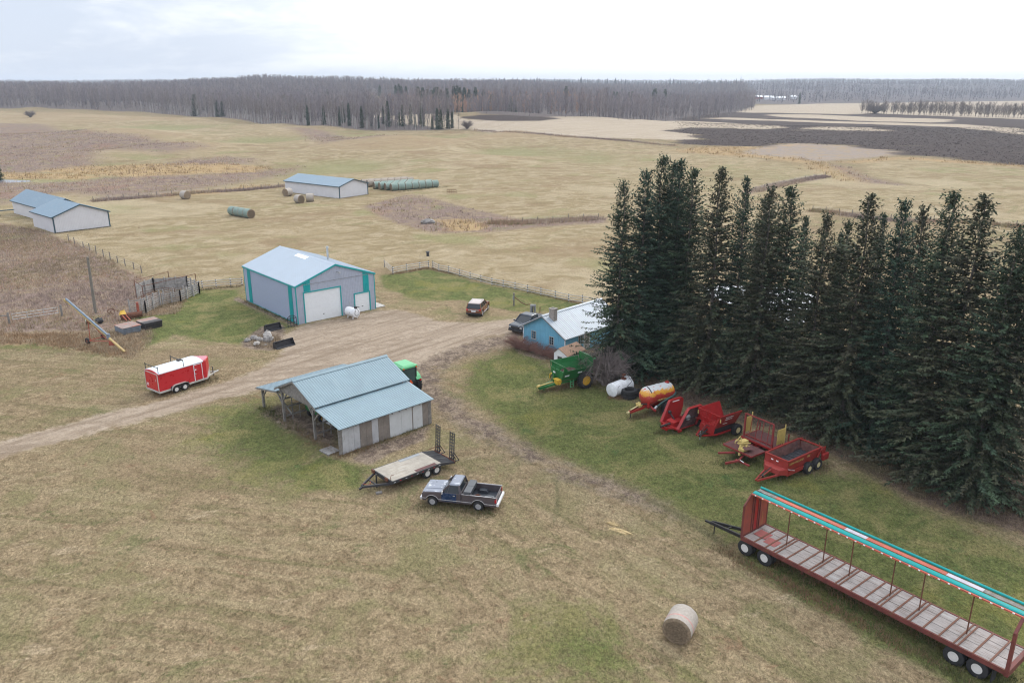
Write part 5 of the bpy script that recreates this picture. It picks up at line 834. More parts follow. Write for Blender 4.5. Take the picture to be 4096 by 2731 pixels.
def old_pickup():
    t = thing('old_pickup', 'old grey-brown single-cab pickup with dark blue door and peeling blue-grey hood', 'pickup truck', (-3.74, 49.87, 0), 167.8)
    W = .95; wr = .36
    lower = arc_side(-.42, 2.36, .42, [(2.40, .62), (2.38, .98), (2.30, 1.06), (1.0, 1.14), (.92, 1.16), (-.42, 1.16)], [(1.65, .46, .38)])
    m = MB(); m.ext(lower, 'y', -W, W); m.part('body', MT['truck_side'], t, bevel=.035)
    h = MB(); h.sheet([(.98, -W + .05, 1.152), (2.33, -W + .07, 1.062), (2.33, W - .07, 1.062), (.98, W - .05, 1.152)], .02); h.ext([(1.05, 1.17), (2.25, 1.085), (2.25, 1.10), (1.05, 1.20)], 'y', -.42, .42); h.part('hood', MT['truck_top'], t, bevel=.012)
    # cab
    zb, zt = 1.16, 1.72; B = [(-.40, -W + .03), (.98, -W + .03), (.98, W - .03), (-.40, W - .03)]; T = [(-.26, -W + .2), (.42, -W + .2), (.42, W - .2), (-.26, W - .2)]
    MB().hexa([(x, y, zb) for x, y in B], [(x, y, zt - .02) for x, y in T]).part('cab_glass', MT['glass'], t)
    c = MB()
    for (a, b2) in zip(B, T): c.bar((*a, zb), (*b2, zt), .085, .085)
    c.bar((B[0][0], B[0][1], zb + .01), (B[3][0], B[3][1], zb + .01), .07, .07)
    for s in (-1, 1): c.bar((B[0][0] + .02, s * (W - .025), zb), (T[0][0] + .02, s * (W - .2), zt), .14, .06); c.bar((.55, s * (W - .045), zb), (.40, s * (W - .2), zt), .03, .03)
    c.part('pillars', MT['truck_side'], t)
    MB().hexa([(T[0][0] - .05, T[0][1] - .04, zt - .03), (T[1][0] + .06, T[1][1] - .04, zt - .03), (T[2][0] + .06, T[2][1] + .04, zt - .03), (T[3][0] - .05, T[3][1] + .04, zt - .03)], [(T[0][0] + .04, T[0][1] + .05, zt + .07), (T[1][0] - .08, T[1][1] + .05, zt + .07), (T[2][0] - .08, T[2][1] - .05, zt + .07), (T[3][0] + .04, T[3][1] - .05, zt + .07)]).part('cab_roof', MT['truck_top'], t, bevel=.03)
    for s in (-1, 1):
        d = MB().box(-.10, .97, s * W - (.014 if s < 0 else -.001), s * W + (.014 if s > 0 else -.001), .52, 1.15); dd = d.part('door', MT['truck_door'] if s > 0 else MT['truck_side'], t, bevel=.008)
        MB().box(.0, .14, s * (W + .016) - .008, s * (W + .016) + .012, .98, 1.02).part('handle', MT['chrome'], dd)
        mm = MB().bar((.86, s * (W + .0), 1.1), (.86, s * (W + .16), 1.22), .03).box(.83, .88, s * (W + .16) - .1, s * (W + .16) + .1, 1.16, 1.36); mm.part('mirror', MT['chrome'], dd)
        wells = [(1.65, .46, .38)]
        tr = MB()                                         # bright moulding following the wheel openings
        for (x0, x1) in ((-2.9, -2.1), (-1.18, 1.18), (2.12, 2.38)): tr.box(x0, x1, s * (W + .015) - .01, s * (W + .015) + .01, .60, .635)
        for wx in (1.65, -1.65):
            pr = None
            for i in range(9):
                a = .46 + (math.pi - .92) * i / 8; q = (wx + .5 * math.cos(a), s * (W + .015), .38 + .5 * math.sin(a))
                if pr: tr.bar(pr, q, .03)
                pr = q
        tr.part('moulding', MT['chrome'], t)
    # bed
    bs = arc_side(-2.90, -.46, .45, [(-.46, 1.16), (-2.88, 1.16)], [(-1.65, .46, .38)])
    bd = MB()
    for s in (-1, 1): bd.ext(bs, 'y', s * W if s < 0 else W - .1, -W + .1 if s < 0 else W)
    bd.box(-.56, -.46, -W + .1, W - .1, .6, 1.14); bd.part('bed_sides', MT['truck_side'], t, bevel=.02)
    fl = MB().box(-2.86, -.56, -W + .1, W - .1, .62, .68)
    for s in (-1, 1): fl.hexa([(-2.05, s * .62 - .22, .68), (-1.25, s * .62 - .22, .68), (-1.25, s * .62 + .22, .68), (-2.05, s * .62 + .22, .68)], [(-1.9, s * .62 - .18, .9), (-1.4, s * .62 - .18, .9), (-1.4, s * .62 + .2, .9), (-1.9, s * .62 + .2, .9)])
    fl.part('bed_liner', MT['bedliner'], t, bevel=.02)
    tg = MB().box(-2.9, -2.84, -W + .1, W - .1, .62, 1.14).part('tailgate', MT['truck_side'], t, bevel=.012)
    MB().box(-2.93, -.45, W - .035, W - .0, 1.162, 1.18).box(-2.93, -.45, -W, -W + .035, 1.162, 1.18).part('bed_rail', MT['chrome'], t)
    MB().box(-3.08, -2.93, -W, W, .5, .72).part('rear_bumper', MT['white'], t, bevel=.03); MB().box(2.40, 2.54, -W, W, .46, .66).part('front_bumper', MT['chrome'], t, bevel=.03)
    MB().box(2.385, 2.42, -.6, .6, .7, .96).part('grille', MT['grey'], t)
    for s in (-1, 1):
        MB().box(-2.93, -2.9, s * .88 - .06, s * .88 + .06, .78, 1.02).box(-2.9, -2.82, s * (W + .005) - .006, s * (W + .005) + .006, .78, 1.02).part('tail_light', MT['red_light'], t)
        MB().lathe([(2.385, .11), (2.41, .1), (2.42, .02)], (0, s * .74, .84), 'x', 14).part('headlight', MT['white'], t)
        for x in (1.65, -1.65): wheel(t, x, s * .83, wr, wr, .24, .21, 'hubcap', s)
    MB().box(-2.8, 2.2, -.5, .5, .35, .45).tube((1.65, -.8, .36), (1.65, .8, .36), .05).tube((-1.65, -.8, .36), (-1.65, .8, .36), .07).part('chassis', MT['black'], t)
    # loose things carried in the bed
    o = t.location; c_, s_ = math.cos(R(167.8)), math.sin(R(167.8)); Wp = lambda x, y, z: (o[0] + c_ * x - s_ * y, o[1] + s_ * x + c_ * y, z)
    b = thing('toolbox', 'black crossover toolbox lying across the bed of the old pickup', 'toolbox', Wp(-.86, 0, 1.19), 167.8); MB().hexa([(-.22, -.9, -.2), (.22, -.9, -.2), (.22, .9, -.2), (-.22, .9, -.2)], [(-.25, -.93, .14), (.25, -.93, .14), (.25, .93, .14), (-.25, .93, .14)]).part('chest', MT['toolbox'], b, bevel=.02)
    for y in (-.46, .46): MB().box(-.26, .26, y - .45, y + .45, .142, .19).part('lid', MT['toolbox'], b, bevel=.02)
    b = thing('rusty_pan', 'rusty round pan lying in the bed of the old pickup', 'pan', Wp(-1.45, .35, .69), 0); MB().lathe([(0, .22), (.16, .26), (.16, .23), (.03, .2), (.03, .01)], (0, 0, 0), 'z', 16).part('bowl', MT['rust'], b)
    b = thing('hose', 'loop of pale hose lying in the bed of the old pickup', 'hose', Wp(-2.2, .25, .7), 20); MB().path([(.42 * math.cos(k * .42), .3 * math.sin(k * .42), .02) for k in range(14)], .022, 6).part('coil', MT['galv'], b)
old_pickup()
def car(name, label, cat, loc, rz, paint, roofm, suv=True):
    t = thing(name, label, cat, loc, rz); W = .97 if suv else 1.0; fx, rx = (1.45, -1.45) if suv else (1.85, -1.85); zb = .38; zh = 1.05 if suv else 1.14; wr = .39
    F, B_ = fx + .92, rx - .95
    if suv: top = [(F, .75), (F - .06, .98), (F - .3, zh), (fx - .45, zh + .06), (rx - .55, zh + .08), (B_ + .05, zh), (B_, .6)]
    else: top = [(F, .7), (F - .04, 1.06), (F - .2, zh), (fx - .35, zh + .08), (-.55, zh + .1)]
    xr = B_ if suv else -.55
    m = MB(); m.ext(arc_side(xr, F, zb, top, [(fx, .47, .4)] + ([(rx, .47, .4)] if suv else [])), 'y', -W, W); m.part('body', paint, t, bevel=.06)
    zb2, zt = zh + .05, 1.74 if suv else 1.9
    g0, g1, g2, g3 = (rx - .85, rx - .55, fx - 1.35, fx - .45) if suv else (-.72, -.55, fx - 1.25, fx - .4)
    Bq = [(g0, -W + .04), (g3, -W + .04), (g3, W - .04), (g0, W - .04)]; Tq = [(g1, -W + .2), (g2, -W + .2), (g2, W - .2), (g1, W - .2)]
    MB().hexa([(x, y, zb2) for x, y in Bq], [(x, y, zt - .03) for x, y in Tq]).part('windows', MT['glass'], t)
    p = MB()
    for a, b2 in zip(Bq, Tq): p.bar((*a, zb2), (*b2, zt), .1, .1)
    for s in (-1, 1):
        for k in ((.36, .68) if suv else (.5,)): xb = g0 + (g3 - g0) * k; xt = g1 + (g2 - g1) * k; p.bar((xb, s * (W - .035), zb2), (xt, s * (W - .195), zt), .08, .03)
    p.part('pillars', paint, t)
    MB().hexa([(g1 - .1, -W + .16, zt - .05), (g2 + .1, -W + .16, zt - .05), (g2 + .1, W - .16, zt - .05), (g1 - .1, W - .16, zt - .05)], [(g1, -W + .26, zt + .06), (g2 - .06, -W + .26, zt + .06), (g2 - .06, W - .26, zt + .06), (g1, W - .26, zt + .06)]).part('roof', roofm, t, bevel=.03)
    if suv:
        for s in (-1, 1): MB().bar((g1 + .1, s * (W - .3), zt + .1), (g2 - .1, s * (W - .3), zt + .1), .04).part('roof_rail', MT['chrome'], t)
        MB().box(B_ - .03, B_ + .02, -.7, .7, .92, .97).part('chrome_strip', MT['chrome'], t); MB().box(B_ - .035, B_ + .0, -.28, .28, .72, .88).part('number_plate', MT['white'], t)
        MB().box(B_ - .06, B_ + .12, -W + .02, W - .02, .38, .6).part('rear_bumper', MT['black'], t, bevel=.03)
    else:
        bd = MB(); bs = arc_side(B_, -.6, zb, [(-.6, zh + .12), (B_ + .03, zh + .1)], [(rx, .47, .4)])
        for s in (-1, 1): bd.ext(bs, 'y', -W if s < 0 else W - .1, -W + .1 if s < 0 else W)
        bd.box(B_, -.6, -W + .1, W - .1, .6, .68); bd.box(B_, B_ + .07, -W + .1, W - .1, .68, 1.2); bd.part('bed', paint, t, bevel=.02); MB().box(B_ + .1, -.62, -W + .04, W - .04, zh + .125, zh + .16).part('bed_cover', MT['black'], t, bevel=.02)
        MB().box(F - .02, F + .05, -.62, .62, .72, 1.04).part('grille', MT['black'], t, bevel=.03); MB().box(F - .02, F + .1, -W + .03, W - .03, .42, .66).part('front_bumper', MT['black'], t, bevel=.04); MB().box(F - .02, F + .06, -.42, .42, .86, .9).part('badge_bar', MT['dark'], t)
    for s in (-1, 1):
        MB().box(B_ - .025 if suv else B_ - .02, B_ + .06, s * .82 - .14, s * .82 + .14, .92 if suv else .8, 1.05 if suv else 1.12).part('tail_light', MT['red_light'], t, bevel=.01)
        MB().box(F - .12, F + (.0 if suv else .03), s * .78 - .16, s * .78 + .15, .82, .96).part('headlight', MT['silver'], t, bevel=.01)
        MB().bar((g3 - .1, s * (W - .05), zb2 + .02), (g3 - .1, s * (W + .16), zb2 + .08), .04).box(g3 - .15, g3 - .06, s * (W + .16) - .1, s * (W + .16) + .1, zb2, zb2 + .17).part('mirror', paint, t)
        MB().box(rx + .55, fx - .55, s * (W + .02) - .04, s * (W + .02) + .04, .34, .4).part('side_step', MT['chrome'] if suv else MT['black'], t)
        for x in (fx, rx): wheel(t, x, s * (W - .12), wr, wr, .26, .25, 'hubcap', s)
        for x0, x1 in (((-.02, .98), (-1.0, -.06)) if suv else ((-.1, 1.0),)):
            d = MB().box(x0, x1, s * W - (.012 if s < 0 else -.001), s * W + (.012 if s > 0 else -.001), .5, zh - .02); dd = d.part('door', paint, t, bevel=.006); MB().box(x0 + .08, x0 + .24, s * (W + .02) - .008, s * (W + .02) + .012, zh - .12, zh - .08).part('handle', MT['chrome'], dd)
    MB().box(rx - .6, fx + .6, -.7, .7, .3, .42).part('underbody', MT['black'], t)
    return t
car('suv', 'copper-brown five-door SUV parked on the lawn beyond the gravel yard', 'car', (-4.35, 98.75, 0), 78, MT['suv'], MT['suv_roof'])
car('crew_pickup', 'dark navy pickup parked nose-out beside the blue house', 'pickup truck', (2.0, 91.4, 0), -125.5, MT['navy'], MT['navy'], False)
# ------------------------------------------------------------------ green tractor
def tractor():
    t = thing('tractor', 'green farm tractor with cab and orange slow-vehicle triangle behind the pole shed', 'tractor', (-10.1, 70.5, 0), 130); t.scale = (1.12, 1.12, 1.12); g = MT['jd']
    for s in (-1, 1):
        wheel(t, 0, s * .93, .84, .84, .46, .46, 'jdrim', s, lug=1); wheel(t, 2.4, s * .82, .58, .58, .34, .32, 'jdrim', s, lug=1)
        f = MB(); pr = None; pts = []
        for i in range(8):
            a = .35 + 2.3 * i / 7; pts.append((.98 * math.cos(a), .9 + .98 * math.sin(a)))
        outl = pts + [(x * .93, .9 + (z - .9) * .93) for x, z in reversed(pts)]
        f.ext(outl, 'y', s * .62 if s > 0 else -1.12, 1.12 if s > 0 else -.62); ff = f.part('fender', MT['jd_light'], t, bevel=.03)
        MB().lathe([(0, .1), (.05, .09), (.06, .02)], (-.93, s * .95, 1.33), 'x', 10).part('tail_light', MT['red_light'], ff)
    MB().box(-.25, 2.9, -.3, .3, .6, 1.0).box(-.35, .4, -.45, .45, .5, 1.05).tube((2.4, -.8, .6), (2.4, .8, .6), .09).tube((0, -.9, .84), (0, .9, .84), .14).part('chassis', g, t)
    MB().hexa([(.95, -.42, .95), (3.1, -.36, .95), (3.1, .36, .95), (.95, .42, .95)], [(.95, -.38, 1.75), (3.0, -.28, 1.5), (3.0, .28, 1.5), (.95, .38, 1.75)]).part('hood', g, t, bevel=.06)
    MB().box(3.08, 3.13, -.3, .3, 1.0, 1.45).part('grille', MT['black'], t); MB().tube((1.1, .62, 1.4), (1.1, .62, 2.6), .05).part('exhaust', MT['dark'], t)
    B = [(-.62, -.68), (.95, -.62), (.95, .62), (-.62, .68)]; T = [(-.7, -.66), (.85, -.62), (.85, .62), (-.7, .66)]
    MB().hexa([(x, y, 1.15) for x, y in B], [(x, y, 2.5) for x, y in T]).part('cab_glass', MT['glass_blue'], t)
    p = MB()
    for a, b2 in zip(B, T): p.bar((*a, 1.1), (*b2, 2.55), .1)
    for s in (-1, 1): p.bar((.1, s * .66, 1.1), (.1, s * .65, 2.55), .07)
    p.box(-.68, .98, -.7, .7, 1.02, 1.2); p.part('cab_frame', MT['black'], t)
    r = MB().hexa([(-.85, -.82, 2.5), (1.05, -.78, 2.5), (1.05, .78, 2.5), (-.85, .82, 2.5)], [(-.8, -.76, 2.68), (.98, -.72, 2.68), (.98, .72, 2.68), (-.8, .76, 2.68)]); r.hexa([(-.75, -.66, 2.68), (.9, -.62, 2.68), (.9, .62, 2.68), (-.75, .66, 2.68)], [(-.6, -.55, 2.76), (.75, -.52, 2.76), (.75, .52, 2.76), (-.6, .55, 2.76)]); rr = r.part('cab_roof', MT['jd_light'], t, bevel=.05)
    for y in (-.62, .62): MB().lathe([(0, .07), (.05, .06), (.06, .01)], (-.87, y, 2.55), 'x', 8).part('warning_lamp', MT['orange'], rr)
    MB().ext([(-.2, 1.18), (.2, 1.18), (0, 1.53)], 'x', -.90, -.88).part('slow_vehicle_sign', MT['orange'], t)
    for s in (-1, 1): MB().bar((-.3, s * .3, .6), (-1.15, s * .38, .5), .07).part('lift_arm', g, t)
tractor()
# ------------------------------------------------------------------ red cargo trailer
def cargo():
    a = R(48); c0 = (-33.4, 70.4); q = lambda x, y: (c0[0] + math.cos(a) * x - math.sin(a) * y, c0[1] + math.sin(a) * x + math.cos(a) * y)
    p = q(-.38, -.9); t = thing('cargo_trailer', 'shiny red enclosed cargo trailer with white roof and ladder racks', 'trailer', (*p, 0), 53); L_, W, z0, z1 = 5.0, 2.25, .42, 2.38
    bt = MB(); bt.ext([(0, 0), (L_, 0), (L_ + .9, W / 2 - .15), (L_ + .9, W / 2 + .15), (L_, W), (0, W)], 'z', z0 + .1, z1 - .1); bt.part('box', MT['red'], t, bevel=.012)
    MB().ext([(-.02, -.025), (L_ + .02, -.025), (L_ + .93, W / 2 - .15), (L_ + .93, W / 2 + .15), (L_ + .02, W + .025), (-.02, W + .025)], 'z', z0 - .04, z0 + .14).part('skirt', MT['silver'], t)
    r = MB(); pr = []
    for i in range(11): k = i / 10; pr.append((W * k, z1 - .06 + .2 * math.sin(math.pi * k) ** .8))
    prof = [(-.03, z1 - .16)] + [(-.03, z1 - .06)] + pr[1:-1] + [(W + .03, z1 - .06), (W + .03, z1 - .16)]
    r.ext(prof, 'x', .07, L_ - .25); r.part('roof', MT['trailer_roof'], t, bevel=.03)
    n = MB(); n.add([(L_ - .26, -.02, z1 - .05), (L_ - .26, W + .02, z1 - .05), (L_ + .9, W / 2 + .16, z1 - .12), (L_ + .9, W / 2 - .16, z1 - .12), (L_ - .26, W / 2, z1 + .13)], [(0, 3, 4), (3, 2, 4), (2, 1, 4), (0, 1, 2, 3), (1, 0, 4)]); n.part('nose_cap', M('faded_red_cap', (.45, .16, .20), .4), t)
    MB().ext([(.0, z1 - .12)] + [(W * i / 10, z1 - .10 + .2 * math.sin(math.pi * i / 10) ** .8) for i in range(11)] + [(W, z1 - .12)], 'x', -.01, .069).part('rear_header', MT['red'], t)
    d = MB().box(-.035, -.001, .1, W - .1, z0 + .18, z1 - .17).part('ramp_door', MT['red'], t); MB().box(-.05, -.036, .35, .42, 1.5, 1.75).part('handle', MT['silver'], d); MB().box(-.042, -.036, W - .5, W - .25, 1.0, 1.1).box(-.042, -.036, W - .5, W - .25, .84, .94).part('plate', MT['white'], d)
    MB().box(-.05, -.002, .0, .09, z0 + .12, z1 - .13).box(-.05, -.002, W - .09, W, z0 + .12, z1 - .13).box(-.05, -.002, .091, W - .091, z1 - .165, z1 - .1).box(-.06, -.002, .0, W, z0, z0 + .119).part('rear_frame', MT['silver'], t)
    dr = MB().box(3.72, 4.5, -.03, -.001, z0 + .2, z1 - .25).part('side_door', MT['red'], t); f = MB()
    for b in ((3.66, 3.719, z0 + .15, z1 - .2), (4.501, 4.56, z0 + .15, z1 - .2), (3.72, 4.5, z1 - .249, z1 - .2)): f.box(b[0], b[1], -.04, -.001, b[2], b[3])
    f.part('door_frame', MT['trailer_roof'], t); MB().box(3.76, 3.84, -.06, -.031, 1.2, 1.32).part('handle', MT['chrome'], dr); MB().box(3.76, 3.92, -.036, -.031, 1.62, 1.72).part('sticker', MT['white'], dr)
    wx = (1.62, 2.5)
    for side, yy in ((-1, .1), (1, W - .1)):
        for x in wx: wheel(t, x, yy + side * .14, .345, .345, .21, .2, 'white_rim', side)
        f = MB(); y0, y1 = (-.24, -.026) if side < 0 else (W + .026, W + .24); pts = [(wx[0] - .52, .4)] + [(wx[0] + .47 * math.cos(math.pi - i * .2), .36 + .47 * math.sin(math.pi - i * .2)) for i in range(8)] + [(wx[1] + .47 * math.cos(math.pi / 2 - i * .2), .36 + .47 * math.sin(math.pi / 2 - i * .2)) for i in range(8)] + [(wx[1] + .52, .4)]
        for u, v in zip(pts[:-1], pts[1:]): f.hexa([(u[0], y0, u[1]), (v[0], y0, v[1]), (v[0], y1, v[1]), (u[0], y1, u[1])], [(u[0], y0, u[1] + .03), (v[0], y0, v[1] + .03), (v[0], y1, v[1] + .03), (u[0], y1, u[1] + .03)])
        f.part('fender', MT['silver'], t)
        MB().box(wx[0] - .5, wx[1] + .5, y0 + .2 if side < 0 else y0 - .02, y1 if side < 0 else y0 + .014, .42, .75).part('wheel_arch_panel', MT['black'], t)
    for x in (.12, 2.7):
        k = MB()
        for y in (.03, W - .03): k.bar((x, y, z1 - .05), (x, y, z1 + .62), .05)
        k.bar((x, .0, z1 + .5), (x, W, z1 + .5), .05); k.part('ladder_rack', MT['black'], t)
    MB().hexa([(2.9, 1.2, z1 + .12), (3.35, 1.2, z1 + .12), (3.35, 1.65, z1 + .12), (2.9, 1.65, z1 + .12)], [(2.95, 1.25, z1 + .26), (3.3, 1.25, z1 + .26), (3.3, 1.6, z1 + .26), (2.95, 1.6, z1 + .26)]).part('roof_vent', MT['black'], t, bevel=.02)
    g = MB()
    for y in (.35, W - .35): g.bar((L_ + .1, y, z0), (L_ + 1.75, W / 2, z0 + .02), .08, .12)
    g.tube((L_ + 1.7, W / 2, z0), (L_ + 1.95, W / 2, z0 + .04), .07); g.part('drawbar', MT['silver'], t); MB().tube((L_ + 1.35, W / 2, .1), (L_ + 1.35, W / 2, 1.0), .05).part('jack', MT['dark'], t)
    MB().sheet([(L_ + .3, .36, z0 + .14), (L_ + .92, W / 2 - .16, z0 + .14), (L_ + .92, W / 2 - .16, z0 + .8), (L_ + .0, -.004, z0 + .14)], -.012).part('stone_guard', MT['silver'], t)
    lettering('ROYAL', .2, (.1, -.006, 1.98), (1, 0, 0), (0, 0, 1), MT['black'], t)
cargo()
# ------------------------------------------------------------------ flatbed equipment trailer with ramps
def flatbed():
    t = thing('flatbed_trailer', 'black tandem flatbed trailer with pale plank deck and raised ladder ramps', 'trailer', (-9.8, 53.6, 0), 42); y0, y1, z = -2.6, .02, .85
    d = MB(); n = 15
    for k in range(n): a = y0 + .07 + (y1 - y0 - .14) * k / n; b2 = y0 + .07 + (y1 - y0 - .14) * (k + 1) / n; d.box(-.66, 3.72, a + .004, b2 - .004, z, z + .045)
    d.part('plank_deck', MT['pine'], t)
    for yy, mt in ((y1 - .42, 'grey'), (y0 + .08, 'maroon')): MB().box(1.5, 3.35, yy, yy + .33, z + .046, z + .06).part('fender_plate', MT[mt], t)
    f = MB()
    for y in (y0, y1 - .07): f.box(-.7, 3.75, y, y + .07, z - .18, z + .04); f.ext([(3.75, z - .18), (4.95, z - .38), (4.95, z - .24), (3.75, z + .04)], 'y', y, y + .07)
    f.box(-.76, -.67, y0, y1, z - .2, z + .1)
    for y in (-1.7, -.9): f.box(-.7, 3.7, y, y + .1, z - .28, z - .03)
    for y in (y0 + .25, y1 - .25): f.bar((-.7, y, z - .2), (-2.35, -1.2 + (y + 1.29) * .08, z - .3), .1, .16)
    f.bar((-1.5, -1.9, z - .25), (-1.5, -.6, z - .25), .07, .1); f.part('frame', MT['dark'], t)
    r = MB()
    for k in range(12): x = 3.8 + k * .1; r.bar((x, y0 + .08, z + .0 - (x - 3.75) * .235), (x, y1 - .08, z - (x - 3.75) * .235), .04, .05)
    for y in (y0 + .9, y1 - .9): r.bar((3.76, y, z + .02), (4.95, y, z - .26), .1, .05)
    r.part('beavertail', MT['dark'], t); MB().box(4.951, 5.02, y0, y1, z - .42, z - .2).part('tail_bar', MT['rust'], t)
    for yc in (y0 + .42, y1 - .42):
        k = MB(); x = 5.0; zb = .55; h = 2.3
        for dy in (-.25, 0, .25): k.bar((x, yc + dy, zb), (x + .12, yc + dy, zb + h), .06)
        for i in range(9): zz = zb + .15 + i * .26; k.bar((x + .12 * (zz - zb) / h, yc - .25, zz), (x + .12 * (zz - zb) / h, yc + .25, zz), .05)
        for dy in (-.25, .25): k.bar((x + .02, yc + dy, zb + .75), (x + .5, yc + dy, .5), .05); k.bar((x, yc + dy, .55), (x + .5, yc + dy, .5), .05)
        k.part('ramp', MT['dark'], t)
    MB().bar((4.9, y1 - .3, z - .2), (4.95, y1 + .25, .05), .04).bar((4.95, y1 - .7, 1.25), (4.6, y1 + .35, .65), .04).part('spring_arm', MT['rust'], t)
    for y, s in ((y0 + .34, -1), (y1 - .34, 1)):
        for x in (2.5, 3.36): wheel(t, x, y + s * .12, .39, .39, .24, .22, 'white_rim', s)
    MB().tube((2.5, y0 + .3, .39), (2.5, y1 - .3, .39), .06).tube((3.36, y0 + .3, .39), (3.36, y1 - .3, .39), .06).part('axle', MT['black'], t)
    for k in range(9):
        x = -.55 + k * .5; MB().box(x, x + .15, y0 - .008, y0 - .001, z - .10, z - .065).part('reflector', MT['red_light'] if k % 2 else MT['white'], t)
    MB().tube((-1.2, -1.3, .1), (-1.2, -1.3, 1.15), .06).part('jack', MT['black'], t); MB().bar((-1.7, -1.95, .08), (-1.3, -2.1, .1), .25, .1).part('wood_block', MT['old_wood'], t)
    MB().path([(-.72, -2.45, z), (-.72, -2.45, z + .35), (-.6, -2.35, z + .42), (-.45, -2.45, z + .42)], .02).part('bent_rod', MT['rust'], t)
    for y in (-2.0, -.25): MB().box(-.85, -.761, y - .18, y + .18, z - .1, z + .15).part('stake_pocket', MT['rust'], t)
    MB().bar((-2.3, -1.24, z - .3), (-2.62, -1.22, z - .42), .14, .12).part('pintle_hitch', MT['black'], t); MB().path([(-2.2, -1.0, .65), (-1.8, -1.3, .5), (-1.5, -1.0, .62)], .025).part('chain', MT['rust_red'], t)
flatbed()
# ------------------------------------------------------------------ the long hay trailer
def long_trailer():
    t = thing('hay_trailer', 'very long red flat-deck trailer with tall headboard and overhead teal rail', 'trailer', (15.0, 43.0, 0), -51.7); z = 1.22; X0, X1, y0, y1 = -.75, 14.45, -.32, 2.2
    d = MB(); n = 11
    for k in range(n): a = y0 + .1 + (y1 - y0 - .2) * k / n; b2 = y0 + .1 + (y1 - y0 - .2) * (k + 1) / n; d.box(X0 + .05, X1 - .05, a + .005, b2 - .005, z - .05, z + (.0 if k not in (3, 7) else -.02))
    d.part('plank_deck', MT['deck'], t)
    f = MB()
    for y in (y0, y1 - .1): f.box(X0, X1, y, y + .1, z - .24, z + .03)
    for y in (.5, 1.3): f.box(X0, X1 - .2, y, y + .12, z - .5, z - .06)
    f.box(X0 - .06, X0 - .001, y0, y1, z - .26, z + .08); f.part('side_rail', MT['lt_red'], t)
    c = MB(); x = X0 + .95; posts = [1.55, 3.98, 5.62, 8.02, 9.62, 12.05]; k = 0
    for x in [.1, .88, 2.38, 3.18, 4.8, 6.42, 7.22, 8.82, 10.42, 11.22, 12.88, 13.66]: c.box(x - .04, x + .04, y0 + .02, y1 - .02, z + .001, z + .05)
    for x in posts: c.box(x - .14, x - .07, y0 + .02, y1 - .02, z + .001, z + .06); c.box(x + .07, x + .14, y0 + .02, y1 - .02, z + .001, z + .06)
    c.part('cross_bars', MT['rust_bar'], t)
    MB().box(X0 + .25, X0 + 1.1, .55, 1.35, z + .003, z + .02).box(X0 + 1.15, X0 + 1.95, .25, 1.0, z + .003, z + .02).part('red_patch', M('dull_red_plate', (.33, .10, .09), .7, pats=[((.2, .1, .08), .6, 4, .1, None)]), t)
    def end(x, th, mat, name):
        h = MB(); pts = [(y0, z - .05), (y1, z - .05), (y1, 3.35), (1.55, 3.95), (.35, 3.95), (y0, 3.35)]; h.ext(pts, 'x', x, x + th)
        hb = h.part(name, mat, t); r = MB()
        for y in (.55, .75, 1.15, 1.35): r.box(x + th + .001, x + th + .05, y - .03, y + .03, z, 3.9)
        for a, b2 in zip(pts, pts[1:] + pts[:1]): r.bar((x + th / 2, *a), (x + th / 2, *b2), .09)
        r.part('edge_frame', MT['lt_red'], hb); return hb
    hb = end(X0 - .06, .05, M('rusty_red_headboard', (.26, .055, .035), .55, var=.2, scale=1.5, pats=[((.30, .13, .05), .58, 1.6, .1, (1, 3, .6)), ((.10, .03, .03), .6, 3, .1, (1, 5, .5))]), 'headboard')
    MB().box(X0, X0 + .015, .8, 1.1, z + .1, 3.9).part('red_stripe', MT['red_bright'], hb)
    e = MB()
    for y in (y0 + .06, y1 - .06): e.bar((X1, y, z - .1), (X1, y, 3.35), .16)
    e.bar((X1, y0, 3.35), (X1, .35, 3.95), .14); e.bar((X1, y1, 3.35), (X1, 1.55, 3.95), .14); e.bar((X1, .3, 3.95), (X1, 1.6, 3.95), .14); e.box(X1 - .1, X1 + .1, y0, y1, z - .3, z + .05); e.part('rear_frame', MT['lt_red'], t)
    for x in posts: MB().tube((x, .98, z + .05), (x, .98, 4.0), .035, n=7).part('upright', MT['rust'], t)
    zt = 4.02; XE = X1 + .4
    MB().box(X0, XE, .26, .34, zt - .06, zt + .02).box(X0, XE, 1.36, 1.42, zt - .06, zt + .02).part('overhead_rail', MT['salmon'], t)
    MB().ext([(.36, zt), (.72, zt), (.72, zt + .05), (.66, zt + .09), (.42, zt + .09), (.36, zt + .05)], 'x', X0, XE).part('teal_roll', MT['teal_roll'], t, bevel=.02)
    MB().tube((X0 - .05, 1.3, zt + .07), (XE, 1.3, zt + .07), .075, n=10).part('teal_tube', MT['teal_roll'], t, smooth=True)
    for x0, x1, k in ((X0, .5, 'old_wood'), (.52, 5.0, 'salmon'), (5.02, 6.3, 'lav'), (6.32, 10.6, 'salmon'), (10.62, 12.4, 'lav'), (12.42, XE, 'old_wood')): MB().box(x0, x1, .86, 1.16, zt, zt + .03).part('top_strip', MT[k], t)
    for k in range(30):
        x = X0 + .3 + k * .5; MB().box(x - .05, x + .05, .235, .259, zt - .03, zt + .025).part('reflector', MT['white'], t)
    for xs, zz in (((-.5, .91), 1), ((12.06, 13.19), 0)):
        for x in xs:
            for y, s in ((y0 + .30, -1), (y1 - .30, 1)):
                wheel(t, x, y + s * .14, .52, .52, .26, .27, 'white_rim', s); wheel(t, x, y - s * .17, .52, .52, .26, .27, 'white_rim', -s)
            MB().tube((x, y0 + .2, .52), (x, y1 - .2, .52), .08).part('axle', MT['black'], t)
    g = MB()
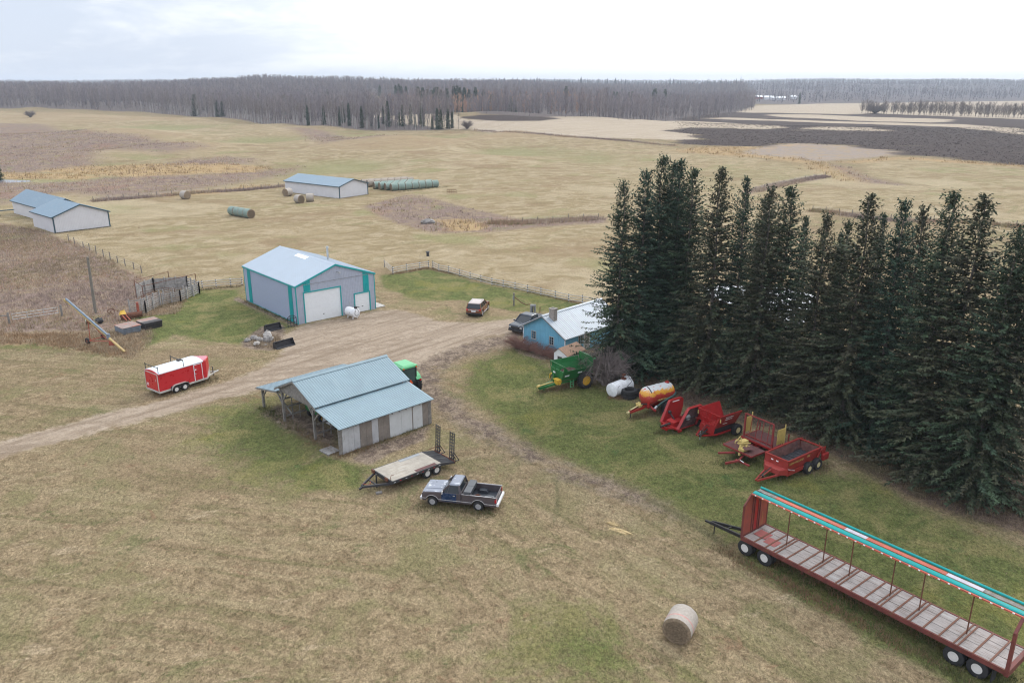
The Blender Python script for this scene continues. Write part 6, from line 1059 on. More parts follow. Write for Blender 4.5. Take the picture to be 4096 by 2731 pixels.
    for y in (.35, 1.55): g.bar((-.4, y, .8), (-3.5, .2 + (y - .35) * .12 - .0, .75), .1, .2)
    for x, k in ((-1.4, .8), (-2.3, .55)): g.bar((x, .25, .78), (x, .25 + k, .78), .08, .1)
    g.bar((-3.4, .2, .75), (-3.9, .18, .72), .14, .12); g.bar((-3.2, .22, .75), (-3.2, .22, .05), .05); g.part('drawbar', MT['black'], t)
    MB().bar((3.0, .6, z - .5), (3.0, .6, .15), .12).bar((3.0, .6, z - .5), (3.8, .6, z - .3), .08).part('landing_leg', MT['rust'], t)
    MB().box(13.85, 13.9, y0 + .05, y0 + .6, .15, .85).part('mudflap', MT['rubber'], t)
long_trailer()
# ------------------------------------------------------------------ fuel and water tanks, tyres
def lying_tank(t, L_, r, z, mat, a=0):
    MB().lathe([(-L_ / 2 - .06, .02), (-L_ / 2 - .05, r * .8), (-L_ / 2, r), (-L_ / 2 + .04, r * 1.01), (L_ / 2 - .04, r * 1.01), (L_ / 2, r), (L_ / 2 + .05, r * .8), (L_ / 2 + .06, .02)], (0, 0, z), 'x', 28).part('tank', mat, t, smooth=True)
t = thing('fuel_tank', 'small white fuel tank with hose and pump lying before the workshop doors', 'fuel tank', (-20.05, 96.25, 0), -40); lying_tank(t, 1.65, .56, .78, MT['white'])
for x in (-.5, .5): MB().bar((x, -.35, 0), (x, -.25, .4), .08).bar((x, .35, 0), (x, .25, .4), .08).bar((x, -.4, .2), (x, .4, .2), .06).part('leg', MT['white'], t)
MB().path([(.75, 0, 1.45), (.85, .1, 1.3), (.92, .35, .9), (.93, .3, .55), (.93, -.1, .45), (.93, -.35, .75), (.92, -.2, 1.2), (.6, -.45, 1.1), (.1, -.57, .8)], .022).part('hose', MT['black'], t); MB().box(.55, .85, -.12, .12, 1.32, 1.6).tube((.8, .1, 1.55), (1.05, .35, 1.5), .04).part('pump', MT['dark'], t); MB().tube((-.7, .2, 1.3), (-.7, .2, 2.0), .03).part('vent_pipe', MT['galv'], t)
t = thing('water_tank', 'fat white tank with black smears and pump on top beside black tyres', 'tank', (10.25, 70.45, 0), 43); lying_tank(t, 2.5, .66, .7, M('smeared_white_tank', (.74, .75, .77), .4, pats=[((.12, .12, .13), .63, 1.6, .1, (1, 2, .6))]))
MB().box(.3, .65, -.2, .2, 1.36, 1.5).tube((.45, 0, 1.5), (.45, 0, 1.85), .06).box(.3, .6, -.12, .12, 1.72, 1.9).part('pump', MT['rust'], t); MB().path([(.5, 0, 1.75), (.8, -.3, 1.6), (1.1, -.5, 1.15), (.7, -.6, 1.05), (.2, -.66, .9)], .02).part('hose', MT['black'], t); MB().box(.85, 1.2, -.3, .3, 1.37, 1.5).part('hatch', MT['white'], t)
for k, (dx, dz, r_, lab) in enumerate(((0, 0, .72, 'lower black tractor tyre lying flat beside the white tank'), (.05, .42, .74, 'upper tractor tyre lying flat on another beside the white tank'))):
    t = thing('loose_tyre', lab, 'tyre', (10.95 + dx, 69.55, dz), 0); m = MB(); m.lathe([(0, r_ * .66), (.0, r_ * .9), (.06, r_), (.36, r_), (.42, r_ * .9), (.42, r_ * .66), (.36, r_ * .6), (.06, r_ * .6), (0, r_ * .66)], (0, 0, 0), 'z', 26)
    for i in range(18): a = i * .349; m.hexa(*[[(r2 * math.cos(a + da), r2 * math.sin(a + da), zz) for r2, da, zz in ((r_ * q, -.06, .03), (r_ * q, .06, .03), (r_ * q, .16, .2), (r_ * q, .04, .2))] for q in (.97, 1.04)])
    m.part('casing', MT['rubber'], t)
t = thing('loose_tyre', 'third black tyre half hidden in grass behind the stacked pair', 'tyre', (12.2, 70.3, 0), 0); MB().lathe([(0, .5), (.0, .68), (.05, .75), (.3, .75), (.36, .68), (.36, .5), (.3, .45), (.05, .45), (0, .5)], (0, 0, 0), 'z', 22).part('casing', MT['rubber'], t)
# ------------------------------------------------------------------ slurry tanker
def slurry():
    t = thing('slurry_tanker', 'red slurry tanker with grey and yellow worn paint and green suction hose', 'tanker', (13.1, 66.35, 0), 32); r, zc = .83, 1.72   # +x is the rear
    MB().lathe([(-1.98, .03), (-1.93, .3), (-1.75, .62), (-1.5, .79), (-1.3, r), (1.05, r), (1.25, .79), (1.45, .5), (1.52, .03)], (0, 0, zc), 'x', 32).part('tank', MT['tank_red'], t, smooth=True)
    for x in (-1.0, .05): MB().lathe([(-.02, r + .002), (-.02, r + .025), (.02, r + .025), (.02, r + .002)], (x, 0, zc), 'x', 32).part('band', MT['tank_red'], t)
    MB().box(-2.1, 1.3, -.32, -.2, .78, .95).box(-2.1, 1.3, .2, .32, .78, .95).bar((-1.9, -.3, .84), (-3.3, -.08, .58), .12, .18).bar((-1.9, .3, .84), (-3.3, .08, .58), .12, .18).box(-1.6, -1.4, -.5, .5, .7, 1.2).part('drawbar', MT['red_mach'], t)
    MB().tube((-3.35, 0, .6), (-3.55, 0, .6), .11).tube((-2.3, .0, 1.0), (-3.2, 0, .78), .05).part('drive_shaft', MT['cream'], t); MB().tube((-3.15, .0, 0.02), (-3.15, 0, .7), .045).box(-3.22, -3.08, -.1, .1, 0, .04).part('jack', MT['black'], t)
    p = MB().blob((-2.25, -.02, 1.12), .2, .24, .22, 10, 6, .15).box(-2.4, -2.1, -.26, .2, .95, 1.1)
    for i in range(5): p.tube((-2.38 + i * .07, -.28, 1.1), (-2.38 + i * .07, .24, 1.15), .05)
    p.part('vacuum_pump', MT['sun_yellow'], t)
    for s in (-1, 1): wheel(t, .3, s * .98, .66, .66, .56, .33, 'cream', s, lug=0)
    MB().tube((.3, -.9, .66), (.3, .9, .66), .09).part('axle', MT['red_mach'], t)
    MB().path([(-1.35, 0, zc + .84), (-1.38, -.25, zc + .8), (-1.4, -.55, zc + .6), (-1.4, -.72, zc + .2), (-1.45, -.62, zc - .35), (-1.8, -.4, zc - .55), (-2.2, -.2, 1.2)], .05, 8).part('air_hose', MT['black'], t)
    h = MB().path([(1.4, -.4, 1.75), (1.3, -.8, 1.72), (.9, -1.0, 1.6), (.3, -1.02, 1.48), (-.4, -1.0, 1.25), (-1.0, -.98, .95), (-1.2, -.95, .82)], .1, 9); h.part('suction_hose', M('dark_green_hose', (.035, .075, .07), .55), t, smooth=True)
    MB().tube((-1.0, -.95, .98), (-1.25, -.98, .8), .125).part('hose_clamp', MT['galv'], t); MB().tube((-1.4, -.4, 1.0), (-1.35, -1.0, .72), .1).lathe([(0, .1), (.12, .17)], (-1.35, -1.0, .68), 'x', 10).part('valve', MT['red_mach'], t)
    MB().lathe([(0, .22), (.08, .2), (.1, .02)], (.95, 0, zc + r - .02), 'z', 14).tube((.95, 0, zc + r), (.95, .0, zc + r + .2), .04).part('hatch', MT['red_mach'], t); MB().box(-1.78, -1.6, -.75, -.55, .95, 1.35).part('red_box', MT['red_bright'], t)
    y = -r * .93; up = (0, .34, .94)
    for s, sz, x in (('NUHN', .27, -.8), ('=', .34, -.02), ('Johnston Tanks', .16, .22)): lettering(s, sz, (x, y - .01, zc - .37 if s != 'Johnston Tanks' else zc - .33), (1, 0, 0), (0, -.36, .93), MT['sun_yellow'], t, .02)
slurry()
# ------------------------------------------------------------------ folding rotary mower
def mower():
    t = thing('rotary_mower', 'red folding rotary mower with both wings raised in a V', 'mower', (14.1, 62.6, 0), 34)  # +x rear
    MB().box(-.7, 1.1, -.95, .95, .32, .4).box(-.75, -.7, -.95, .95, .2, .42).part('centre_deck', MT['red_bright'], t, bevel=.01)
    f = MB().bar((-.9, -.6, .42), (-1.55, -.15, .42), .14).bar((-.9, .6, .42), (-1.55, .15, .42), .14).bar((-.9, -.85, .4), (-.9, .85, .4), .16).box(-1.6, -1.45, -.35, .35, .25, .5); f.part('hitch_frame', MT['red_bright'], t)
    g = MB(); g.ext([(-.85, .4), (-.05, .4), (-.05, .55), (-.35, .85), (-.85, .8)], 'y', -.45, .45); g.part('gearbox_shield', MT['red_bright'], t, bevel=.01)
    MB().tube((-.86, 0, .62), (-1.5, 0, .62), .1, .07).tube((-1.5, 0, .62), (-1.9, .05, .55), .06, .11).part('drive_shaft', MT['black'], t)
    for s in (-1, 1):
        a = R(86); hy, hz = s * .9, .42; wl = 1.72; o = (math.cos(a) * s, math.sin(a)); n = (-o[1] * s, o[0] * s)   # wing plane
        P = lambda x, u, off=0: (x, hy + o[0] * u + (-abs(o[1]) * off * s), hz + o[1] * u + abs(o[0]) * off)
        w = MB(); outline = [(-.95, 0), (1.2, 0), (1.55, wl * .55), (1.6, wl * .9), (1.45, wl), (.1, wl), (-.02, wl * .93)] if s > 0 else [(-.95, 0), (1.2, 0), (1.6, wl * .6), (1.6, wl), (.15, wl), (-.02, wl * .92)]
        w.add([P(x, u, 0) for x, u in outline] + [P(x, u, .05) for x, u in outline], [tuple(range(len(outline))), tuple(range(2 * len(outline) - 1, len(outline) - 1, -1))] + [(i, (i + 1) % len(outline), len(outline) + (i + 1) % len(outline), len(outline) + i) for i in range(len(outline))])
        wg = w.part('wing', MT['red_bright'] if s > 0 else MT['red_mach'], t)
        sk = MB()
        for (x0, u0), (x1, u1) in zip(outline[1:], outline[2:] + outline[:1]): sk.hexa([P(x0, u0, -.22), P(x1, u1, -.22), P(x1, u1, .06), P(x0, u0, .06)], [P(x0, u0 + .03, -.22), P(x1, u1 + .03, -.22), P(x1, u1 + .03, .06), P(x0, u0 + .03, .06)])
        sk.part('skirt', MT['red_bright'], wg)
        MB().add([P(x, u, -.012) for x, u in outline] + [P(x, u, -.004) for x, u in outline], [tuple(range(len(outline))), tuple(range(2 * len(outline) - 1, len(outline) - 1, -1))]).part('underside', M('muddy_underside', (.075, .04, .04), .85, var=.4, scale=2.5, pats=[((.14, .09, .08), .58, 3, .1, None)]), wg)
        q = P(.2, wl * .5, -.03); q2 = P(.2, wl * .5, -.16); MB().tube(q, q2, .28, .2, 12).part('blade_hub', MT['grey'] if s < 0 else MT['dark'], wg); MB().bar(P(-.5, wl * .5, -.17), P(.9, wl * .52, -.17), .1, .02).part('cutter_blade', MT['dark'], wg)
        q = P(-.1, wl * .45, .06); MB().tube(q, (.0, s * .3, .62), .06).tube(q, P(-.1, wl * .45, .25), .16, .12).part('wing_drive', MT['black'], t)
        MB().hexa([P(.3, wl * .9, .055), (P(1.1, wl * .9, .055)), P(1.1, wl * .95, .055), P(.3, wl * .95, .055)], [P(.3, wl * .9, .062), P(1.1, wl * .9, .062), P(1.1, wl * .95, .062), P(.3, wl * .95, .062)]).part('white_decal', MT['white'], wg)
        wheel(t, 1.75, s * .75, .36, .36, .2, .18, 'dark', s); MB().bar((1.05, s * .75, .45), (1.75, s * .62, .36), .1).part('wheel_arm', MT['red_mach'], t)
        MB().tube((-.8, s * .98, .28), (-.55, s * .98, .28), .16, n=12).part('skid_roller', MT['red_bright'], t)
    MB().box(1.1, 1.2, -.9, .9, .3, .6).part('rear_frame', MT['red_mach'], t); MB().box(.9, 1.0, -.06, .06, .4, 1.3).part('mast', MT['red_mach'], t)
mower()
# ------------------------------------------------------------------ bale processor
def bale_processor():
    t = thing('bale_processor', 'bright red bale processor wagon with open slatted front and white lettering', 'bale processor', (16.95, 61.2, 0), 34)
    r = MT['red_bright']; x0, x1, w0, w1, zb, zt = -.75, 1.75, .62, 1.22, .95, 2.2
    for s in (-1, 1):
        m = MB(); m.sheet([(x0, s * w0, zb), (x1, s * w0, zb), (x1, s * w1, zt), (x0, s * w1, zt)], .05 * s); wl = m.part('hopper_side', r, t)
        m = MB(); m.bar((x0, s * w1, zt), (x1, s * w1, zt), .07); m.bar((x0, s * w1, zt), (x0, s * w0, zb), .07); m.bar((x1, s * w1, zt), (x1, s * w0, zb), .07); m.part('edge_rail', r, wl)
        if s < 0:
            up = (0, -(w1 - w0), zt - zb)
            for k, (tx, sz, q) in enumerate((('BALE PRO', .2, .74), ('HIGHLINE', .2, .55), ('Highline', .17, .24))): lettering(tx, sz, (x0 + .75, s * (w0 + (w1 - w0) * q) - .035, zb + (zt - zb) * q - .03), (1, 0, 0), up, MT['white'], wl, .006)
    m = MB(); m.bar((x0, -w1, zt), (x0, w1, zt), .07)
    for k in (-.75, -.25, .25, .75): m.bar((x0, k * w1, zt), (x0, k * w0, zb), .05)
    m.bar((x0, -.95, 1.62), (x0, .95, 1.62), .04); m.part('front_rack', r, t)
    MB().box(x0, x1, -w0, w0, .9, .95).part('hopper_floor', MT['red_mach'], t)
    MB().hexa([(x0 - .1, -.7, .45), (x1 + .1, -.62, .45), (x1 + .1, .62, .45), (x0 - .1, .7, .45)], [(x0 - .1, -.62, .9), (x1 + .1, -.6, .9), (x1 + .1, .6, .9), (x0 - .1, .62, .9)]).part('drum_housing', MT['black'], t)
    p = MB(); p.ext([(-.66, .42), (.66, .42), (.8, 1.0), (.64, 1.3), (-.64, 1.3), (-.8, 1.0)], 'x', x0 - .16, x0 - .101); p.part('front_plate', r, t)
    MB().bar((x0, -.85, .5), (1.9, -.85, .5), .12).bar((x0, .85, .5), (1.9, .85, .5), .12).bar((x0, -.8, .48), (-2.05, -.08, .45), .11).bar((x0, .8, .48), (-2.05, .08, .45), .11).part('frame', r, t)
    MB().sheet([(x0 - .1, .7, 1.3), (.9, .85, 1.3), (.9, 1.65, 1.1), (x0 + .1, 1.65, 1.1)], .03).part('deflector', r, t); MB().lathe([(-.1, .32), (.1, .32)], (x0 - .28, .35, .85), 'x', 14).part('drive_cover', MT['red_mach'], t)
    MB().tube((x0 - .2, -.05, .75), (-1.9, -.3, .6), .06).tube((-1.9, -.3, .6), (-2.15, -.36, .56), .1).path([(x0 - .2, -.3, 1.1), (-1.2, -.15, 1.25), (-1.5, -.05, .8), (-2.0, 0, .5)], .025).part('hoses', MT['black'], t); MB().tube((-1.7, -.0, 0), (-1.7, 0, .75), .04).part('jack', MT['galv'], t)
    for s in (-1, 1): wheel(t, 1.5, s * 1.08, .5, .5, .4, .26, 'cream', s, lug=1)
    for s in (-1, 1): MB().box(x0 - .03, x0 - .0, s * w1 - .05, s * w1 + .05, 1.7, 2.0).part('amber_strip', MT['sun_yellow'], t)
bale_processor()
# ------------------------------------------------------------------ bale wagon in two pieces: the pickup table and the bed
def bale_wagon():
    t = thing('bale_wagon', 'dull red bale wagon with yellow side panels and maroon plank beds', 'bale wagon', (18.3, 56.9, 0), 34.5)
    y0, y1 = -1.38, 1.38
    def planks(x0, x1, ya, yb, z, n, name):
        m = MB()
        for k in range(n): a = ya + (yb - ya) * k / n; m.box(x0, x1, a + .006, a + (yb - ya) / n - .006, z - .05, z)
        return m.part(name, MT['maroon'], t)
    planks(-.95, .7, y0, y1, .92, 5, 'front_table'); MB().box(-1.0, -.951, y0, y1, .8, .93).box(-.95, .7, y0 - .05, y0 - .001, .8, .93).box(-.95, .7, y1 + .001, y1 + .05, .8, .93).part('table_edge', MT['red_dull'], t)
    planks(1.25, 3.4, -1.42, 1.42, 1.0, 9, 'load_bed'); MB().box(1.2, 1.249, -1.45, 1.45, .86, 1.02).box(1.25, 3.4, -1.47, -1.421, .86, 1.02).box(1.25, 3.4, 1.421, 1.47, .86, 1.02).box(1.25, 3.4, -.1, .1, .6, .9).part('bed_edge', MT['red_mach'], t)
    f = MB()
    for y in (-1.36, 1.36): f.bar((1.45, y, 1.0), (1.45, y, 2.95), .12)
    f.bar((1.45, -1.36, 2.95), (1.45, 1.36, 2.95), .08)
    for k in range(4): y = -.85 + k * .57; f.bar((1.45, y, 1.02), (1.75, y + .05, 2.85), .045)
    f.bar((1.65, -1.3, 1.06), (1.65, 1.3, 1.06), .1, .08); f.part('bale_rack', MT['red_dull'], t)
    for s in (-1, 1):
        m = MB().box(1.75 if s < 0 else 1.65, 2.62 if s < 0 else 2.5, s * 1.55 - .02, s * 1.55 + .02, 1.2, 2.45); pn = m.part('side_panel', MT['ply_yellow'], t); MB().bar((2.65 if s < 0 else 2.52, s * 1.56, .55), (2.65 if s < 0 else 2.52, s * 1.56, 2.75), .07).bar((1.75, s * 1.58, 2.3), (2.55, s * 1.58, .75), .035).part('panel_post', MT['sun_yellow'], pn)
        for x in (1.95, 2.8): wheel(t, x, s * 1.1, .42, .42, .3, .25, 'cream', s)
    MB().bar((3.4, -1.4, 1.0), (3.45, -1.4, 1.65), .08).bar((3.4, 1.4, 1.0), (3.45, 1.4, 1.65), .08).part('rear_stake', MT['red_dull'], t)
    c = MB().box(-.2, 3.2, -.35, -.23, .55, .7).box(-.2, 3.2, .23, .35, .55, .7).bar((-.2, -.3, .6), (-1.6, -.75, .5), .12).bar((-1.6, -.75, .5), (-2.6, -.3, .35), .12, .16).bar((-.9, .2, .62), (-1.9, 1.05, .5), .16, .12).bar((-1.4, -1.6, .35), (-1.5, -.4, .4), .14, .12); c.part('chassis', MT['red_dull'], t)
    b = MB().bar((-.95, -.25, .55), (-.85, -.2, 1.35), .14).bar((-.4, -.45, .6), (-.4, -.4, 1.25), .12).box(-1.0, .0, -.62, -.12, .98, 1.16).box(-.35, .35, .0, .45, 1.08, 1.4).bar((-.9, .1, 1.45), (.2, -.3, 1.3), .07).bar((-.6, .4, 1.4), (-.2, .4, 1.75), .05).bar((-.4, .1, 1.4), (-.3, .25, 1.72), .05)
    pr = None
    for i in range(9):
        a = i * .45; q = (-.75 + .22 * math.cos(a), .25, 1.45 + .22 * math.sin(a))
        if pr: b.bar(pr, q, .05)
        pr = q
    b.part('bale_pickup', MT['sun_yellow'], t)
    MB().ext([(-.95, -.75), (-.35, -1.0), (.0, -.6), (-.3, -.2), (-.75, -.3)], 'z', 1.17, 1.2).part('maroon_shield', MT['maroon'], t); MB().tube((-1.55, -1.2, .5), (-1.5, -.8, .52), .035).part('hydraulic_ram', MT['chrome'], t)
    lettering('NEW HOLLAND', .13, (2.75, -1.475, .89), (1, 0, 0), (0, 0, 1), MT['cream'], t)
bale_wagon()
# ------------------------------------------------------------------ manure spreader
def manure_spreader():
    t = thing('manure_spreader', 'faded red box manure spreader with tandem wheels and yellow number 195', 'manure spreader', (20.28, 52.85, 0), 36.5); L_, W, zb, zt = 4.2, 2.0, .75, 1.62; r = MT['nh']
    s1 = MB()
    for y in (0, W - .06):
        k = -1 if y == 0 else 1; yo = y if k < 0 else y + .06
        s1.hexa([(0, y + (.12 if k < 0 else -.12), zb), (L_, y + (.12 if k < 0 else -.12), zb), (L_, y + .06 + (.12 if k < 0 else -.12), zb), (0, y + .06 + (.12 if k < 0 else -.12), zb)], [(0, y, zt), (L_, y, zt), (L_, y + .06, zt), (0, y + .06, zt)])
    sd = s1.part('box_side', r, t, bevel=.01)
    MB().box(-.06, -.001, 0, W, zb + .3, zt).part('front_board', r, t); MB().box(0, L_, .19, W - .19, zb, zb + .05).part('floor', MT['nh_floor'], t)
    i = MB(); i.sheet([(.0, .195, zb + .06), (L_, .195, zb + .06), (L_, .068, zt - .04), (.0, .068, zt - .04)], .008); i.sheet([(.0, W - .195, zb + .06), (L_, W - .195, zb + .06), (L_, W - .068, zt - .04), (.0, W - .068, zt - .04)], -.008); i.box(L_ - .05, L_ - .03, .2, W - .2, zb + .06, zt - .1); i.part('lining', MT['nh_in'], t)
    c = MB()
    for k in range(9): c.box(.3 + k * .42, .35 + k * .42, .2, W - .2, zb + .051, zb + .08)
    c.part('apron_chain', MT['dark'], t)
    MB().box(-.04, L_, -.05, .07, zt + .001, zt + .06).box(-.04, L_, W - .07, W + .05, zt + .001, zt + .06).box(-.08, .06, .071, W - .071, zt + .001, zt + .07).box(L_ - .08, L_ + .02, .071, W - .071, zt + .001, zt + .09).part('top_rail', r, t)
    n = MB(); n.add([(-.02, -.06, .55), (-.02, W + .06, .55), (-.62, W * .78, .6), (-.62, W * .18, .6), (-.02, -.06, 1.05), (-.02, W + .06, 1.05), (-.55, W * .8, .95), (-.55, W * .16, .95)], [(0, 3, 7, 4), (3, 2, 6, 7), (2, 1, 5, 6), (4, 7, 6, 5), (0, 1, 2, 3)]); n.part('front_skirt', r, t)
    MB().box(0, 2.4, -.02, .1, .45, .74).box(0, 2.4, W - .1, W + .02, .45, .74).part('lower_side', r, t)
    MB().bar((-.2, .35, .55), (-2.25, W / 2 - .06, .42), .1, .13).bar((-.2, W - .35, .55), (-2.25, W / 2 + .06, .42), .1, .13).bar((-.5, W / 2, .8), (-1.9, W / 2, .5), .07).part('drawbar', r, t); MB().path([(-.6, W / 2, 1.0), (-1.2, W / 2 - .1, .95), (-1.7, W / 2, .7), (-1.9, W / 2, .75)], .03).tube((-1.6, W / 2 - .1, .5), (-1.75, W / 2 - .15, .75), .07).part('hoses', MT['black'], t)
    for s, y in ((-1, -.02), (1, W + .02)):
        for x in (2.42, 3.55): wheel(t, x, y + s * .1, .47, .47, .4, .22, 'cream', s)
    MB().bar((2.42, .1, .47), (3.55, .1, .47), .12).bar((2.42, W - .1, .47), (3.55, W - .1, .47), .12).part('walking_beam', MT['dark'], t)
    for z, x in ((1.0, L_ + .3), (1.55, L_ + .2)):
        b = MB().tube((x, .05, z), (x, W - .05, z), .07)
        for k in range(9):
            a = k * 1.1; b.bar((x, .2 + k * .2, z), (x + .25 * math.cos(a), .2 + k * .2, z + .25 * math.sin(a)), .05)
        b.part('beater', MT['rust'], t)
    [MB().box(L_ + .0, L_ + .5, y - .03, y + .03, .7, 1.6).part('beater_frame', r, t) for y in (-.01, W + .01)]; MB().box(L_ - .1, L_ + .65, -.3, -.045, .6, 1.15).part('drive_guard', MT['red_mach'], t, bevel=.08); MB().bar((L_ - .6, -.07, 1.0), (L_ - .05, -.07, zt + .02), .07).part('brace', r, t)
    up = (0, -.12, zt - zb)
    lettering('NEW HOLLAND', .24, (.18, .02, 1.26), (1, 0, 0), up, MT['sun_yellow'], sd, .006); lettering('195', .28, (2.3, .01, 1.3), (1, 0, 0), up, MT['sun_yellow'], sd, .006); lettering('NEW HOLLAND', .12, (-.14, .35, .955), (-.45, -.4, -.05) if 0 else (.4, -.62, 0), (0, 0, 1), MT['white'], t, .004)
    for y in (1.35, .9): MB().box(-.066, -.061, y - .1, y + .1, 1.32, 1.42).part('safety_sticker', MT['white'], t)
manure_spreader()
# ------------------------------------------------------------------ green spreader
def green_spreader():
    t = thing('hopper_spreader', 'tall green hopper spreader with yellow guards parked before the white garden shed', 'spreader', (4.35, 71.7, 0), 31); g = MT['jd']; W0, W1, L_ = .62, 1.12, 3.3
    for s in (-1, 1):
        m = MB(); m.hexa([(0, s * W0 - .03, 1.0), (L_, s * W0 - .03, 1.0), (L_, s * W0 + .03, 1.0), (0, s * W0 + .03, 1.0)], [(0, s * W1 - .03, 2.05), (L_, s * W1 - .03, 2.05), (L_, s * W1 + .03, 2.05), (0, s * W1 + .03, 2.05)]); m.part('hopper_side', g, t)
        e = MB(); z1 = 2.05; e.hexa([(.1, s * W1 - .02, z1), (L_, s * W1 - .02, z1), (L_, s * W1 + .02, z1), (.1, s * W1 + .02, z1)], [(.1, s * (W1 + .12) - .02, z1 + (.5 if s > 0 else .12)), (L_, s * (W1 + .12) - .02, z1 + (.45 if s > 0 else .1)), (L_, s * (W1 + .12) + .02, z1 + (.45 if s > 0 else .1)), (.1, s * (W1 + .12) + .02, z1 + (.5 if s > 0 else .12))]); e.part('hopper_extension', g, t)
        wheel(t, 2.5, s * 1.15, .82, .82, .46, .47, 'jdrim', s, lug=1)
    MB().box(0, L_, -W0, W0, .94, 1.0).part('hopper_floor', MT['nh_in'], t); MB().blob((1.3, .1, 1.35), 1.0, .75, .55, 14, 8, .1).part('dirty_load', M('brown_manure', (.06, .032, .022), .9, var=.3), t)
    f = MB(); f.ext([(-W0, .7), (W0, .7), (W1, 2.05), (-W1, 2.05)], 'x', -.06, -.001); f.part('front_board', g, t)
    k = MB(); k.bar((-.1, -W1 - .1, 2.2), (-.1, W1 + .12, 2.62), .08)
    k = MB()
    for y, z in ((-W1, 2.1), (-.4, 2.1), (.3, 2.1), (W1, 2.1)): k.bar((-.03, y, 2.0), (-.03, y * 1.08, 2.6), .05)
    k.bar((-.03, -W1 * 1.08, 2.6), (-.03, W1 * 1.08, 2.6), .05); k.sheet([(0, -W1 - .05, 2.05), (.55, -W1 - .05, 2.05), (0, -W1 - .1, 2.6)], .03); k.part('front_rack', g, t)
    gate = MB(); gate.box(L_ + .02, L_ + .08, -1.15, 1.15, 1.4, 3.0); gate.part('rear_gate', MT['jd'], t); MB().box(L_ + .1, L_ + .5, -1.0, 1.0, 2.7, 2.8).part('gate_hood', MT['jd_light'], t)
    MB().box(-.1, 2.9, -.5, -.36, .7, .9).box(-.1, 2.9, .36, .5, .7, .9).bar((0, -.4, .8), (-2.1, -.1, .5), .14, .2).bar((0, .4, .8), (-2.1, .1, .5), .14, .2).tube((2.5, -1.1, .82), (2.5, 1.1, .82), .1).part('chassis', g, t); MB().bar((-1.4, .2, .5), (-1.4, .2, .05), .1).part('jack', g, t)
    MB().bar((-.4, .1, .9), (-.25, .12, 2.0), .2, .12).part('hitch_post', g, t); MB().tube((-.5, 0, .85), (-2.0, 0, .72), .06).tube((-2.0, 0, .72), (-2.3, 0, .70), .13).part('drive_shaft', MT['sun_yellow'], t)
    MB().box(-.5, -.07, -.75, -.2, .75, 1.15).box(-.55, -.07, -.82, -.1, 1.151, 1.25).part('yellow_guard', MT['yellow'], t, bevel=.02); MB().sheet([(-.55, -.83, 1.2), (-.3, -.85, .7), (-.05, -.83, 1.1)], .03).part('yellow_flap', MT['yellow'], t); MB().bar((-.35, .75, 1.3), (-.35, .5, 1.55), .12).bar((-.35, .75, 1.3), (-.35, .78, .95), .08).part('yellow_guard', MT['yellow'], t)
    MB().path([(-.35 + .0 * k, .35 + .25 * math.cos(k * .7), 1.1 + .28 * math.sin(k * .7)) for k in range(11)], .04).part('hoses', MT['black'], t)
    l = MB()
    for x in (.95, 1.3): l.bar((x, -.85, .25), (x, -.8, 1.0), .04)
    for z in (.3, .55, .8): l.bar((.95, -.85, z), (1.3, -.85, z), .035)
    l.part('ladder', MT['jd_light'], t)
    for x, z, w in ((.25, 1.45, .5), (1.7, 1.6, .5)): MB().sheet([(x, -W0 - (z - 1.0) * .476 - .045, z), (x + w, -W0 - (z - 1.0) * .476 - .045, z), (x + w, -W0 - (z - .84) * .476 - .045, z + .16), (x, -W0 - (z - .84) * .476 - .045, z + .16)], -.006).part('white_label', MT['white'], t)
    MB().box(-.36, -.345, -.15, .2, 1.75, 1.9).part('white_label', MT['white'], t)
green_spreader()
# ------------------------------------------------------------------ grain auger, bins, scrap
def auger():
    foot = Vector((-42.3, 82.45, .15)); hd = Vector((-50.6, 87.4, 4.6)); t = thing('grain_auger', 'long yellow grain auger on red undercarriage tilted up over the weeds', 'auger', (foot.x, foot.y, 0)); o = Vector((foot.x, foot.y, 0)); V = lambda k: foot.lerp(hd, k) - o
    MB().tube(V(0), V(.26), .13, n=12).part('intake_tube', MT['auger_yellow'], t, smooth=True); d = (hd - foot).normalized(); s = d.cross(Vector((0, 0, 1))).normalized() * .13
    MB().tube(V(.26) + s * .1, V(1.) + s * .1, .13, n=12).part('yellow_tube', MT['auger_yellow'], t, smooth=True); n = Vector((0, 0, .24)); MB().tube(V(.27) + n, V(.995) + n, .12, n=12).part('grey_tube', M('blue_grey_tube', (.17, .22, .28), .45, .1), t, smooth=True)
    c = V(.27) + Vector((0, 0, .15)); MB().lathe([(-.25, .2), (.3, .2)], tuple(c), 'z', 14).part('drive_box', MT['bin_blue'], t); MB().tube(V(.985), V(1.02), .19).part('head_cap', MT['auger_yellow'], t)
    side = s.normalized(); a = Vector((-48.0, 85.7, .36)) - o; b2 = a + side * 1.9
    m = MB(); m.tube(a, V(.22) + Vector((0, 0, -.1)), .05); m.tube(b2, V(.22) + Vector((0, 0, -.1)), .05); m.tube(a, b2, .05); m.tube(a + (V(.22) - a) * .12, V(.62), .045); m.tube(b2 + (V(.22) - b2) * .12, V(.62), .045); m.part('undercarriage', MT['rust_red'], t)
    for q, sd in ((a, -1), (b2, 1)):
        w = wheel(t, q.x, q.y, q.z, .36, .2, .2, 'rust', sd); w.rotation_euler = (0, 0, math.atan2(side.y, side.x) - math.pi / 2)
    e = V(.22); MB().box(e.x - .25, e.x + .25, e.y - .2, e.y + .2, e.z - .55, e.z - .1).part('engine', MT['rust_red'], t); MB().path([V(.0), V(.0) - d * .35], .05).part('screw_end', MT['rust'], t)
auger()
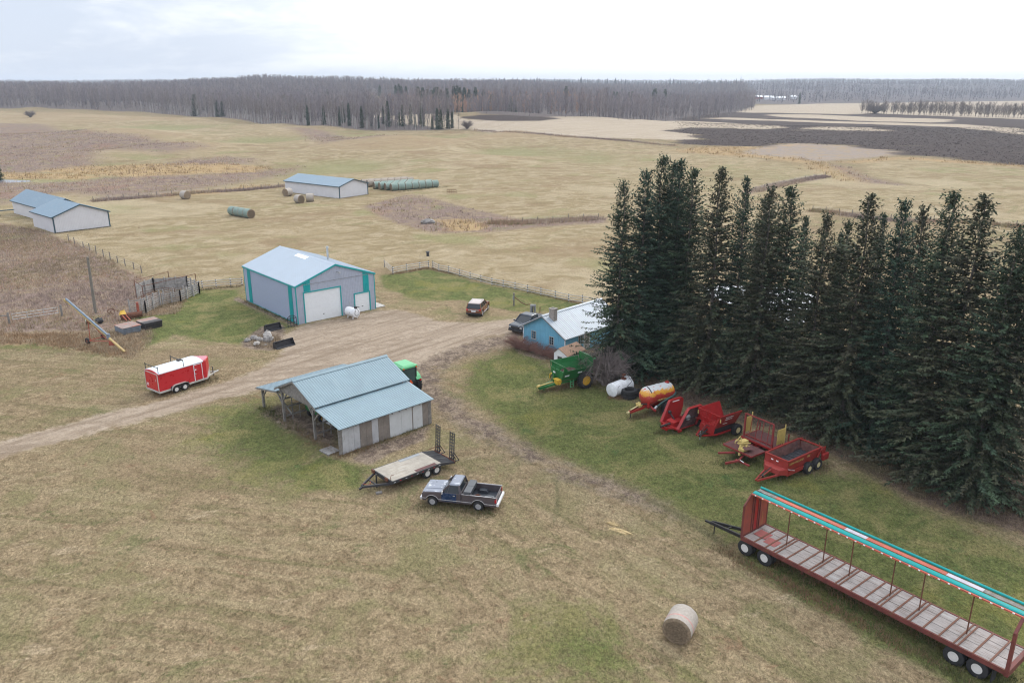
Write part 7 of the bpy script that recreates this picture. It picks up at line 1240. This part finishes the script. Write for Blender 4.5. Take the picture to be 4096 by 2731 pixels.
for (x, y, lb, m1) in ((-45.55, 90.4, 'faded blue-grey steel stock bin with rusty lid in tall grass', 'bin_blue'), (-43.85, 92.35, 'black burnt-looking steel bin touching the faded blue one', 'bin_black')):
    t = thing('steel_bin', lb, 'bin', (x, y, 0), 49); b = MB().hexa([(-1.1, -1.0, 0), (1.05, -1.0, 0), (1.05, 1.0, 0), (-1.1, 1.0, 0)], [(-1.1, -1.1, .78), (1.1, -1.1, .78), (1.1, 1.1, .78), (-1.1, 1.1, .78)]); b.part('body', MT[m1], t, bevel=.02)
    MB().box(-1.13, 1.13, -1.13, -.2, .781, .84).part('lid', MT['bin_top' if m1 == 'bin_blue' else 'bin_black'], t, bevel=.01); MB().box(-1.13, 1.13, -.19, 1.13, .781, .85).part('lid', MT['bin_top'], t, bevel=.01); MB().bar((-.8, -1.12, .62), (.8, -1.12, .62), .05).bar((-.8, -1.1, .1), (-.8, -1.12, .62), .05).bar((.8, -1.1, .1), (.8, -1.12, .62), .05).bar((0, -1.1, .1), (0, -1.12, .6), .04).part('door_frame', MT[m1], t)
t = thing('scrap_baler', 'rusty scrapped machine with bright yellow hood and upright stack in the weeds', 'scrap machine', (-47.9, 95.6, 0), 30)
MB().tube((-.2, .1, .45), (1.6, .1, .5), .38, n=12).box(-.9, -.1, -.4, .5, .15, .8).part('body', MT['rust'], t); MB().tube((1.2, .1, .7), (1.2, .1, 2.0), .16, n=10).part('stack', MT['rust_red'], t); MB().add([(-1.0, -.35, .75), (-.2, -.35, .8), (-.2, .45, .8), (-1.0, .45, .75), (-.85, -.1, 1.2), (-.35, .2, 1.25)], [(0, 1, 5, 4), (1, 2, 5), (2, 3, 4, 5), (3, 0, 4), (3, 2, 1, 0)]).part('yellow_hood', MT['yellow'], t); MB().bar((-.7, -.4, .7), (-.3, -1.0, .1), .12).bar((-.3, -.4, .7), (.1, -1.0, .1), .12).part('leg', MT['rust_red'], t)
t = thing('scrap_drum', 'small rust and green scrapped drum half hidden behind the auger', 'scrap drum', (-51.2, 93.6, 0), 20); MB().tube((-.8, 0, .35), (-.1, 0, .35), .34, n=14).part('drum', MT['rust'], t); MB().lathe([(0, .35), (.08, .3), (.1, .02)], (-.9, 0, .35), 'x', 14).part('end_cap', M('pale_green_cap', (.30, .33, .24), .7), t); MB().blob((.6, 0, .35), .5, .35, .35, 9, 5, .3).part('gear', MT['dark'], t)
t = thing('bent_rod', 'tangle of bent rusty hoops by the foot of the utility pole', 'scrap metal', (-50.9, 97.4, 0), 0); MB().path([(.4 * math.cos(k * .5), .25 * math.sin(k * .9), .45 + .4 * math.sin(k * .5)) for k in range(12)], .04).path([(.3 + .5 * math.cos(k * .5), .2, .4 + .25 * math.sin(k * .5)) for k in range(10)], .04).part('hoop', MT['rust'], t)
# ------------------------------------------------------------------ loader buckets, grapple guard, stones
def bucket(label, loc, rz, L_):
    t = thing('loader_bucket', label, 'loader bucket', loc, rz); prof = [(0, 0), (.75, .02), (.8, .06), (.12, .1), (.08, .55), (.3, .75), (.26, .8), (-.02, .6)]
    MB().ext(prof, 'y', 0, L_).part('shell', MT['dark'], t); MB().ext([(0, 0), (.75, .02), (.3, .78), (-.02, .6)], 'y', -.03, -.001).ext([(0, 0), (.75, .02), (.3, .78), (-.02, .6)], 'y', L_ + .001, L_ + .03).part('end_plate', MT['black'], t)
    for y in (L_ * .3, L_ * .7): MB().box(-.25, -.021, y - .05, y + .05, .15, .6).part('mount', MT['black'], t)
bucket('black loader bucket lying on its back in front of the stone pile', (-26.55, 84.1, 0), -41, 2.35); bucket('black loader bucket standing behind the stone pile on the lawn edge', (-29.5, 90.7, 0), -47, 1.9)
t = thing('bale_fork', 'black tubular bale fork frame leaning at the near corner of the workshop', 'bale fork', (-27.0, 92.0, 0), 36); m = MB()
for x in (0, .35, .75, 1.1): m.tube((x, 0, 0), (x, .1, 1.15 + (.25 if 0 < x < 1 else 0)), .04, n=6)
for z in (.15, .6, 1.1): m.tube((0, .02, z), (1.1, .02, z), .04, n=6)
m.tube((0, .1, 1.15), (.35, .1, 1.4), .04, n=6); m.tube((.35, .1, 1.4), (.75, .1, 1.4), .04, n=6); m.tube((.75, .1, 1.4), (1.1, .1, 1.15), .04, n=6); m.part('frame', MT['black'], t); MB().tube((0, 0, .1), (-1.2, -.1, .06), .03).part('tine', MT['dark'], t)
for k, (x, y, r_, rz_, mt, lb) in enumerate([(-29.6, 87.3, .5, .42, 'rock', 'grey round boulder at the back left of the stone pile'), (-30.2, 86.6, .4, .34, 'rock', 'small grey stone at the left end of the stone pile'), (-28.9, 86.8, .62, .4, 'rock', 'long grey slab in the middle of the stone pile'), (-28.3, 88.0, .6, .75, 'rock_pale', 'pale upright jagged stone topping the pile'), (-27.8, 86.4, .62, .6, 'rock', 'large grey boulder at the right of the stone pile'), (-28.7, 85.3, .48, .36, 'rock_pale', 'pale low stone at the front of the pile'), (-27.7, 87.4, .4, .3, 'rock_pale', 'small pale stone behind the large grey boulder'), (-27.7, 85.0, .28, .2, 'rock', 'little stone in the grass before the pile')]):
    t = thing('field_stone', lb, 'stone', (x, y, rz_ * .45), k * 50); MB().blob((0, 0, 0), r_, r_ * .72, rz_ * .8, 6, 4, .22).part('stone', MT[mt], t, bevel=.03)
t = thing('field_stone', 'lone grey boulder in the brushy hollow left of the spruces', 'stone', (-17.7, 167.5, .3 + gz(-17.7, 167.5)), 20); MB().blob((0, 0, 0), 1.6, .9, .7, 10, 6, .14).part('stone', MT['rock'], t)
# ------------------------------------------------------------------ bales
def bale_mesh(r, w, side, end, ring):
    m = MB(); m.lathe([(-w / 2, r * .9), (-w / 2 + .06, r), (-w * .17, r * 1.01), (-w * .10, r * 1.012), (w * .16, r * 1.012), (w * .22, r * 1.01), (w / 2 - .06, r), (w / 2, r * .9)], (0, 0, r), 'x', 28); nf = len(m.f)
    for i in range(nf):
        band = i // 28
        m.mi[i] = 0
        if i >= nf - 2: m.mi[i] = 1
        elif band in (0, 6): m.mi[i] = 1
        elif ring and band in (1 + 3,): m.mi[i] = 2
    for s in (-1, 1):
        for k in range(1, 6): m.m = 1; m.lathe([(s * w / 2, r * .17 * k), (s * (w / 2 + .01), r * (.17 * k - .05)), (s * (w / 2 + .0), r * (.17 * k - .1) + .01)], (0, 0, r), 'x', 22)
    return m.mesh('round_bale', [MT[side], MT[end], MT[ring or side]], smooth=True)
S_ = 1.33; bm1 = bale_mesh(.78, 1.5, 'netwrap', 'hay', 'pinkwrap'); bm2 = bale_mesh(1.02, 1.98, 'green_wrap', 'hay', None); bm3 = bale_mesh(1.0, 1.98, 'old_hay', 'old_hay', None); bm4 = bale_mesh(1.05, 1.9, 'netwrap', 'hay', None)
def bale(me, x, y, rz, label, group=None, z=0.):
    o = link('round_bale', me); o.location = (x, y, gz(x, y) + z - .03); o.rotation_euler = (random.uniform(0, .1), 0, R(rz)); return tag(o, label, 'hay bale', group)
bale(bm1, 8.95, 35.6, -118, 'big round hay bale with pink net edge alone in the mown grass')
bale(bm4, -83.5, 205.1, -30, 'brown round bale alone near the weedy wire fence')
bale(bm4, -59.2, 211.9, 60, 'brown round bale near the far corner of the single-block barn'); bale(bm4, -53.0, 199.6, -40, 'brown round bale with its end showing, left one of the pair before the single-block barn'); bale(bm4, -51.0, 202.3, 15, 'brown round bale seen side-on, right one of the pair before the single-block barn')
a = Vector((-63.2, 180.2)); c = Vector((-57.4, 175.2)); dn = math.degrees(math.atan2(c.y - a.y, c.x - a.x))
for k in range(4): p = a.lerp(c, .1 + k * .27); bale(bm2, p.x, p.y, dn, ('far end bale of the single green row in the pasture', 'second bale from the far end of the green row in pasture', 'third bale of the green row, next to its open end', 'near end bale of the green row, its brown end showing')[k])
def bale_row(a, c, n, me, label, group):
    a = Vector(a); c = Vector(c); dn = math.degrees(math.atan2(c.y - a.y, c.x - a.x))
    for k in range(n): p = a.lerp(c, k / max(1, n - 1)); bale(me, p.x, p.y, dn, label, group)
GB = 'green wrapped bales in rows'; BB = 'old brown bales in rows'
d_ = (Vector((-20.7, 228.6)) - Vector((-32.9, 221.9))).normalized(); nn_ = Vector((-d_.y, d_.x))
for k in range(4):
    s = Vector((-32.6, 222.4)) + nn_ * 2.15 * k + d_ * (-.9 * k); bale_row(s, s + d_ * 2.02 * (6 - k // 2), 7 - k // 2, bm2, 'green wrapped round bale in the stacked rows beside the single-block barn', GB)
for k in range(2):
    s = Vector((-40.6, 231.2)) + nn_ * 2.1 * k - d_ * k; bale_row(s, s + d_ * 2.02 * 6, 7, bm3, 'old greyish brown round bale in rows behind the green rows', BB)
t = thing('stock_rack', 'old pipe rack lying in brush near the green bale rows', 'rack', (-17.2, 213), 0); m = MB()
for k in range(5): m.tube((k * .6, 0, 0), (k * .6, .1, 1.0), .05, n=5)
m.tube((0, .1, 1.), (2.4, .1, 1.), .05, n=5); m.tube((0, .05, .5), (2.4, .05, .5), .05, n=5); m.part('frame', MT['rust'], t)
t = thing('lumber_heap', 'dark heap of boards at the corner of the single-block barn', 'boards', (-40.2, 214.5), 30)
for k in range(4): MB().box(-1., 1.2, -.5 + k * .05, .5, .2 * k, .2 * k + .16).part('board', MT['plank_grey'], t)
# ------------------------------------------------------------------ things under the pole shed, pallet, odds and ends
A = R(-46.5); SH = lambda x, y: (-22.73 + math.cos(A) * x - math.sin(A) * y, 67.36 + math.sin(A) * x + math.cos(A) * y)
t = thing('green_wagon', 'dark green box wagon standing in the shade inside the pole shed', 'wagon', (*SH(5.9, 3.2), 0), 43.5)
for s in (-1, 1): MB().hexa([(-1.6, s * .9 - .03, .8), (1.6, s * .9 - .03, .8), (1.6, s * .9 + .03, .8), (-1.6, s * .9 + .03, .8)], [(-1.7, s * 1.05 - .03, 1.7), (1.7, s * 1.05 - .03, 1.7), (1.7, s * 1.05 + .03, 1.7), (-1.7, s * 1.05 + .03, 1.7)]).part('side', MT['jd'], t); [wheel(t, x, s * .95, .4, .4, .24, .22, 'jdrim', s) for x in (-1.1, 1.1)]
MB().box(-1.62, -1.57, -.9, .9, .8, 1.7).box(1.57, 1.62, -.9, .9, .8, 1.7).box(-1.6, 1.6, -.88, .88, .76, .82).part('box', MT['jd'], t)
t = thing('stock_box', 'white wooden stock rack box parked in the middle bay of the pole shed', 'stock box', (*SH(8.6, 3.2), 0), 43.5); MB().box(-1.6, 1.6, -.75, .75, .5, .6).part('floor', MT['old_wood'], t)
for s in (-1, 1):
    m = MB()
    for k in range(5): m.box(-1.6, 1.6, s * .75 - .03, s * .75 + .03, .62 + k * .3, .84 + k * .3)
    for k in range(4): m.box(-1.6 + k * 1.03, -1.5 + k * 1.03, s * .79 - .02, s * .79 + .02, .6, 2.05)
    m.part('slat_side', MT['ply_c'], t); wheel(t, -.9, s * .7, .36, .36, .2, .2, 'white_rim', s); wheel(t, .9, s * .7, .36, .36, .2, .2, 'white_rim', s)
m = MB()
for k in range(4): m.box(-1.66, -1.61, -.7 + k * .36, -.42 + k * .36, .6, 2.0)
m.part('end_panel', MT['ply_c'], t)
t = thing('pallet', 'grey wooden pallet lying flat at the open front of the pole shed', 'pallet', (*SH(12.4, -.55), 0), -44)
for k in range(9): MB().box(-.65 + k * .145, -.54 + k * .145, -.55, .55, .1, .125).part('slat', MT['plank_grey'], t)
for y in (-.5, 0, .5): MB().box(-.65, .64, y - .05, y + .05, 0, .099).part('bearer', MT['old_wood'], t)
t = thing('service_post', 'grey meter post with box and bent pipe on the lawn beyond the SUV', 'post', (.25, 101.97, 0)); MB().box(-.1, .1, -.1, .1, 0, 1.75).part('post', MT['post'], t); MB().box(-.16, .0, -.16, -.101, .85, 1.35).part('meter_box', MT['grey'], t); MB().path([(.1, 0, 1.2), (1.0, -.4, .55), (1.6, -.7, .35), (2.2, -1.0, .5), (2.5, -1.1, .2)], .06).part('bent_pipe', MT['rust'], t)
t = thing('pump_head', 'cluster of grey steel pump parts by the blue house lawn', 'pump', (2.45, 98.9, 0)); MB().tube((0, 0, 0), (.05, 0, .9), .16, n=10).tube((.5, .1, 0), (.5, .1, 1.0), .14, n=10).box(-.1, .6, -.12, .2, .75, 1.0).part('housing', MT['grey'], t); MB().tube((.2, -.2, .0), (.25, -.2, .8), .06).part('pipe', MT['dark'], t)
t = thing('stub_post', 'short rusty post standing alone behind the blue house chimney', 'post', (3.6, 98.6, 0)); MB().tube((0, 0, 0), (0, 0, .75), .05).box(-.07, .07, -.07, .07, .7, .78).part('post', MT['rust'], t)
t = thing('well_stump', 'tiny dark well head on the green mound beyond the rail fence', 'well head', (-14.4, 134.2), 0); MB().tube((0, 0, 0), (0, 0, .7), .25, n=12).box(-.32, .32, -.3, .3, .7, .8).part('casing', MT['dark'], t)
for x, y, s_, lb in ((7.15, 46.0, 1.0, 'long wisp of loose straw on the grass near the black drawbar'), (6.7, 46.9, .55, 'small tuft of loose straw beside the longer wisp')):
    t = thing('straw_wisp', lb, 'straw', (x, y, 0), -32); MB().blob((0, 0, .03), .85 * s_, .22 * s_, .09, 12, 5, .3).part('straw', MT['straw'], t)
    q = RNG.normal(0, 1, (160, 2)) * (.42 * s_, .12 * s_); ca, sa = math.cos(R(-32)), math.sin(R(-32)); me = blades('straw_stalks', q[:, 0], q[:, 1], np.full(160, .05), RNG.uniform(.1, .35, 160), np.full(160, .02), RNG.uniform(.7, .97, 160), pick(160, [(.55, .43, .24), (.45, .34, .18)])); tag(link('stalks', me, t), kind='stuff')
t = thing('hay_elevator', 'green framed hay elevator lying beside the far left end of the stepped barn', 'elevator', (-117, 176.5), 20); m = MB()
for y in (-.4, .4): m.bar((-4, y, .9), (6, y, 1.3), .12)
for k in range(12): m.bar((-4 + k * .85, -.4, .9 + k * .034), (-4 + k * .85, .4, .9 + k * .034), .06)
m.part('frame', MT['barn_trim'], t); MB().bar((-2, -.5, 0), (-2, .5, 1.0), .1).bar((3, .5, 0), (3, -.5, 1.2), .1).part('leg', MT['barn_trim'], t)
# ------------------------------------------------------------------ sky, sun, air, camera
SUN_EL, SUN_AZ = R(34), R(38)                             # behind thin cloud, ahead and to the right of the camera
w = bpy.data.worlds.new('World'); scene.world = w; w.use_nodes = True
class WB(NB):
    def __init__(s, tree): s.t = tree; tree.nodes.clear()
b = WB(w.node_tree)
sky = b.n('ShaderNodeTexSky', sky_type='NISHITA', sun_disc=False, sun_elevation=SUN_EL, sun_rotation=SUN_AZ)
gen = b.n('ShaderNodeTexCoord').outputs['Generated']
st = b.mapping(gen, (1.6, 1.6, 7.5), (0, 0, .3))
n1 = b.noise(1.5, 6, .55, st, .5); n2 = b.noise(4.2, 5, .6, st, .4)
sd = Vector((math.sin(SUN_AZ) * math.cos(SUN_EL), math.cos(SUN_AZ) * math.cos(SUN_EL), math.sin(SUN_EL)))
dot = b.n('ShaderNodeVectorMath', {0: gen, 1: sd}, operation='DOT_PRODUCT').outputs['Value']
cl = b.mix(b.rng(b.math('ADD', b.math('MULTIPLY', n1, .7), b.math('MULTIPLY', n2, .3)), .43, .56), (6.5, 7.2, 8.5), (9.6, 9.9, 10.5))
cl = b.mix(b.rng(dot, .42, .80), cl, (12.8, 13.0, 13.0))   # cloud is thinner and brighter towards the sun
up = b.n('ShaderNodeSeparateXYZ', {0: gen}).outputs[2]; k_ = b.rng(up, .04, 1., 1., 1.85); cl = b.mix(1., cl, b.n('ShaderNodeCombineXYZ', {0: k_, 1: k_, 2: k_}).outputs[0], 'MULTIPLY')   # an overcast sky is brightest overhead
c = b.mix(.9, sky.outputs[0], cl)
bg = b.n('ShaderNodeBackground', {'Color': c, 'Strength': .104}); o = b.n('ShaderNodeOutputWorld'); w.node_tree.links.new(bg.outputs[0], o.inputs[0])
L = bpy.data.lights.new('sun', 'SUN'); L.energy = 1.25; L.angle = R(12); L.color = (1, .96, .9)
so = bpy.data.objects.new('sun', L); COL.objects.link(so); so.rotation_euler = (math.pi / 2 - SUN_EL, 0, math.pi - SUN_AZ)
hb = MB().box(-9500, 9500, -260, 9800, -6, 118); hm = bpy.data.materials.new('haze_air'); b = NB(hm)
pv = b.n('ShaderNodeVolumePrincipled', {'Color': (.80, .88, 1., 1), 'Density': .00016, 'Anisotropy': .2}); o = b.n('ShaderNodeOutputMaterial'); hm.node_tree.links.new(pv.outputs[0], o.inputs['Volume'])
tag(hb.part('haze', hm), kind='stuff')
cam = bpy.data.cameras.new('camera'); cam.lens = 28.0; cam.sensor_width = 36; cam.clip_end = 20000; cam.clip_start = .5
co = bpy.data.objects.new('camera', cam); COL.objects.link(co); co.location = (0, 0, 28); co.rotation_euler = (math.pi / 2 - math.atan(1030 / 3186), 0, 0)
scene.camera = co
scene.view_settings.view_transform = 'Standard'; scene.view_settings.look = 'None'; scene.view_settings.exposure = .16; scene.view_settings.gamma = 1
cy = scene.cycles; cy.max_bounces = 6; cy.diffuse_bounces = 3; cy.glossy_bounces = 3; cy.transmission_bounces = 4; cy.volume_bounces = 0; cy.transparent_max_bounces = 8
cy.use_adaptive_sampling = True; cy.adaptive_threshold = .008; cy.use_denoising = True; cy.sample_clamp_direct = 6; cy.pixel_filter_type = 'BLACKMAN_HARRIS'; cy.filter_width = 1.15; cy.sample_clamp_indirect = 4
